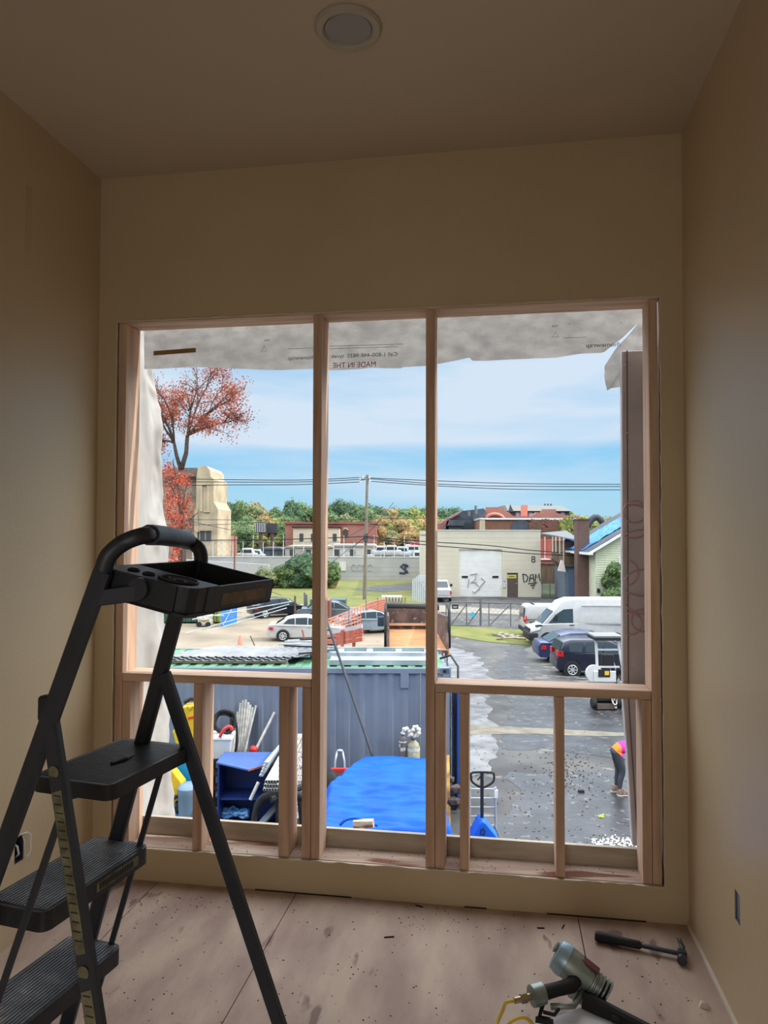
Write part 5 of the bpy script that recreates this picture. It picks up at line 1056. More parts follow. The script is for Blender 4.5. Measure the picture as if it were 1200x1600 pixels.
# ------------------------------------------------------------------ dump truck bed
M_rust = mat('rusty_dark_steel', RGB(104, 84, 76), .85, c2=RGB(60, 52, 50), scale=2, detail=9, c3=RGB(140, 104, 84), c3t=.6, c3s=5)
M_bedf = mat('rusty_bed_floor', RGB(190, 132, 84), .85, c2=RGB(158, 108, 74), scale=1.2, detail=8)
zb_ = px(650, 1012, 23).z; dk0, dk1 = 22.6, 27.4
xl_, xr_ = px(604, 1000, dk0).x, px(702, 1000, dk0).x
t = sthing('dump_truck', 'dump truck parked behind the container, its empty rusty bed open toward the window', 'dump truck', (xl_ + xr_) / 2, 25, None); O = Vector(((xl_ + xr_) / 2, 25, zg(25)))
m = MB(O); m.box((xl_, dk0, zb_ - .15), (xr_, dk1, zb_)); m.build('bed_floor', M_bedf, t)
zs0, zs1 = px(604, 968, dk0).z, px(612, 950, dk1).z
for x, s_ in ((xl_, 1), (xr_ - .09, -1)):
    m = MB(O); m.hexa([(x, dk0, zb_ - .1), (x + .09, dk0, zb_ - .1), (x + .09, dk1, zb_ - .1), (x, dk1, zb_ - .1)], [(x, dk0 + .55, zs0 + .05), (x + .09, dk0 + .55, zs0 + .05), (x + .09, dk1, zs1 - .15), (x, dk1, zs1 - .15)]); sd_ = m.build('bed_side', M_rust, t)
    for k in range(5): m = MB(O); y = dk0 + .6 + k * .95; m.box((x - .05 if s_ > 0 else x + .09, y, zb_ - .1), (x if s_ > 0 else x + .14, y + .1, zs1 - .25)); m.build('side_rib', M_rust, sd_)
m = MB(O); m.box((xl_, dk1, zb_ - .1), (xr_, dk1 + .1, zs1)); m.build('bulkhead', M_rust, t)
m = MB(O); z_ = px(650, 976, dk1).z; m.box((xl_ + .1, dk1 - .08, z_ - .03), (xr_ - .1, dk1, z_ + .05)); m.build('bulkhead_rail', mat('worn_edge', RGB(196, 160, 130), .8), t)
m = MB(O); m.tube([(xl_ - .05, dk1 + .1, zs1 + .05), (xr_ + .05, dk1 + .1, zs1 + .02)], .12, n=10); m.build('rolled_tarp', M_blk2, t, smooth='all')
m = MB(O); m.hexa([(xl_ + .05, dk0 - .02, zb_ - .75), (xr_ - .05, dk0 - .02, zb_ - .75), (xr_ - .05, dk0 + .05, zb_ - .75), (xl_ + .05, dk0 + .05, zb_ - .75)], [(xl_ + .05, dk0 - .03, zb_ - .02), (xr_ - .05, dk0 - .03, zb_ - .02), (xr_ - .05, dk0 + .04, zb_ - .02), (xl_ + .05, dk0 + .04, zb_ - .02)]); m.build('tailgate', M_rust, t)
for x in (xl_ - .06, xr_ + .0): m = MB(O); m.tube([(x + .03, dk0 + .3, zb_), (x + .03, dk0 + .35, zs0 + .2), (x + .03, dk0 + .9, zs0 + .35)], .045, n=8); m.build('gate_arm', M_blk2, t, smooth='all')
m = MB(O); m.box((xl_ + .1, dk1 + .3, zg(25) + .6), (xr_ - .1, dk1 + 2.1, zs1 - .25)); m.bevel(.08); cb = m.build('cab', mat('cab_dark_red', RGB(110, 60, 54), .5), t)
m = MB(O); m.box((xl_ - .32, dk1 + .5, zs1 - .75), (xl_ - .08, dk1 + .6, zs1 - .38)); m.bevel(.03); m.build('mirror', mat('mirror_blue_black', RGB(56, 66, 84), .4), cb)
for y in (dk0 + .9, dk0 + 2.1, dk1 + 1.4):
    for x in (xl_ + .05, xr_ - .35): m = MB(O); m.cyl((x, y, zg(y) + .5), (x + .3, y, zg(y) + .5), .5, n=24); m.build('wheel', M_tire, t)
m = MB(O); m.box((xl_ + .5, dk0 + .2, zg(25) + .6), (xr_ - .5, dk1 + 2, zb_ - .1)); m.build('chassis', M_blk2, t)
# ------------------------------------------------------------------ white frame truck rack (right)
q = gp(950, 1110); yb_ = q.y; t = sthing('equipment_trailer', 'white tube framed work trailer with dark gear and a yellow plate at right', 'trailer', q.x + .05, yb_ + .6, None); O = Vector((q.x + .05, yb_ + .6, zg(yb_ + .6)))
pp = lambda u, v, dd=0: px(u, v, yb_ + dd)
M_wt = mat('white_tube', RGB(196, 198, 198), .4, c2=RGB(200, 200, 196), scale=5)
for pts in (((931, 996), (934, 1062)), ((965, 1000), (972, 1040))):
    m = MB(O); m.bar(pp(*pts[0]), pp(*pts[1]), .07, .07, up=(0, 1, 0)); m.build('post', M_wt, t)
m = MB(O); m.box(pp(926, 995) + Vector((0, -.2, 0)), pp(971, 992.5) + Vector((0, .7, 0))); m.build('roof_rack', mat('rack_grey', RGB(120, 122, 120), .6), t)
m = MB(O); m.box(pp(927, 999.5) + Vector((0, -.22, 0)), pp(968, 995.5) + Vector((0, .7, 0))); m.build('rack_edge', M_blk2, t)
for v in (1015, 1042): m = MB(O); m.bar(pp(933, v), pp(968, v), .04, .05); m.build('cross_tube', M_wt, t)
m = MB(O); m.box(pp(928, 1066, -.1), pp(962, 1048, -.05)); m.bevel(.03); m.build('rear_panel', M_wt, t)
m = MB(O); m.box(pp(935, 1058, -.12), pp(953, 1046, -.11)); m.build('panel_recess', M_blk2, t)
m = MB(O); m.box(pp(945, 1055, -.14), pp(951.5, 1048.5, -.13)); m.build('yellow_plate', mat('amber_plate', RGB(230, 180, 50), .4), t)
m = MB(O); m.box(pp(941, 1044, .1), pp(957, 1021, .3)); m.bevel(.04); m.build('black_seat', M_blk2, t)
for (u, v, r, d_) in ((928, 1052, .26, -.05), (929, 1100, .16, .1), (967, 1098, .2, .1)):
    P_ = pp(u, v); m = MB(O); m.cyl(P_ + Vector((-.07, d_, 0)), P_ + Vector((.07, d_, 0)), r, n=20) if r < .25 else m.cyl(P_ + Vector((0, d_, 0)), P_ + Vector((0, d_ + .12, 0)), r, n=20); m.build('wheel', M_tire if r < .25 else M_wt, t)
m = MB(O); m.box(pp(933, 1108, .0), pp(958, 1095, .5)); m.build('step_box', mat('brown_box', RGB(96, 82, 74), .8), t)
m = MB(O); m.box(pp(930, 1095, .1), pp(975, 1066, 1.0)); m.build('tank', M_blk2, t)
for k in range(9):
    c_ = pp(rnd.uniform(958, 972), rnd.uniform(1035, 1100), rnd.uniform(-.1, .2)); m = MB(O); rr = rnd.uniform(.12, .34)
    m.tube([c_ + Vector((math.cos(j * PI / 7) * rr * .35, math.sin(j) * .05, math.sin(j * PI / 7) * rr)) for j in range(14)], .022, n=6, close=True); m.build('hose_loop', (M_wt, M_steel, M_blk2)[k % 3], t, smooth='all')
# ------------------------------------------------------------------ fences and gates
M_galv = mat('fence_steel', RGB(92, 96, 98), .6, metal=.1)
def mesh_panel(mb, a, b, z0_, z1_, step_=.3, r=.006):
    """chain link as a diamond lattice between two posts"""
    a, b = Vector(a), Vector(b); L_ = (b - a).length; H_ = z1_ - z0_; n = int((L_ + H_) / step_)
    dd = (b - a).normalized()
    for k in range(n + 1):
        s0 = k * step_
        for sg in (0, 1):
            t0, t1 = max(0, s0 - H_), min(L_, s0); za, zb2 = (s0 - t0), (s0 - t1)
            if t1 - t0 < .02: continue
            if sg: p_, q_ = (t0, H_ - za), (t1, H_ - zb2)
            else: p_, q_ = (t0, za), (t1, zb2)
            mb.bar(a + dd * p_[0] + Vector((0, 0, z0_ - a.z + p_[1])), a + dd * q_[0] + Vector((0, 0, z0_ - a.z + q_[1])), r, r)
q0, q1 = gp(697, 978), gp(870, 985)
t = sthing('chain_link_gate', 'grey chain link double gate with diagonal braces along the grass verge', 'gate', (q0.x + q1.x) / 2, q0.y, None); O = Vector(((q0.x + q1.x) / 2, q0.y, zg(q0.y)))
D_ = q0.y; g = lambda u, v: px(u, v, D_)
posts = [(697, 938), (703, 940), (729, 941), (751, 934), (764, 941), (798, 942), (842, 944)]
for k, (u, v) in enumerate(posts): m = MB(O); b_ = g(u, 979); m.cyl((b_.x, D_, zg(D_)), g(u, v), .075 if u == 751 else .035, n=8); m.build('post', M_galv, t)
for (a_, b_) in (((703, 941), (751, 941.5)), ((751, 941.5), (798, 942.5)), ((798, 942.5), (860, 945)), ((703, 977), (751, 978)), ((751, 978), (798, 979)), ((798, 979), (860, 980)), ((690, 957), (695, 957))): m = MB(O); m.cyl(g(*a_), g(*b_), .045, n=6); m.build('rail', M_galv, t)
for (a_, b_) in (((705, 976), (729, 944)), ((731, 976), (751, 949)), ((766, 976), (796, 946))): m = MB(O); m.cyl(g(*a_), g(*b_), .04, n=6); m.build('brace', M_galv, t)
m = MB(O); mesh_panel(m, g(697, 979), g(860, 980), g(697, 979).z, g(697, 941).z, .35, .008); m.build('chain_mesh', M_galv, t)
m = MB(g(711, 948)); P_ = g(711, 948); m.box(P_ + Vector((-.22, -.06, -.15)), P_ + Vector((.22, -.04, .15))); sg_ = sflat(m, 'gate_sign', M_blk2); tag(sg_, 'small black sign with white lettering on the chain link gate', 'sign')
m = MB(); m.box((-.14, -.066, .0), (.14, -.061, .03)); m.box((-.12, -.066, -.07), (.12, -.061, -.05)); m.build('lettering', M_white, sg_)
P_ = g(738, 960); m = MB(P_); m.cyl(P_ + Vector((0, -.06, 0)), P_ + Vector((0, -.04, 0)), .17, n=24); tag(sflat(m, 'round_sign', mat('cyan_sign', RGB(70, 170, 205), .5)), 'round light blue disc hanging on the chain link gate', 'sign')
# fallen branch, bags on the verge
for k, (u0, v0, u1, v1) in enumerate(((782, 995, 812, 1000), (776, 1001, 822, 1001), (770, 993, 790, 999))):
    a, b = gp(u0, v0), gp(u1, v1); a.z += .1; b.z += .1; m = MB(a); m.tube([a, a.lerp(b, .5) + Vector((0, .1, .06)), b], .06, n=7); tag(sflat(m, 'fallen_branch', mat('bleached_wood', RGB(188, 176, 160), .9, c2=RGB(120, 110, 96), scale=5), smooth='all'), 'bleached branch lying on the grass verge at the kerb', 'branch', 'branches on the verge')
for k in range(4):
    P_ = gp(783 + k * 9, 991 + k * 1.5); m = MB(P_); m.ico(P_ + Vector((0, 0, .06)), .14, 1, (1.4, 1, .6)); tag(sflat(m, 'verge_rubbish', mat('pale_rubbish', RGB(160, 158, 150), .8)), 'pale bit of rubbish on the grass verge', 'rubbish', 'rubbish on the verge')
# orange debris fence and red barrier planks
M_or = mat('faded_orange_mesh', RGB(186, 118, 98), .8, c2=RGB(206, 136, 114), scale=6)
fp = [gp(603, 952), gp(596, 965), gp(578, 985), gp(540, 985), gp(515, 985)]
fb = [(603, 962, 936), (590, 975, 938), (572, 990, 943), (545, 996, 955), (512, 1002, 968)]
t0_ = gp(570, 985); t = sthing('debris_fence', 'faded orange debris fence on thin posts beside the dump truck', 'fence', t0_.x, t0_.y, None); O = Vector((t0_.x, t0_.y, zg(t0_.y)))
FB = []
for (u, vb, vt) in fb:
    q = gp(u, vb); FB.append((q, px(u, vt, q.y)))
for (a, a2), (b, b2) in zip(FB, FB[1:]):
    m = MB(O); L_ = (b - a).length; n = max(4, int(L_ / .3))
    for k in range(n): 
        p_, p2 = a.lerp(b, k / n), a2.lerp(b2, k / n); m.bar(p_, p2, .06, .01, up=(0, 1, 0))
    for k in range(9): m.bar(a.lerp(a2, k / 8.), b.lerp(b2, k / 8.), .01, .07)
    m.build('mesh_panel', M_or, t)
for a, a2 in FB: m = MB(O); m.cyl(a, a2 + Vector((0, 0, .2)), .03, n=6); m.build('post', M_galv, t)
M_rb = mat('faded_red_barrier', RGB(170, 80, 62), .7, c2=RGB(186, 110, 92), scale=5)
for k in range(4):
    a, b = px(508, 990 + k * 6, 33), px(566, 978 + k * 7, 31.5); m = MB(a); m.bar(a, b, .05, .17); tag(sflat(m, 'barrier_plank', M_rb if k else mat('grey_red_plank', RGB(190, 180, 184), .7)), ('grey topped plank', 'upper red plank', 'middle red plank', 'lowest red plank')[k] + ' of the faded stack beyond the container', 'plank', 'stacked barrier planks')
for u in (535, 553): a = px(u, 984, 32.2); m = MB((a.x, a.y, zg(a.y))); m.box((a.x - .07, a.y - .1, zg(a.y)), (a.x + .07, a.y + .05, a.z)); tag(sflat(m, 'barrier_stand', M_rb), 'red stand under the stacked barrier planks, %s one' % ('left' if u == 535 else 'right'), 'stand')
# leaf mound
P_ = gp(465, 1010); m = MB((px(465, 1000, 34).x, 34, zg(34)))
c_ = m.o
def mound(s_, t_):
    x, y = (s_ - .5) * 4.4, (t_ - .5) * 3; r = max(0, 1 - (abs(s_ - .62) * 2 / 1.15) ** 1.6) * max(0, 1 - (abs(t_ - .5) * 2) ** 2); return (c_.x + x, c_.y + y, c_.z - .05 + 1.05 * r + noise.noise(Vector((x * 3, y * 3, 1))) * .12 * r + rnd.uniform(-.03, .05) * r)
m.grid(mound, 50, 36); tag(sflat(m, 'leaf_mound', mat('orange_leaves', RGB(176, 138, 66), .95, c2=RGB(130, 116, 52), scale=6, c3=RGB(196, 110, 52), c3t=.58, bump=.6)), 'mound covered in orange and yellow leaves beside the white sedan', 'leaf mound')
for (u, v0, v1, lb) in ((478, 1004, 984, 'thin rusty stake leaning on the leaf mound'),): a, b = gp(u, v0 + 4), px(452 + 20, v1, 34); m = MB(a); m.cyl(a, b, .04, n=6); tag(sflat(m, 'stake', M_rb), lb, 'stake')
P_ = gp(375, 1008); m = MB(P_); m.lathe([(.16, 0), (.14, .1), (.09, .4), (.05, .55)], P_, 12); m.box(P_ + Vector((-.2, -.2, 0)), P_ + Vector((.2, .2, .04))); tag(sflat(m, 'traffic_cone', mat('faded_cone', RGB(196, 132, 112), .7)), 'faded traffic cone on the gravel at the container roof edge', 'cone')
P_ = gp(398, 1009); m = MB(P_); m.bar(P_, P_ + Vector((-.25, 0, .55)), .05, .05); tag(sflat(m, 'stake', M_rust), 'short rusty stake in the gravel right of the cone', 'stake')
# dark fence posts and green shed in yard
for k, (u, v0, v1) in enumerate(((461, 968, 931), (476, 964, 926), (479, 966, 929), (374, 948, 932))): a = gp(u, v0); m = MB(a); m.cyl(a, px(u, v1, a.y), .07, n=8); tag(sflat(m, 'yard_post', M_galv if k else M_rust), ('dark rusty post at the nose of the black sedan', 'taller of two grey posts left of the teal shed', 'shorter of two grey posts left of the teal shed', 'thin post behind the black sedan tail')[k], 'post')
for (u0, u1, vb, vt, d_, c_, nm, lb) in ((484, 500, 960, 936, 54, RGB(66, 104, 108), 'storage_box', 'teal storage box right of the yard posts'), (502, 540, 955, 937, 60, RGB(60, 84, 84), 'storage_box', 'dark green storage box behind the orange debris fence'), (508, 515, 962, 938, 50, RGB(120, 74, 62), 'storage_box', 'narrow brown box seen right of the full stud')):
    a, b = px(u0, vb, d_), px(u1, vt, d_); m = MB((a.x, d_, zg(d_))); m.box((a.x, d_, zg(d_)), (b.x, d_ + 2, b.z)); m.bevel(.05); 
    for k in range(5): x = a.x + (b.x - a.x) * (k + .5) / 5; m.box((x - .04, d_ - .03, zg(d_) + .1), (x + .04, d_, b.z - .1))
    tag(sflat(m, nm, mat(lb[:12], c_, .6)), lb, 'storage box')
# parked car hood and windscreen by the fence
q = gp(500, 992); car('sedan_car', 'dark car with pale windscreen behind the orange debris fence', mat('slate_car_paint', RGB(120, 134, 146), .25, spec=.7), q.x + 1, 46, .35, sedan_low, sedan_top, 1.75, .32, (.95, 3.6), sedan_win, (((1.02, 1.30), (.5, .97)), ((2.8, 1.35), (3.5, .93))))
q = gp(490, 1008); 
# green dumpsters
M_dg = mat('dark_green_paint', RGB(44, 74, 62), .6, c2=RGB(54, 88, 72), scale=4); M_yg = mat('olive_green_paint', RGB(120, 136, 66), .6)
for (u0, u1, mm, lb) in ((225, 283, M_dg, 'left dark green ribbed dumpster behind the ladder tray'), (284, 329, M_dg, 'right dark green ribbed dumpster behind the ladder tray'), (330, 344, M_yg, 'narrow olive green ribbed dumpster beside the blue mesh gate')):
    a, b = px(u0, 972, 51), px(u1, 938, 51); t = sthing('dumpster', lb, 'dumpster', (a.x + b.x) / 2, 51, None); O = Vector(((a.x + b.x) / 2, 51, zg(51)))
    m = MB(O); m.box((a.x, 51, zg(51) + .1), (b.x, 53, b.z)); m.bevel(.04); m.build('body', mm, t)
    n = max(3, int((b.x - a.x) / .35))
    for k in range(n): x = a.x + (b.x - a.x) * (k + .5) / n; m = MB(O); m.box((x - .05, 50.9, zg(51) + .15), (x + .05, 51, b.z - .08)); m.build('rib', mm, t)
    m = MB(O); m.box((a.x - .05, 50.88, b.z - .08), (b.x + .05, 53.05, b.z + .02)); m.build('top_rim', mm, t)
# blue mesh gate panel
a, b = px(345, 979, 49), px(369, 937, 49.5); t = sthing('blue_mesh_gate', 'bright blue mesh gate leaf standing in the gravel yard', 'gate', a.x, 49, None); O = Vector((a.x, 49, zg(49)))
M_bm = mat('azure_mesh', RGB(50, 130, 205), .5)
A_ = [px(346, 979, 49), px(369, 972, 50.5), px(370, 937, 50.5), px(346, 941, 49)]
for i in range(4): m = MB(O); m.cyl(A_[i], A_[(i + 1) % 4], .04, n=6); m.build('frame_tube', M_bm, t)
m = MB(O)
for k in range(1, 26): m.bar(A_[0].lerp(A_[3], k / 26.), A_[1].lerp(A_[2], k / 26.), .012, .045)
for k in range(1, 18): m.bar(A_[0].lerp(A_[1], k / 18.), A_[3].lerp(A_[2], k / 18.), .03, .02, up=(0, 1, 0))
m.build('mesh', M_bm, t)
m = MB(O); m.cyl(A_[0] + Vector((.1, -.03, .1)), A_[2] + Vector((-.05, -.05, -.1)), .03, n=6); m.build('brace', M_steel, t)
# cream mixer
P_ = gp(320, 979); t = sthing('cement_mixer', 'cream cement mixer standing before the green dumpsters', 'mixer', P_.x, P_.y, None)
M_cr = mat('cream_paint', RGB(226, 218, 196), .6, c2=RGB(196, 186, 164), scale=5)
m = MB(); m.lathe([(.25, .3), (.5, .5), (.55, .8), (.35, 1.15), (.2, 1.25)], (0, 0, 0), 16); m.build('drum', M_cr, t, smooth=True)
m = MB(); m.box((-.4, -.3, .15), (.5, .3, .5)); m.bevel(.05); m.build('housing', M_cr, t)
for s_ in (-1, 1): m = MB(); m.cyl((s_ * .3, -.4, .18), (s_ * .3, -.33, .18), .18, n=14); m.build('wheel', M_blk2, t)
m = MB(); m.tube([(.1, 0, 1.1), (.25, -.1, 1.35), (.45, -.1, 1.2)], .09, n=8); m.build('chute', mat('grey_chute', RGB(150, 150, 156), .5), t, smooth='all')
# temporary fence tubes across the yard on the left
for k, (u0, v0, u1, v1) in enumerate(((300, 968, 455, 940), (290, 990, 452, 944), (330, 985, 448, 950), (300, 962, 350, 962))):
    a, b = px(u0, v0, 44), px(u1, v1, 47); m = MB(a); m.cyl(a, b, .03, n=6); tag(sflat(m, 'cable', M_steel), ('upper', 'longest', 'middle', 'short level')[k] + ' pale cable slung across the gravel yard by the blue mesh gate', 'cable')
a = px(345, 960, 44); 
# ------------------------------------------------------------------ pale warehouse
M_ware = mat('pale_block_paint', RGB(196, 188, 168), .85, c2=RGB(188, 180, 160), scale=.5, bump=.15, bscale=3)
Dw = 73.; zw = zg(Dw); a, b = px(672, 930, Dw), px(845, 930, Dw); zt3 = px(750, 829, Dw).z; xr_w = b.x; xl_w = a.x
t = sthing('warehouse', 'low pale warehouse with a white roller door across the road', 'building', (xl_w + xr_w) / 2, Dw, None); O = Vector(((xl_w + xr_w) / 2, Dw, zw))
dr0, dr1, drt = px(717, 900, Dw).x, px(785, 900, Dw).x, px(750, 858.5, Dw).z; do0, do1, dot = px(792.5, 900, Dw).x, px(809.5, 900, Dw).x, px(800, 895, Dw).z
m = MB(O); holed(m, xl_w, xr_w, zw - .3, zt3, [(dr0, dr1, zw - .3, drt), (do0, do1, zw - .3, dot)], lambda x, z, t_: (x, Dw + t_, z), .35)
m.box((xl_w, Dw + .35, zw - .3), (xl_w + .3, Dw + 22, zt3)); m.box((xr_w - .3, Dw + .35, zw - .3), (xr_w, Dw + 22, zt3)); m.box((xl_w, Dw + 21.7, zw - .3), (xr_w, Dw + 22, zt3)); m.box((xl_w, Dw + .3, zt3 - .6), (xr_w, Dw + 22, zt3 - .4)); m.build('block_wall', M_ware, t)
m = MB(O)
for k in range(14): z = zw + .45 + k * .45; m.box((xl_w, Dw - .006, z), (dr0 - .3, Dw + .0, z + .02)); m.box((dr1 + .3 if z < drt + .3 else dr0 - .3, Dw - .006, z), (xr_w if z > dot else do0 - .2, Dw, z + .02))
m.build('course_lines', mat('joint_grey', RGB(182, 174, 156), .9), t)
m = MB(O); m.box((xl_w - .05, Dw - .06, zt3 - .02), (xr_w + .05, Dw + .4, zt3 + .08)); m.build('coping', mat('coping', RGB(200, 198, 188), .8), t)
m = MB(O); nS = 22
for k in range(nS): z0_, z1_ = zw + (drt - zw) * k / nS, zw + (drt - zw) * (k + 1) / nS; m.hexa([(dr0, Dw + .2, z0_), (dr1, Dw + .2, z0_), (dr1, Dw + .3, z0_), (dr0, Dw + .3, z0_)], [(dr0, Dw + .17, z1_ - .02), (dr1, Dw + .17, z1_ - .02), (dr1, Dw + .3, z1_), (dr0, Dw + .3, z1_)])
rd = m.build('roller_door', mat('roller_door_white', RGB(232, 230, 224), .5, c2=RGB(222, 220, 214), scale=1), t)
for u in (726.5, 774.5): c_ = px(u, 901.5, Dw); m = MB(O); m.box((c_.x - .3, Dw + .1, c_.z - .1), (c_.x + .3, Dw + .17, c_.z + .1)); m.build('letter_slot', M_blk2, rd)
M_spray = mat('black_spray_paint', RGB(48, 48, 52), .8); M_spray2 = mat('faint_spray_paint', RGB(150, 150, 150), .8)
def strokes(name, L_, d_, r, mm, parent, O_):
    """sprayed line: thin ribbon a few mm proud of the wall"""
    m = MB(O_)
    for s_ in L_: m.tube([px(u, v, d_) for u, v in s_], r, n=5)
    return m.build(name, mm, parent)
strokes('graffiti_scrawl', [[(735, 898), (745, 896), (742, 906), (736, 910), (745, 910)], [(752, 903), (758, 908), (752, 914), (748, 922)], [(733, 905), (731, 918)], [(744, 912), (750, 918), (742, 926), (738, 924)]], Dw + .12, .05, M_spray2, rd, O)
for k, L_ in enumerate(([[(817, 898), (818.5, 909.5), (823, 908), (825, 902), (822, 898), (816, 897)]], [[(827, 909), (829, 898), (833, 897), (834, 909)], [(827, 904), (834, 903)]], [[(836, 909), (837, 897), (839.5, 903), (842, 896), (844, 908)]], [[(825, 912), (839, 910), (829, 915), (836, 914), (832, 918), (833, 920)]])): strokes('graffiti_letter', L_, Dw - .02, .055, M_spray, t, O)
c_ = px(834, 879, Dw - .02); 
text_mesh('8', .95, lambda x, y, t_: (c_.x - O.x - .28 + x, Dw - .02 - O.y - t_ * 20, c_.z - O.z + y), 'house_number', M_spray, t)
m = MB(O); m.box((do0, Dw + .1, zw), (do1, Dw + .16, dot)); dd_ = m.build('door', mat('brown_door', RGB(86, 72, 66), .6), t)
c_ = px(800, 901, Dw); m = MB(O); m.box((c_.x - .45, Dw + .07, c_.z - .18), (c_.x + .45, Dw + .1, c_.z + .18)); ys_ = m.build('door_sign', mat('yellow_sign', RGB(200, 184, 70), .6), dd_)
m = MB(O); m.box((c_.x - .3, Dw + .06, c_.z - .02), (c_.x + .3, Dw + .07, c_.z + .04)); m.build('sign_lettering', M_ink, ys_)
m = MB(O); c_ = px(807, 912, Dw); m.ico((c_.x, Dw + .05, c_.z), .08, 1); m.build('door_handle', M_chrome, dd_)
for k in range(2): m = MB(O); c_ = px(788, 905 + k * 10, Dw); m.box((c_.x - .12, Dw - .08, c_.z - .2), (c_.x + .12, Dw, c_.z + .2)); m.build('wall_box', M_greyp, t)
# ------------------------------------------------------------------ long concrete wall with fence, left and middle
Dc = 98.; zc = zg(Dc); xa_, xb_ = px(300, 900, Dc).x, px(680, 900, Dc).x; zct = px(560, 871, Dc).z
t = sthing('concrete_wall', 'long low concrete block wall with graffiti behind the grass bank', 'wall', (xa_ + xb_) / 2, Dc, None); O = Vector(((xa_ + xb_) / 2, Dc, zc))
m = MB(O); m.box((xa_, Dc, zc), (xb_, Dc + .4, zct)); m.build('block_wall', mat('grey_block', RGB(170, 168, 166), .9, c2=RGB(156, 154, 152), scale=.4), t)
m = MB(O); m.box((xa_ - .05, Dc - .06, zct), (xb_ + .05, Dc + .46, zct + .1)); m.build('coping', mat('coping', RGB(200, 198, 188)), t)
m = MB(O)
for k in range(3): m.box((xa_, Dc - .005, zc + .5 + k * .6), (xb_, Dc, zc + .53 + k * .6))
m.build('course_lines', mat('joint_dark', RGB(140, 138, 136), .9), t)
for L_ in ([[(636, 883), (630, 882), (626, 885), (631, 889), (636, 892), (632, 896), (624, 895)]], [[(634, 884), (633, 893), (638, 895)], [(638, 884), (632, 886)]]): strokes('graffiti_letter', L_, Dc - .03, .14, mat('navy_spray', RGB(52, 62, 80), .8), t, O)
for u in (553, 562, 570, 578): strokes('graffiti_letter', [[(u + 4 * math.cos(k * PI / 6), 887 + 5 * math.sin(k * PI / 6)) for k in range(2, 12)]], Dc - .03, .05, M_spray2, t, O)
m = MB(O); a = px(530, 892, Dc); m.box((a.x, Dc - .12, a.z), (a.x + .9, Dc, a.z + 1.2)); m.build('pilaster', mat('coping', RGB(200, 198, 188)), t)
t = sthing('security_fence', 'tall thin chain link fence standing on the long concrete wall', 'fence', (xa_ + xb_) / 2, Dc + .2, zct + .1); O = Vector(((xa_ + xb_) / 2, Dc + .2, zct + .1))
ztf = px(500, 847, Dc).z; k = 0; x = xa_
while x < xb_: m = MB(O); m.cyl((x, Dc + .2, zct + .1), (x, Dc + .2, ztf + (.9 if k % 3 == 0 else 0)), .05, n=6); m.build('post', mat('fence_white', RGB(188, 192, 194), .6), t); x += 1.35; k += 1
for z in (zct + .2, ztf): m = MB(O); m.cyl((xa_, Dc + .2, z), (xb_, Dc + .2, z), .03, n=5); m.build('rail', M_galv, t)
m = MB(O); mesh_panel(m, (xa_, Dc + .2, zct + .1), (xb_, Dc + .2, zct + .1), zct + .1, ztf, .8, .012); m.build('chain_mesh', M_galv, t)
# left lower ramp wall behind the ladder handle
a = px(240, 905, 88); b = px(420, 905, 88); zt4 = px(340, 878, 88).z; m = MB((a.x, 88, zg(88))); m.hexa([(a.x, 88, zg(88)), (b.x, 88, zg(88)), (b.x, 88.4, zg(88)), (a.x, 88.4, zg(88))], [(a.x, 88, zt4 + .5), (b.x, 88, zt4 - .3), (b.x, 88.4, zt4 - .3), (a.x, 88.4, zt4 + .5)]); tag(sflat(m, 'ramp_wall', mat('grey_block2', RGB(176, 174, 172), .9)), 'sloping grey retaining wall left of the bushes', 'wall')
# painted concrete block by the debris fence
a, b = gp(596, 948), gp(628, 947); h_ = px(596, 932, a.y).z; m = MB((a.x, a.y, zg(a.y))); m.box((a.x, a.y, zg(a.y)), (b.x, a.y + 1.4, h_)); m.bevel(.06); cb_ = sflat(m, 'concrete_block', mat('painted_block', RGB(186, 178, 158), .9)); tag(cb_, 'big concrete block with graffiti on the grass bank', 'concrete block')
m = MB(); 
for k in range(7): x = .3 + k * .27; m.bar((x, -.01, .15), (x + .12, -.01, .8), .03, .09, up=(0, 1, 0)); m.bar((x + .12, -.01, .8), (x + .2, -.01, .3), .03, .07, up=(0, 1, 0))
m.build('graffiti', M_spray, cb_)
a = gp(618, 945); 
# leaning fence panel left of the warehouse
a, b = gp(644, 940), gp(668, 944); t = sthing('fence_panel', 'pale ribbed fence panel left of the white pickup', 'fence', a.x, a.y, None); O = Vector((a.x, a.y, zg(a.y)))
for k in range(8): p_ = a.lerp(b, k / 8.); h_ = 2.0 + .5 * min(1, k / 3); m = MB(O); m.box((p_.x, p_.y, zg(p_.y)), (p_.x + .14, p_.y + .05, zg(p_.y) + h_)); m.build('slat', mat('fence_white', RGB(188, 192, 194)), t)
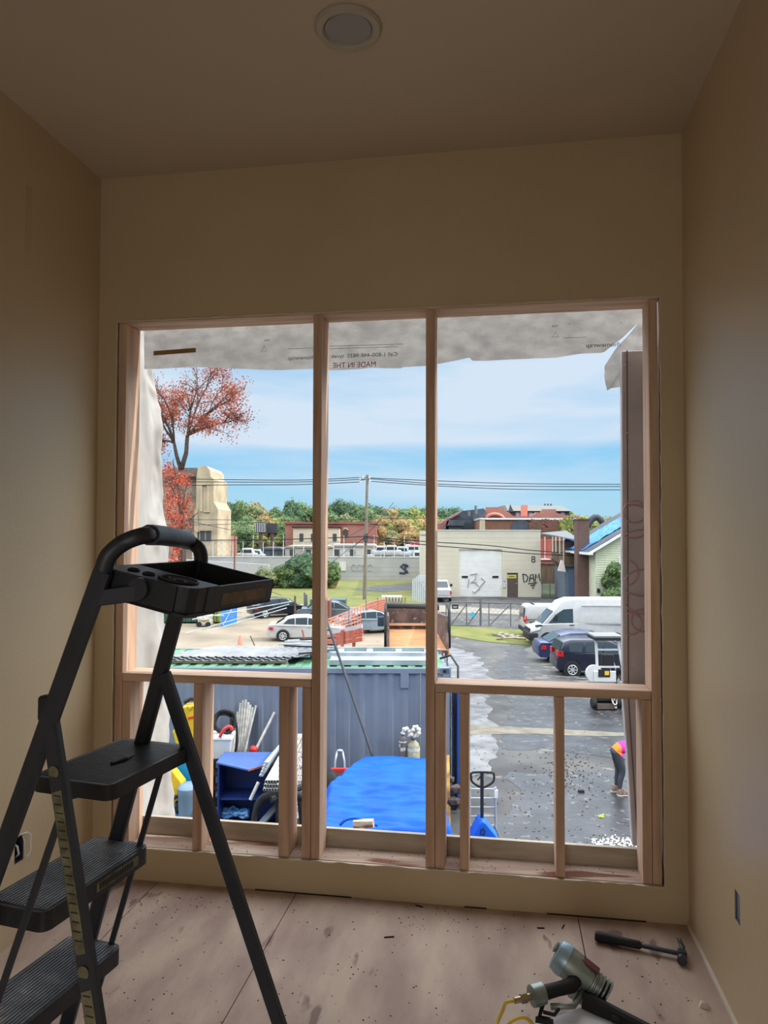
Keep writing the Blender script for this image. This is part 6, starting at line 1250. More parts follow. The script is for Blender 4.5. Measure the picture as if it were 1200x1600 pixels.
# ------------------------------------------------------------------ utility pole, wires
b = gp(569.5, 937); Dp = b.y; zp = px(574, 742, Dp).z
t = sthing('utility_pole', 'weathered wooden utility pole with a crossarm on the grass bank', 'utility pole', b.x, Dp, None); O = Vector((b.x, Dp, zg(Dp)))
top_ = px(574, 742, Dp); m = MB(O); m.cyl((b.x, Dp, zg(Dp)), top_, .19, .12, 12); m.build('pole', mat('weathered_pole', RGB(136, 126, 112), .9, c2=RGB(100, 92, 82), scale=6, stretch=(6, 6, .5)), t, smooth=True)
m = MB(O); c_ = px(571, 749, Dp); m.bar(px(562, 750, Dp), px(579, 748, Dp), .1, .12); m.build('crossarm', mat('weathered_pole', RGB(120, 112, 100)), t)
for u, v in ((563, 748), (567, 746), (577, 746), (578, 751), (563, 753)): m = MB(O); p_ = px(u, v, Dp - .1); m.cyl(p_ - Vector((0, 0, .12)), p_ + Vector((0, 0, .12)), .1, n=8); m.build('insulator', M_greyp, t)
m = MB(O); p_ = px(572, 838, Dp - .2); m.box(p_ + Vector((-.25, -.1, -.5)), p_ + Vector((.2, .15, .3))); m.bevel(.04); m.build('junction_box', M_galv, t)
m = MB(O); m.bar(px(573, 806, Dp), px(580, 802, Dp), .06, .06); m.ico(px(580, 803, Dp), .12, 1); m.build('bracket', M_galv, t)
M_wire = mat('wire', RGB(40, 44, 48), .8)
wires = [([(200, 746), (330, 749), (470, 750), (563, 746)], 'upper left'), ([(200, 752), (330, 753), (470, 753), (563, 749)], 'middle left'), ([(200, 760), (330, 758), (470, 757), (563, 753)], 'lower left'),
 ([(563, 746), (700, 752), (840, 756), (1100, 757)], 'upper right'), ([(578, 748), (700, 757), (840, 760), (1100, 760)], 'middle right'), ([(578, 752), (700, 760), (840, 765), (1100, 765)], 'lower right')]
for pts, nm in wires:
    P_ = smooth_pts([px(u, v, Dp) for u, v in pts], 8); m = MB(P_[0]); m.tube(P_, .035, n=5); tag(sflat(m, 'power_line', M_wire, smooth='all'), nm + ' power line strung from the top of the utility pole', 'power line')
for pts, lb in (([(200, 812), (330, 812), (470, 813), (570, 811), (663, 810), (760, 812)], 'thin line crossing before the tree ridge and church'), ([(200, 842), (330, 844), (470, 842), (572, 838)], 'heavy cable running left from the middle of the utility pole'), ([(572, 838), (663, 846), (760, 852), (845, 861), (1000, 870)], 'heavy cable sagging right from the pole across the warehouse'), ([(572, 840), (663, 851), (760, 859), (845, 866), (1000, 872)], 'lower of the two cables sagging across the warehouse front'), ([(572, 839), (540, 862), (505, 890)], 'guy wire slanting down left from the utility pole'), ([(615, 785), (578, 830), (545, 862)], 'slanting wire crossing the utility pole'), ([(200, 790), (300, 815), (360, 828)], 'line slanting down across the church front'), ([(200, 870), (280, 880), (366, 906), (440, 930)], 'low cable slanting down behind the ladder tray'), ([(200, 818), (330, 820), (420, 815)], 'second thin line before the church')):
    P_ = smooth_pts([px(u, v, Dp - .5) for u, v in pts], 8); m = MB(P_[0]); m.tube(P_, .045 if 'heavy' in lb or 'lower' in lb else .025, n=5); tag(sflat(m, 'cable', M_wire, smooth='all'), lb, 'cable')
# short brown pole with lamp in front of wall
a = px(366, 906, 86); b = px(367, 832, 86); m = MB((a.x, 86, zg(86))); m.cyl((a.x, 86, zg(86)), b, .1, n=8); tag(sflat(m, 'short_pole', mat('brown_pole', RGB(120, 86, 70), .9)), 'slim brown pole rising beside the ladder tray label', 'pole')
m = MB(a); m.ico(a + Vector((0, -.1, -.2)), .45, 2, (1.1, .8, .9)); tag(sflat(m, 'dark_drum', M_blk2, smooth=True), 'dark rounded drum at the foot of the slim brown pole', 'drum')
# ------------------------------------------------------------------ plants
def leafmat(n, c, c2, c3): return mat(n, RGB(*c), .9, c2=RGB(*c2), scale=.9, detail=8, c3=RGB(*c3), c3t=.58, c3s=2.2, contrast=(.4, .6), trans=.15)
LM = [leafmat('green_leaves', (96, 118, 74), (66, 88, 56), (128, 144, 84)), leafmat('dark_green_leaves', (76, 102, 72), (54, 76, 56), (104, 124, 82)), leafmat('yellow_green_leaves', (136, 140, 76), (98, 112, 62), (178, 162, 72)), leafmat('orange_tree_leaves', (164, 136, 88), (122, 112, 76), (184, 138, 86)), leafmat('olive_leaves', (122, 130, 90), (90, 102, 70), (150, 148, 102))]
M_bark = mat('bark', RGB(92, 78, 70), .95, c2=RGB(62, 52, 48), scale=4, bump=.4)
def crown_mesh(r_, h_, seed, nl=9, nleaf=900, leaf=.5):
    """tree crown: lobed surface shell of many small leaf clumps around noisy lobes"""
    R = random.Random(seed); b = MB(); lobes = []
    for k in range(nl):
        a = R.uniform(0, 6.28); q = R.uniform(0, .55) * r_; z = h_ * R.uniform(.2, .80); q *= 1.25; lobes.append((Vector((math.cos(a) * q, math.sin(a) * q, z)), r_ * R.uniform(.42, .66)))
    for c, lr in lobes:
        g = bmesh.ops.create_icosphere(b.bm, subdivisions=3, radius=lr)
        for v in g['verts']:
            d = v.co.normalized(); v.co = c + Vector((d.x, d.y, d.z * .85)) * lr * (.86 + .28 * noise.noise(d * 2.2 + c) + .16 * noise.noise(d * 6 + c))
    for k in range(nleaf):
        c, lr = R.choice(lobes); d = Vector((R.gauss(0, 1), R.gauss(0, 1), R.gauss(.2, .9))).normalized(); p_ = c + d * lr * R.uniform(.85, 1.12); s_ = leaf * R.uniform(.5, 1.2)
        u_ = d.orthogonal().normalized() * s_; w_ = d.cross(u_).normalized() * s_ * .6; u_ += d * R.uniform(-.4, .4) * s_
        b.bm.faces.new([b.bm.verts.new(p_ + q) for q in (u_, w_, -u_, -w_)])
    return b
protos = []
for k in range(5):
    m_ = crown_mesh(4.6, 13, 20 + k, 10, 1500, .34); me_holder = m_.build('crown', LM[k]); protos.append(me_holder.data); bpy.data.objects.remove(me_holder)
trunk_b = MB(); trunk_b.cyl((0, 0, 0), (0, 0, 5.5), .35, .22, 8); tr_o = trunk_b.build('trunk', M_bark); trunk_me = tr_o.data; bpy.data.objects.remove(tr_o)
crowns = [[protos[k]] for k in range(5)]
for k in range(5):      # same shapes in the other leaf colours
    row = []
    for j in range(5): me2 = protos[(k + j) % 5].copy(); me2.materials[0] = LM[k]; row.append(me2)
    crowns[k] = row
KN = ('mid green', 'dark green', 'yellow green', 'orange brown', 'olive green')
def tree(u, vtop, d, kind, w_px, lb, group=None, zb=None, shape=None):
    P_ = px(u, vtop, d); z_ = zg(d) if zb is None else zb; H_ = P_.z - z_; wm = w_px / FPX * d
    t = sthing('tree', lb, 'tree', P_.x, d, z_, rnd.uniform(0, 6), group)
    c = bpy.data.objects.new('crown', crowns[kind][rnd.randrange(5) if shape is None else shape]); COL.objects.link(c); c.parent = t; c.scale = (wm / 9.2, wm / 9.2, H_ / 12.6)
    c = bpy.data.objects.new('trunk', trunk_me); COL.objects.link(c); c.parent = t; c.scale = (1, 1, H_ / 13)
    return t
prof = [(240, 800), (320, 800), (335, 795), (345, 787), (357, 785), (375, 783), (390, 786), (405, 783), (421, 785), (437, 786), (455, 782), (470, 786), (487, 790), (505, 786), (521, 778), (536, 782), (549, 788), (563, 787), (577, 790), (590, 789), (604, 793), (618, 794), (632, 796), (645, 794), (660, 792), (674, 793), (690, 792), (703, 791), (716, 792), (731, 797), (746, 800), (762, 806), (780, 806), (800, 805), (823, 807), (845, 805), (862, 803), (878, 802), (893, 803), (910, 806), (930, 806), (955, 806), (980, 806)]
kinds = {345: 1, 357: 1, 375: 0, 390: 4, 405: 3, 421: 0, 437: 1, 455: 1, 470: 0, 521: 1, 536: 1, 563: 0, 577: 0, 604: 3, 618: 4, 645: 2, 674: 1, 690: 1, 703: 1, 716: 1, 862: 2, 878: 2, 893: 2}
for i, (u, v) in enumerate(prof):
    k = kinds.get(u, i % 2 if u < 700 else 2); tree(u, v, 235 + (i * 37) % 30, k, 44, KN[k] + ' tree in the wooded ridge on the horizon', 'horizon trees, ' + KN[k])
mid = [(342, 815, 2), (352, 806, 2), (366, 812, 0), (380, 803, 0), (396, 808, 4), (412, 803, 3), (428, 806, 2), (445, 805, 0), (462, 800, 0), (478, 806, 1), (520, 800, 0), (540, 803, 4), (556, 806, 0), (585, 806, 4), (600, 806, 3), (615, 810, 2), (630, 808, 3), (645, 808, 2), (658, 806, 3), (672, 808, 4), (686, 806, 2)]
for u, v, k in mid: tree(u, v, 185 + (u * 7) % 18, k, 40, KN[k] + ' tree on the nearer slope below the wooded ridge', 'slope trees, ' + KN[k])
low = [(345, 832, 0), (362, 824, 4), (378, 820, 0), (392, 822, 0), (406, 834, 2), (424, 838, 2), (444, 832, 0), (595, 822, 3), (612, 826, 4), (628, 828, 3), (645, 828, 3), (659, 826, 4), (585, 836, 0)]
for u, v, k in low: tree(u, v, 140 + (u * 5) % 14, k, 38, KN[k] + ' small tree beyond the long concrete wall', 'low trees, ' + KN[k])
# bushes in front of the wall
def bush(u, vt, vb, d, w, k, lb, n=1400, leaf=.16):
    P_ = px(u, vt, d); H_ = P_.z - zg(d); b = crown_mesh(w / FPX * d / 2, H_ * 1.0, int(u), 16, n * 2, leaf); t = b.build('bush', LM[k], loc=SW(P_.x, d, zg(d) - .05)); tag(t, lb, 'bush')
for (u, vt, w, k, lb) in ((478, 868, 60, 1, 'tall dark green bush left of the full stud against the wall'), (448, 886, 44, 0, 'mid height green bush between the tray and the tall bush'), (420, 890, 40, 4, 'sparse olive bush just right of the ladder tray'), (512, 880, 40, 0, 'green bush just right of the full stud at the grass bank'), (518, 900, 20, 3, 'small reddish shrub below the bush on the grass bank'), (395, 900, 36, 2, 'yellowish bush hidden partly by the ladder tray')): bush(u, vt, 912, 84, w, k, lb)
bush(961, 872, 930, 63, 38, 0, 'leafy shrub tree in front of the pale green house', 2600, .16)
q = px(962, 918, 63); m = MB((q.x, 63, zg(63))); m.cyl((q.x, 63, zg(63)), (q.x, 63, q.z + .8), .1, n=8); tag(sflat(m, 'shrub_trunk', M_bark), 'thin trunk under the leafy shrub by the pale green house', 'trunk')
# red tree
M_redl = mat('red_leaves', RGB(170, 92, 68), .9, c2=RGB(138, 68, 52), scale=.5, c3=RGB(190, 122, 92), c3t=.55, c3s=1.1, trans=.2)
Dr = 66.
t = sthing('red_leaved_tree', 'tall red leaved tree with bare upper twigs left of the window', 'tree', px(284, 900, Dr).x, Dr, None); O = Vector((px(284, 900, Dr).x, Dr, zg(Dr)))
mb = MB(O); tips = []; R = random.Random(5)
def limb(p_, q_, r0, r1, sag=.0, lv=0, ylo=0):
    p_, q_ = Vector(p_), Vector(q_); mid_ = p_.lerp(q_, .5) + Vector((R.uniform(-.06, .06), R.uniform(-.1, .1), R.uniform(.0, .12))) * (q_ - p_).length
    P_ = smooth_pts([p_, mid_, q_], 4); n = len(P_); mb.tube(P_, [r0 + (r1 - r0) * k / (n - 1) for k in range(n)], n=6 if lv < 2 else 4); L_ = (q_ - p_).length
    if lv < 3:
        for k in range((6, 5, 4)[lv]):
            s_ = P_[R.randrange(n // 3, n)]; d_ = (q_ - p_).normalized(); dv = (d_ * .7 + Vector((R.gauss(0, .6), R.gauss(0, .7), R.gauss(.15, .45)))).normalized()
            limb(s_, s_ + dv * L_ * R.uniform(.32, .5), r1 * .8 + .01, max(.008, r1 * .35), 0, lv + 1)
    if lv >= 1: tips.append((q_, lv))
base = (O.x, Dr, zg(Dr)); f1 = px(283, 735, Dr); j2 = px(293, 680, Dr); j1 = px(272, 692, Dr)
mb.tube([base, px(285, 830, Dr), f1], [.42, .34, .28], n=8)
mb.tube([f1, px(276, 712, Dr), j1], [.2, .17, .14], n=7); mb.tube([f1, px(291, 708, Dr), j2], [.24, .2, .17], n=7)
for j, tg in ((j1, (250, 655)), (j1, (238, 640)), (j1, (265, 625)), (j1, (230, 690)), (j2, (285, 610)), (j2, (300, 598)), (j2, (322, 596)), (j2, (345, 612)), (j2, (362, 628)), (j2, (355, 655)), (j2, (335, 672)), (j1, (225, 615))):
    q_ = px(tg[0], tg[1], Dr) + Vector((0, R.uniform(-3.2, 3.2), 0)); limb(j, q_, .12, .05)
mb.build('branches', M_bark, t, smooth='all')
lf = MB(O)
for q_, lv in tips:
    uu = 600 + q_.x / q_.y * FPX; vv = 833 - (q_.z - 1.6) / q_.y * FPX
    bare = vv < 608 and uu < 315
    for k in range(1 if bare else 6):
        p_ = q_ + Vector((R.gauss(0, .42), R.gauss(0, .42), R.gauss(0, .38))); s_ = R.uniform(.05, .12); d_ = Vector((R.gauss(0, 1), R.gauss(0, 1), R.gauss(0, 1))).normalized(); a_ = d_.orthogonal().normalized() * s_; b_ = d_.cross(a_).normalized() * s_ * .7
        lf.face([p_ + a_, p_ + b_, p_ - a_, p_ - b_])
lf.build('foliage', M_redl, t)
t = sthing('red_creeper_tree', 'small tree wrapped in bright red creeper before the pale church', 'tree', px(285, 900, 60).x, 60, None); O = Vector((px(285, 900, 60).x, 60, zg(60)))
mb = MB(O); mb.tube([(O.x, 60, O.z), px(285, 820, 60), px(278, 760, 60), px(270, 720, 60)], [.2, .16, .1, .05], n=7)
for (u0, v0, u1, v1) in ((283, 810, 300, 770), (280, 790, 262, 750), (285, 830, 310, 800), (284, 850, 300, 830), (285, 840, 262, 800), (284, 800, 296, 740)): mb.tube([px(u0, v0, 60), px((u0 + u1) / 2, (v0 + v1) / 2 - 4, 60.3), px(u1, v1, 60)], [.08, .05, .02], n=5)
mb.build('branches', M_bark, t); lf = MB(O)
M_red2 = mat('bright_red_creeper', RGB(184, 78, 56), .9, c2=RGB(150, 58, 46), scale=.8, c3=RGB(200, 112, 78), c3t=.55, trans=.2)
for k in range(2300):
    c_ = R.choice(((262, 735, 12, 14, .8), (285, 750, 12, 9, .7), (268, 775, 14, 18, 1), (288, 790, 12, 16, 1), (280, 815, 14, 14, 1), (266, 800, 12, 20, .8), (276, 855, 8, 14, .9), (270, 880, 9, 10, .6)))
    p_ = px(R.gauss(c_[0], c_[2] * .6), R.gauss(c_[1], c_[3] * .6), 60 + R.gauss(0, 1.1)); s_ = R.uniform(.05, .13); d_ = Vector((R.gauss(0, 1), R.gauss(0, 1), R.gauss(0, 1))).normalized(); a_ = d_.orthogonal().normalized() * s_; b_ = d_.cross(a_).normalized() * s_ * .7; lf.face([p_ + a_, p_ + b_, p_ - a_, p_ - b_])
lf.build('foliage', M_red2, t)
# ------------------------------------------------------------------ buildings behind
B1 = brick_mat('red_brick', RGB(166, 92, 78), RGB(146, 76, 64), RGB(150, 118, 106)); B2 = brick_mat('dark_brick', RGB(96, 66, 58), RGB(76, 54, 48), RGB(108, 88, 80)); B3 = brick_mat('ivy_brick', RGB(150, 84, 70), RGB(100, 64, 54), RGB(96, 88, 66))
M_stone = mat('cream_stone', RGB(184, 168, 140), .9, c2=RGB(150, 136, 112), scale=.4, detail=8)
M_roofd = mat('slate_roof', RGB(70, 76, 84), .8, c2=RGB(56, 60, 68), scale=1)
def bld(name, label, d, x0, z0_=None, cat='building'): O = Vector((x0, d, zg(d) if z0_ is None else z0_)); return sthing(name, label, cat, x0, d, O.z), O
X = lambda u, d: px(u, 833, d).x
Zv = lambda v, d: px(600, v, d).z
# church
d = 104; t, O = bld('stone_church', 'tall cream stone church tower with rounded top at far left', d, X(300, d))
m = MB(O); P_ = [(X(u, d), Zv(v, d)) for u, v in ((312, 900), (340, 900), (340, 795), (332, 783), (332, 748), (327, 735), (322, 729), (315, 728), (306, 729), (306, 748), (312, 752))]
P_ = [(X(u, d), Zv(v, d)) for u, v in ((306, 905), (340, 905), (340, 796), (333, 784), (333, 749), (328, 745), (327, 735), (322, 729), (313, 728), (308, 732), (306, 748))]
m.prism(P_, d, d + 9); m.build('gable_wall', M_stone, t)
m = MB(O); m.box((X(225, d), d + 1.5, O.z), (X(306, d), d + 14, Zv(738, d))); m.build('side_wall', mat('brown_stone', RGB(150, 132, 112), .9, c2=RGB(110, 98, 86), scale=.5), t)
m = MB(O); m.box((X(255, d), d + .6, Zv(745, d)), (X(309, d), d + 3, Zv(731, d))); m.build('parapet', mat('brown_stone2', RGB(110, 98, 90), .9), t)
for (u0, v0, u1, v1) in ((313, 758, 316, 800), (323, 752, 326, 800), (316, 757, 327, 759), (304, 796, 309, 850), (318, 800, 328, 801)): m = MB(O); m.box((X(u0, d), d - .25, Zv(v0, d)), (X(u1, d), d, Zv(v1, d))); m.build('buttress', M_stone, t)
for (u0, v0, u1, v1) in ((313, 830, 320, 846), (322, 830, 330, 846), (306, 832, 311, 848)):
    m = MB(O); m.box((X(u0, d), d - .05, Zv(v0, d)), (X(u1, d), d + .0, Zv(v1, d))); w_ = m.build('window', mat('window_dark', RGB(70, 72, 74), .3), t)
    m = MB(O); m.box((X(u0 - 1, d), d - .3, Zv(v0, d)), (X(u1 + 1, d), d - .05, Zv(v0 - 1.5, d))); m.build('window_hood', M_stone, w_)
# small red building beside church
d = 118; t, O = bld('red_annex', 'small red flat roofed annex beside the church', d, X(347, d)); m = MB(O); m.box((X(338, d), d, O.z), (X(355, d), d + 8, Zv(839, d))); m.build('wall', B1, t)
for k in range(3): m = MB(O); m.box((X(341 + k * 5, d), d - .1, O.z), (X(343 + k * 5, d), d, Zv(842, d))); m.build('pilaster', mat('pink_trim', RGB(200, 150, 140), .8), t)
# red and cream building behind stud
d = 132; t, O = bld('red_factory', 'red brick and cream building straddling the left full stud', d, X(520, d))
m = MB(O); m.box((X(441, d), d + 4, O.z), (X(588, d), d + 22, Zv(817, d))); m.build('brick_wall', B1, t)
m = MB(O); m.box((X(439, d), d + 3.7, Zv(818.5, d)), (X(590, d), d + 22.3, Zv(815.5, d))); m.build('roof_edge', mat('red_trim', RGB(150, 84, 76), .8), t)
m = MB(O); m.box((X(458, d), d, O.z), (X(530, d), d + 4, Zv(824, d))); m.build('cream_wall', mat('cream_render', RGB(200, 186, 160), .85), t)
m = MB(O); m.box((X(456, d), d - .3, Zv(825, d)), (X(532, d), d + 4, Zv(823, d))); m.build('roof_trim', M_blk2, t)
for u in (468, 486, 520): 
    m = MB(O); m.box((X(u, d), d - .08, Zv(846, d)), (X(u + 6, d), d, Zv(834, d))); w_ = m.build('window', mat('window_dark', RGB(70, 72, 74)), t)
m = MB(O); m.box((X(534, d), d + 3.9, Zv(840, d)), (X(542, d), d + 4, Zv(828, d))); w_ = m.build('window', mat('window_dark', RGB(70, 72, 74)), t); m = MB(O); m.tube([(X(534 + 8 * k / 8, d), d + 3.85, Zv(828 - 2.5 * math.sin(k * PI / 8), d)) for k in range(9)], .12, n=5); m.build('window_arch', M_stone, w_)
m = MB(O); m.tube([px(548, 836, d), px(575, 820, d), px(590, 824, d)], .1, n=5); m.build('roof_pipe', M_galv, t)
# pale shed row and vehicles beyond the wall
d = 118
for k, (u0, u1, vt, c_, lb) in enumerate(((405, 442, 856, RGB(90, 98, 112), 'dark blue grey shed roof beyond the fence'), (444, 520, 853, RGB(186, 178, 166), 'long pale low shed beyond the fence'), (514, 588, 851, RGB(196, 190, 180), 'pale building with barred windows right of the stud'))):
    t, O = bld('low_shed', lb, d + k, X((u0 + u1) / 2, d)); m = MB(O); m.box((X(u0, d), d + k, O.z), (X(u1, d), d + 7 + k, Zv(vt + 3, d))); m.build('wall', mat('shed%d' % k, c_, .8), t)
    m = MB(O); m.prism([(X(u0 - 1, d), Zv(vt + 3, d)), (X(u1 + 1, d), Zv(vt + 3, d)), (X(u1 - 3, d), Zv(vt, d)), (X(u0 + 5, d), Zv(vt, d))], d + k - .3, d + k + 7.3); m.build('roof', mat('shedroof%d' % k, tuple(x * .8 for x in c_[:3]) + (1,), .8), t)
    for j in range(3): uu = u0 + (u1 - u0) * (j + .3) / 3; m = MB(O); m.box((X(uu, d), d + k - .06, Zv(870, d)), (X(uu + 8, d), d + k, Zv(859, d))); m.build('window', mat('window_dark', RGB(70, 72, 74)), t)
for k, (u, vt) in enumerate(((385, 856), (398, 858), (596, 852), (612, 851), (628, 853), (646, 851), (604, 862), (622, 861), (640, 863), (655, 860), (575, 866), (590, 868))):
    d = 112 + (k % 3) * 3; x_ = X(u, d); zr = Zv(vt, d); t = sthing('parked_vehicle', ('white', 'silver', 'white')[k % 3] + ' vehicle parked beyond the long wall, ' + ('left group under the church trees', 'right group behind the utility pole')[k > 1], 'vehicle', x_, d, zr - 2.0, 0, 'vehicles beyond the wall ' + ('left', 'right')[k > 1])
    m = MB(); m.box((-1.5, 0, .35), (1.5, 1.9, 1.15)); m.bevel(.15, 2); m.build('body', (P_white, M_steel, P_white)[k % 3], t, smooth=True)
    m = MB(); m.hexa([(-1.0, .1, 1.1), (1.1, .1, 1.1), (1.1, 1.8, 1.1), (-1.0, 1.8, 1.1)], [(-.7, .25, 1.9), (.7, .25, 1.9), (.7, 1.65, 1.9), (-.7, 1.65, 1.9)]); m.bevel(.08); m.build('cabin', (P_white, M_steel, P_white)[k % 3], t)
    m = MB(); m.box((-.75, .08, 1.2), (.8, .16, 1.65)); m.build('side_window', M_glass, t)
m = MB((X(648, 120), 120, Zv(856, 120))); m.prism([(X(640, 120), Zv(852, 120)), (X(664, 120), Zv(852, 120)), (X(660, 120), Zv(847, 120)), (X(645, 120), Zv(847, 120))], 120, 124); tag(sflat(m, 'red_canopy', mat('red_canopy', RGB(206, 70, 70), .6)), 'small red canopy by the right full stud beyond the wall', 'canopy')
m = MB((X(648, 116), 116, Zv(860, 116))); m.box((X(636, 116), 120, zg(116)), (X(668, 116), 126, Zv(852, 116))); tag(sflat(m, 'grey_shed', M_greyp), 'grey shed under the small red canopy', 'shed')
# roads beyond: paved yard
# billboards
for k, (u0, u1, lb) in enumerate(((398, 415, 'left billboard seen from behind with pale slats'), (416, 433, 'right dark billboard on the slope'))):
    d = 128 + k; t, O = bld('billboard', lb, d, X((u0 + u1) / 2, d)); m = MB(O); m.box((X(u0, d), d, Zv(833, d)), (X(u1, d), d + .4, Zv(818, d))); m.build('panel', mat('billboard_dark', RGB(58, 58, 66), .7), t)
    m = MB(O); m.cyl((X((u0 + u1) / 2, d), d + .5, O.z), (X((u0 + u1) / 2, d), d + .5, Zv(820, d)), .35, n=8); m.build('mast', M_rust, t)
    if k == 0:
        for j in range(6): m = MB(O); x = X(u0, d) + (X(u1, d) - X(u0, d)) * (j + .3) / 6; m.box((x, d - .12, Zv(832, d)), (x + .12, d, Zv(818, d))); m.build('slat', M_greyp, t)
# brick factory behind the warehouse
d = 125; t, O = bld('stepped_gable_factory', 'red brick factory with two stepped gables behind the warehouse', d, X(770, d))
steps_ = [(721, 900), (721, 814), (737, 812), (737, 807), (748, 805), (748, 799), (760, 796), (760, 792), (787, 792), (787, 797), (795, 800), (802, 806), (815, 806), (829, 806), (838, 800), (846, 800), (848, 795), (869, 795), (869, 801), (880, 803), (890, 806), (905, 806), (905, 900)]
m = MB(O); m.prism([(X(u, d), Zv(v, d)) for u, v in steps_], d, d + 1); m.build('gable_wall', B1, t)
m = MB(O); m.box((X(722, d), d + 1, O.z), (X(904, d), d + 40, Zv(808, d))); m.build('hall', B1, t)
m = MB(O); m.tube([(X(773 + 14 * math.cos(k * PI / 10), d), d - .1, Zv(812 - 9 * math.sin(k * PI / 10), d)) for k in range(11)], .3, n=6); m.build('brick_arch', mat('pale_brick', RGB(196, 130, 112), .9), t)
d = 112; t, O = bld('ivy_brick_hall', 'long brick hall with ivy and a white roof line behind the warehouse', d, X(800, d))
m = MB(O); m.box((X(752, d), d, O.z), (X(903, d), d + 9, Zv(810, d))); m.build('wall', B3, t)
m = MB(O); m.box((X(751, d), d - .3, Zv(811.5, d)), (X(905, d), d + 9.3, Zv(809, d))); m.build('roof_edge', mat('white_trim', RGB(214, 216, 216), .7), t)
m = MB(O); m.prism([(X(797 + 16 * (math.cos(PI - k * PI / 10)) + 16, d), Zv(830 - 20 * math.sin(k * PI / 10), d)) for k in range(11)], d - .2, d); m.build('dark_arch', M_roofd, t)
for (u0, v0, u1, v1) in ((850, 900, 853, 842), (860, 900, 861.5, 842), (845, 842, 905, 839)): m = MB(O); m.box((X(u0, d), d - .25, Zv(v0, d)), (X(u1, d), d, Zv(v1, d))); m.build('stone_trim', mat('pink_trim', RGB(200, 150, 140)), t)
lf = MB(O)
for k in range(900):
    g_ = k % 5 == 0; u_ = R.uniform(828, 880) if not g_ else R.gauss(886, 5); v_ = R.uniform(812, 850) if not g_ else R.gauss(822, 7); p_ = px(u_, v_, d - .25); 
    if k % 5: lf.ico(p_, R.uniform(.12, .3), 1, (1, .3, 1))
lf.build('ivy', mat('ivy_red_green', RGB(110, 70, 58), .9, c2=RGB(74, 74, 52), scale=.6), t)
lf = MB(O)
for k in range(160): p_ = px(R.gauss(886, 5), R.gauss(820, 6), d - .3); lf.ico(p_, R.uniform(.15, .35), 1, (1, .4, 1))
lf.build('yellow_ivy', LM[2], t)
d = 150; t, O = bld('long_gray_roof_hall', 'long hall with a pale grey hipped roof on the skyline', d, X(840, d))
m = MB(O); m.box((X(797, d), d, O.z), (X(891, d), d + 20, Zv(798, d))); m.build('wall', mat('dark_wall', RGB(78, 80, 86), .8), t)
m = MB(O); m.hexa([(X(793, d), d - .8, Zv(798, d)), (X(893, d), d - .8, Zv(798, d)), (X(893, d), d + 21, Zv(798, d)), (X(793, d), d + 21, Zv(798, d))], [(X(797, d), d + 6, Zv(787, d)), (X(888, d), d + 6, Zv(788, d)), (X(888, d), d + 15, Zv(788, d)), (X(797, d), d + 15, Zv(787, d))]); m.build('roof', mat('pale_grey_roof', RGB(104, 106, 102), .8), t)
m = MB(O); m.prism([(X(793, d), Zv(799, d)), (X(801, d), Zv(799, d)), (X(796, d), Zv(788, d))], d - 1.2, d - .8); m.build('dormer', M_roofd, t)
for u in (865, 870, 875): m = MB(O); m.cyl((X(u, d), d + 8, Zv(788, d)), (X(u, d), d + 8, Zv(784, d)), .2, n=8); m.build('vent_pipe', M_galv, t)
for j in range(8): m = MB(O); u = 806 + j * 10; m.box((X(u, d), d - .1, Zv(806, d)), (X(u + 6, d), d, Zv(800, d))); m.build('window', mat('window_blue', RGB(150, 166, 180), .3), t)
m = MB(O); m.box((X(815, d - 5), d - 6, O.z), (X(823, d - 5), d - 4, Zv(789, d - 5))); m.build('chimney', mat('pale_brick', RGB(196, 130, 112)), t)
d = 118; t, O = bld('dark_roof_house', 'house with dark gabled slate roof left of the stepped gables', d, X(715, d))
m = MB(O); m.prism([(X(u, d), Zv(v, d)) for u, v in ((688, 829), (690, 817), (722, 800), (726, 797), (760, 793), (765, 800), (740, 829))], d + 3, d + 14); m.build('roof', M_roofd, t)
m = MB(O); m.prism([(X(u, d), Zv(v, d)) for u, v in ((686, 829), (688, 818), (708, 806), (720, 800), (719, 803), (700, 814), (696, 829))], d + 2, d + 3); m.build('verge', mat('red_trim', RGB(150, 84, 76)), t)
m = MB(O); m.box((X(703, d), d + 1, O.z), (X(722, d), d + 3, Zv(821, d))); m.build('dormer_wall', mat('dark_wall', RGB(78, 80, 86)), t)
m = MB(O); m.prism([(X(u, d), Zv(v, d)) for u, v in ((700, 821), (725, 821), (728, 812), (704, 812))], d + .5, d + 3); m.build('dormer_roof', M_roofd, t)
for u, v0, v1 in ((746, 802, 789), (735, 806, 798), (697, 829, 818)): m = MB(O); m.cyl((X(u, d), d + 2, Zv(v0, d)), (X(u, d), d + 2, Zv(v1, d)), .22, n=8); m.build('flue', M_galv, t)
m = MB((X(753, 110), 110, Zv(826, 110))); d = 110; m.box((X(751, d), d, Zv(829, d)), (X(758, d), d + 1.2, Zv(812, d))); tag(sflat(m, 'roof_stack', M_stone), 'pale square stack on the warehouse skyline left of the dark arch', 'stack')
m = MB((X(753, 110), 110, zg(110))); m.box((X(751, d), d, zg(110)), (X(758, d), d + 1.2, Zv(829, d))); 
m.bm.free()
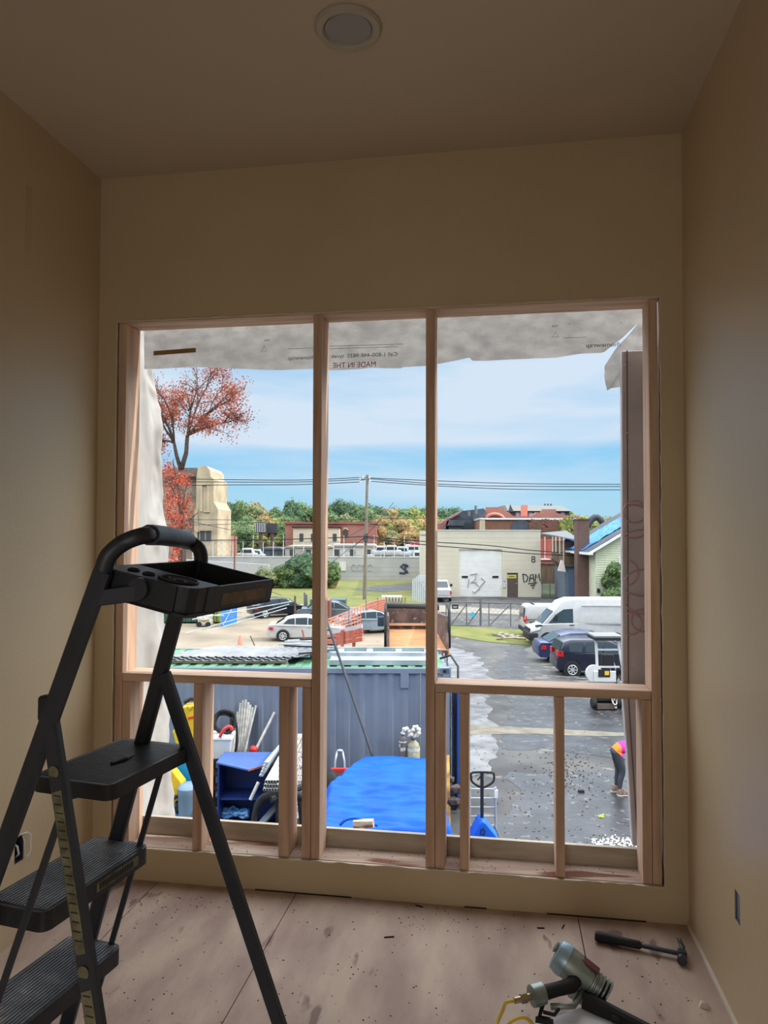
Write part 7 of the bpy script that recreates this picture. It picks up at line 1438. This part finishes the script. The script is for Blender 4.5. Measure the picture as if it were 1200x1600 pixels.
# brick infill beside warehouse
d = 100; t, O = bld('red_panel_wall', 'red wall with pale vertical posts right of the warehouse', d, X(870, d))
m = MB(O); m.box((X(840, d), d, O.z), (X(906, d), d + 1, Zv(842, d))); m.build('wall', mat('red_render', RGB(176, 96, 84), .85, c2=RGB(150, 80, 70), scale=.4), t)
for u in (850, 867, 873, 880): m = MB(O); m.box((X(u, d), d - .2, Zv(872, d)), (X(u + 2, d), d, Zv(838, d))); m.build('post', mat('pink_trim', RGB(200, 150, 140)), t)
m = MB(O); m.box((X(843, d), d - .4, Zv(874, d)), (X(880, d), d - .1, Zv(872, d))); m.build('ledge', mat('white_trim', RGB(214, 216, 216)), t)
d = 92; t, O = bld('brown_board_fence', 'weathered brown wall in the shaded gap right of the warehouse', d, X(860, d)); m = MB(O); m.box((X(843, d), d, O.z), (X(885, d), d + .3, Zv(880, d)))
m.build('boards', mat('brown_boards', RGB(112, 92, 76), .9, c2=RGB(84, 70, 60), scale=1.2, stretch=(4, 1, .4)), t); m = MB(O); m.box((X(843, d), d - .15, Zv(881, d)), (X(885, d), d + .4, Zv(879, d))); m.build('cap_rail', M_rust, t)
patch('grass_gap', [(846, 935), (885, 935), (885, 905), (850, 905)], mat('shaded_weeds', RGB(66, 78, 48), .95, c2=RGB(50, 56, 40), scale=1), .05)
d = 72; a, b = px(847, 930, d), px(884, 930, d); t = sthing('chain_link_fence', 'chain link fence closing the gap right of the warehouse', 'fence', a.x, d, None); O = Vector((a.x, d, zg(d)))
for k in range(4): x = a.x + (b.x - a.x) * k / 3; m = MB(O); m.cyl((x, d, O.z), (x, d, Zv(902, d)), .04, n=6); m.build('post', M_galv, t)
m = MB(O); mesh_panel(m, (a.x, d, O.z), (b.x, d, O.z), O.z, Zv(902, d), .3, .014); m.build('chain_mesh', M_galv, t)
# brick chimney, shed, house
d = 66; t, O = bld('brick_chimney', 'tall square dark brick chimney right of the warehouse', d, X(912, d)); m = MB(O); m.box((X(902, d), d, O.z), (X(921, d), d + 1.1, Zv(810, d))); m.build('shaft', B2, t)
m = MB(O); m.box((X(901, d), d - .06, Zv(812, d)), (X(922, d), d + 1.2, Zv(809.5, d))); m.build('cap', M_rust, t)
d = 69; t, O = bld('blue_shed', 'blue grey shed door standing left of the brick chimney', d, X(893, d)); m = MB(O); m.box((X(882, d), d, O.z), (X(903, d), d + 4, Zv(884, d))); m.build('wall', mat('blue_grey_boards', RGB(104, 114, 126), .8), t)
m = MB(O); m.box((X(888, d), d - .08, O.z), (X(901, d), d, Zv(890, d))); m.build('door', mat('slate_blue_door', RGB(88, 104, 128), .7), t)
m = MB(O); m.box((X(881, d), d - .3, Zv(885, d)), (X(904, d), d + 4, Zv(882.5, d))); m.build('roof', M_roofd, t)
d = 71; t, O = bld('tan_boarded_porch', 'tan boarded upper storey over the blue shed with a leaning canopy', d, X(890, d)); m = MB(O); m.box((X(880, d), d, Zv(884, d)), (X(904, d), d + 5, Zv(845, d))); m.build('wall', mat('tan_boards', RGB(140, 114, 88), .85, c2=RGB(118, 96, 76), scale=1.5, stretch=(4, 1, .5)), t)
m = MB(O); m.hexa([(X(860, d), d - 2, Zv(838, d)), (X(905, d), d - 1, Zv(846, d)), (X(905, d), d + 5, Zv(830, d)), (X(862, d), d + 5, Zv(834, d))], [(X(860, d), d - 2, Zv(836, d)), (X(905, d), d - 1, Zv(844, d)), (X(905, d), d + 5, Zv(828, d)), (X(862, d), d + 5, Zv(832, d))]); m.build('canopy', mat('grey_canopy', RGB(98, 104, 106), .8), t)
for u, v in ((863, 862), (868, 862), (874, 864), (880, 885)): m = MB(O); m.box((X(u, d - 2), d - 2, Zv(v, d - 2)), (X(u + 1.2, d - 2), d - 1.9, Zv(838, d - 2))); m.build('post', mat('pale_post', RGB(200, 186, 176), .8), t)
for k in range(8): m = MB(O); u = 862 + k * 2.6; m.box((X(u, d - 2), d - 2.3, Zv(873 + k * 2.2, d - 2)), (X(u + 3.4, d - 2), d - 1, Zv(871.5 + k * 2.2, d - 2))); m.build('stair_tread', M_rust, t)
m = MB(O); m.box((X(860, d - 2), d - 2, Zv(866, d - 2)), (X(880, d - 2), d - 1.9, Zv(864.5, d - 2))); m.build('rail', M_galv, t)
q = px(879, 892, 67); m = MB(q); m.hexa([q + Vector(p_) for p_ in ((-.4, 0, 0), (.3, 0, -.1), (.3, .3, -.1), (-.4, .3, 0))], [q + Vector(p_) for p_ in ((-.1, 0, 1.0), (.1, 0, .9), (.1, .3, .9), (-.1, .3, 1.0))]); tag(sflat(m, 'hanging_cloth', mat('pale_cloth', RGB(196, 184, 178), .9)), 'pale cloth hanging by the stairs left of the brick chimney', 'cloth')
M_tb = mat('roof_blue_tarp', RGB(36, 112, 206), .6, c2=RGB(60, 140, 220), scale=1.5, c3=RGB(22, 72, 150), c3t=.6, c3s=3, bump=.6, bscale=4)
d = 64; t, O = bld('pale_green_house', 'pale green clapboard house with dark roof partly under blue tarp at right', d, X(960, d))
pr = [(X(u, d), Zv(v, d)) for u, v in ((929, 948), (1010, 948), (1010, 800), (990, 812), (929, 856))]
m = MB(O); m.prism([(X(930, d), O.z), (X(1040, d), O.z), (X(1040, d), Zv(794, d)), (X(930, d), Zv(859, d))], d, d + 10); m.build('gable_wall', mat('pale_green_siding', RGB(196, 200, 172), .8), t)
m = MB(O)
for k in range(34): z = O.z + k * .2; xs0 = X(930, d) + max(0, (z - Zv(860, d))) * ((X(1040, d) - X(930, d)) / (Zv(794, d) - Zv(860, d))); m.hexa([(xs0, d - .04, z), (X(1040, d), d - .04, z), (X(1040, d), d, z), (xs0, d, z)], [(xs0, d - .01, z + .18), (X(1040, d), d - .01, z + .18), (X(1040, d), d, z + .18), (xs0, d, z + .18)])
m.build('clapboards', mat('pale_green_siding', RGB(196, 200, 172)), t)
m = MB(O); ry = (Zv(788, d) - Zv(858, d)) / (X(1040, d) - X(918, d))
def roofq(x0_, y0_, y1_, th, up=0): return None
A_ = (X(915, d), Zv(865, d)); B_ = (X(1040, d), Zv(790, d))
m.hexa([(A_[0], d - .7, A_[1]), (B_[0], d - .7, B_[1]), (B_[0], d + 10, B_[1]), (A_[0], d + 10, A_[1])], [(A_[0], d - .7, A_[1] + .18), (B_[0], d - .7, B_[1] + .18), (B_[0], d + 10, B_[1] + .18), (A_[0], d + 10, A_[1] + .18)]); m.build('roof', M_roofd, t)
m = MB(O); m.bar((A_[0], d - .75, A_[1] + .0), (B_[0], d - .75, B_[1] + .0), .06, .22); m.build('bargeboard', mat('white_trim', RGB(214, 216, 216)), t)
m = MB(O)
def rft(s_, t_):
    a0 = .02 + .05 * noise.noise(Vector((t_ * 6, 1, 1))); s2 = a0 + s_ * (1 - a0); t2 = .20 + .03 * noise.noise(Vector((s_ * 9, 3, 1))) + .50 * t_
    return (A_[0] + (B_[0] - A_[0]) * s2, d - .7 + 10.7 * t2, A_[1] + (B_[1] - A_[1]) * s2 + .26 + .10 * noise.noise(Vector((s_ * 12, t_ * 9, 2))) + .07 * noise.noise(Vector((s_ * 30, t_ * 20, 8))))
m.grid(rft, 60, 30); m.build('roof_tarp', M_tb, t, smooth='all', solid=.03)
m = MB(O); m.box((X(914, d), d - .9, Zv(865, d) - .05), (X(922, d), d + 10, Zv(862, d))); m.build('gutter', mat('white_trim', RGB(214, 216, 216)), t)
m = MB(O); m.box((X(948, d), d - .08, O.z), (X(964, d), d, Zv(906, d))); m.build('door', mat('tan_door', RGB(170, 150, 128), .7), t)
m = MB(O); m.box((X(932, d), d - .2, Zv(925, d)), (X(936, d), d, Zv(919, d))); m.build('mailbox', M_blk2, t)
m = MB(O); m.box((X(966, d), d - .1, O.z), (X(968, d), d, Zv(870, d))); m.build('corner_board', mat('white_trim', RGB(214, 216, 216)), t)
# neighbour roof with blue tarp behind
d = 80; t, O = bld('tarped_house', 'grey green house wall behind the brick chimney with loose blue tarpaulin pieces', d, X(940, d))
m = MB(O); m.box((X(915, d), d + 1, O.z), (X(1040, d), d + 9, Zv(850, d))); m.build('wall', mat('grey_green_wall', RGB(140, 148, 140), .85), t)
m = MB(O); A_, B_, C_, D__ = [px(u, v, dd) for u, v, dd in ((881, 846, d - 8), (886, 836, d - 5), (924, 838, d - 5), (904, 846, d - 8))]
m.grid(lambda s_, t_: (A_.lerp(D__, s_)).lerp(B_.lerp(C_, s_), t_) + Vector((0, 0, .1 * noise.noise(Vector((s_ * 9, t_ * 5, 7))))), 16, 6); m.build('tarp_edge', M_tb, t, smooth='all', solid=.03)
m = MB(O); 
A_, B_ = px(925, 862, d - 10), px(932, 862, d - 10); m.grid(lambda s_, t_: (X(924 + 9 * s_, 70) + .1 * math.sin(t_ * 9), 69.5 + .12 * math.sin(s_ * 9 + t_ * 5), Zv(863 + 32 * t_, 70)), 8, 16); m.build('hanging_tarp', M_tb, t, smooth='all', solid=.02)
d = 70; m = MB((X(926, d), d, zg(d))); m.box((X(921, d), d, zg(d)), (X(931, d), d + 6, Zv(860, d))); tag(sflat(m, 'grey_green_annex', mat('grey_green_wall', RGB(140, 148, 140))), 'narrow grey green annex between chimney and pale green house', 'annex')
q = px(929, 812, 79); m = MB(q); m.tube([q + Vector((-.9 + .3 * k, 0, -.9 + 1.2 * math.sin(k * PI / 7))) for k in range(7)], [.35] * 7, n=9); tag(sflat(m, 'roof_duct', M_roofd, smooth='all'), 'dark curved duct on the roof right of the brick chimney', 'duct')
# distant ground haze hills are the trees; low far belt closes the horizon
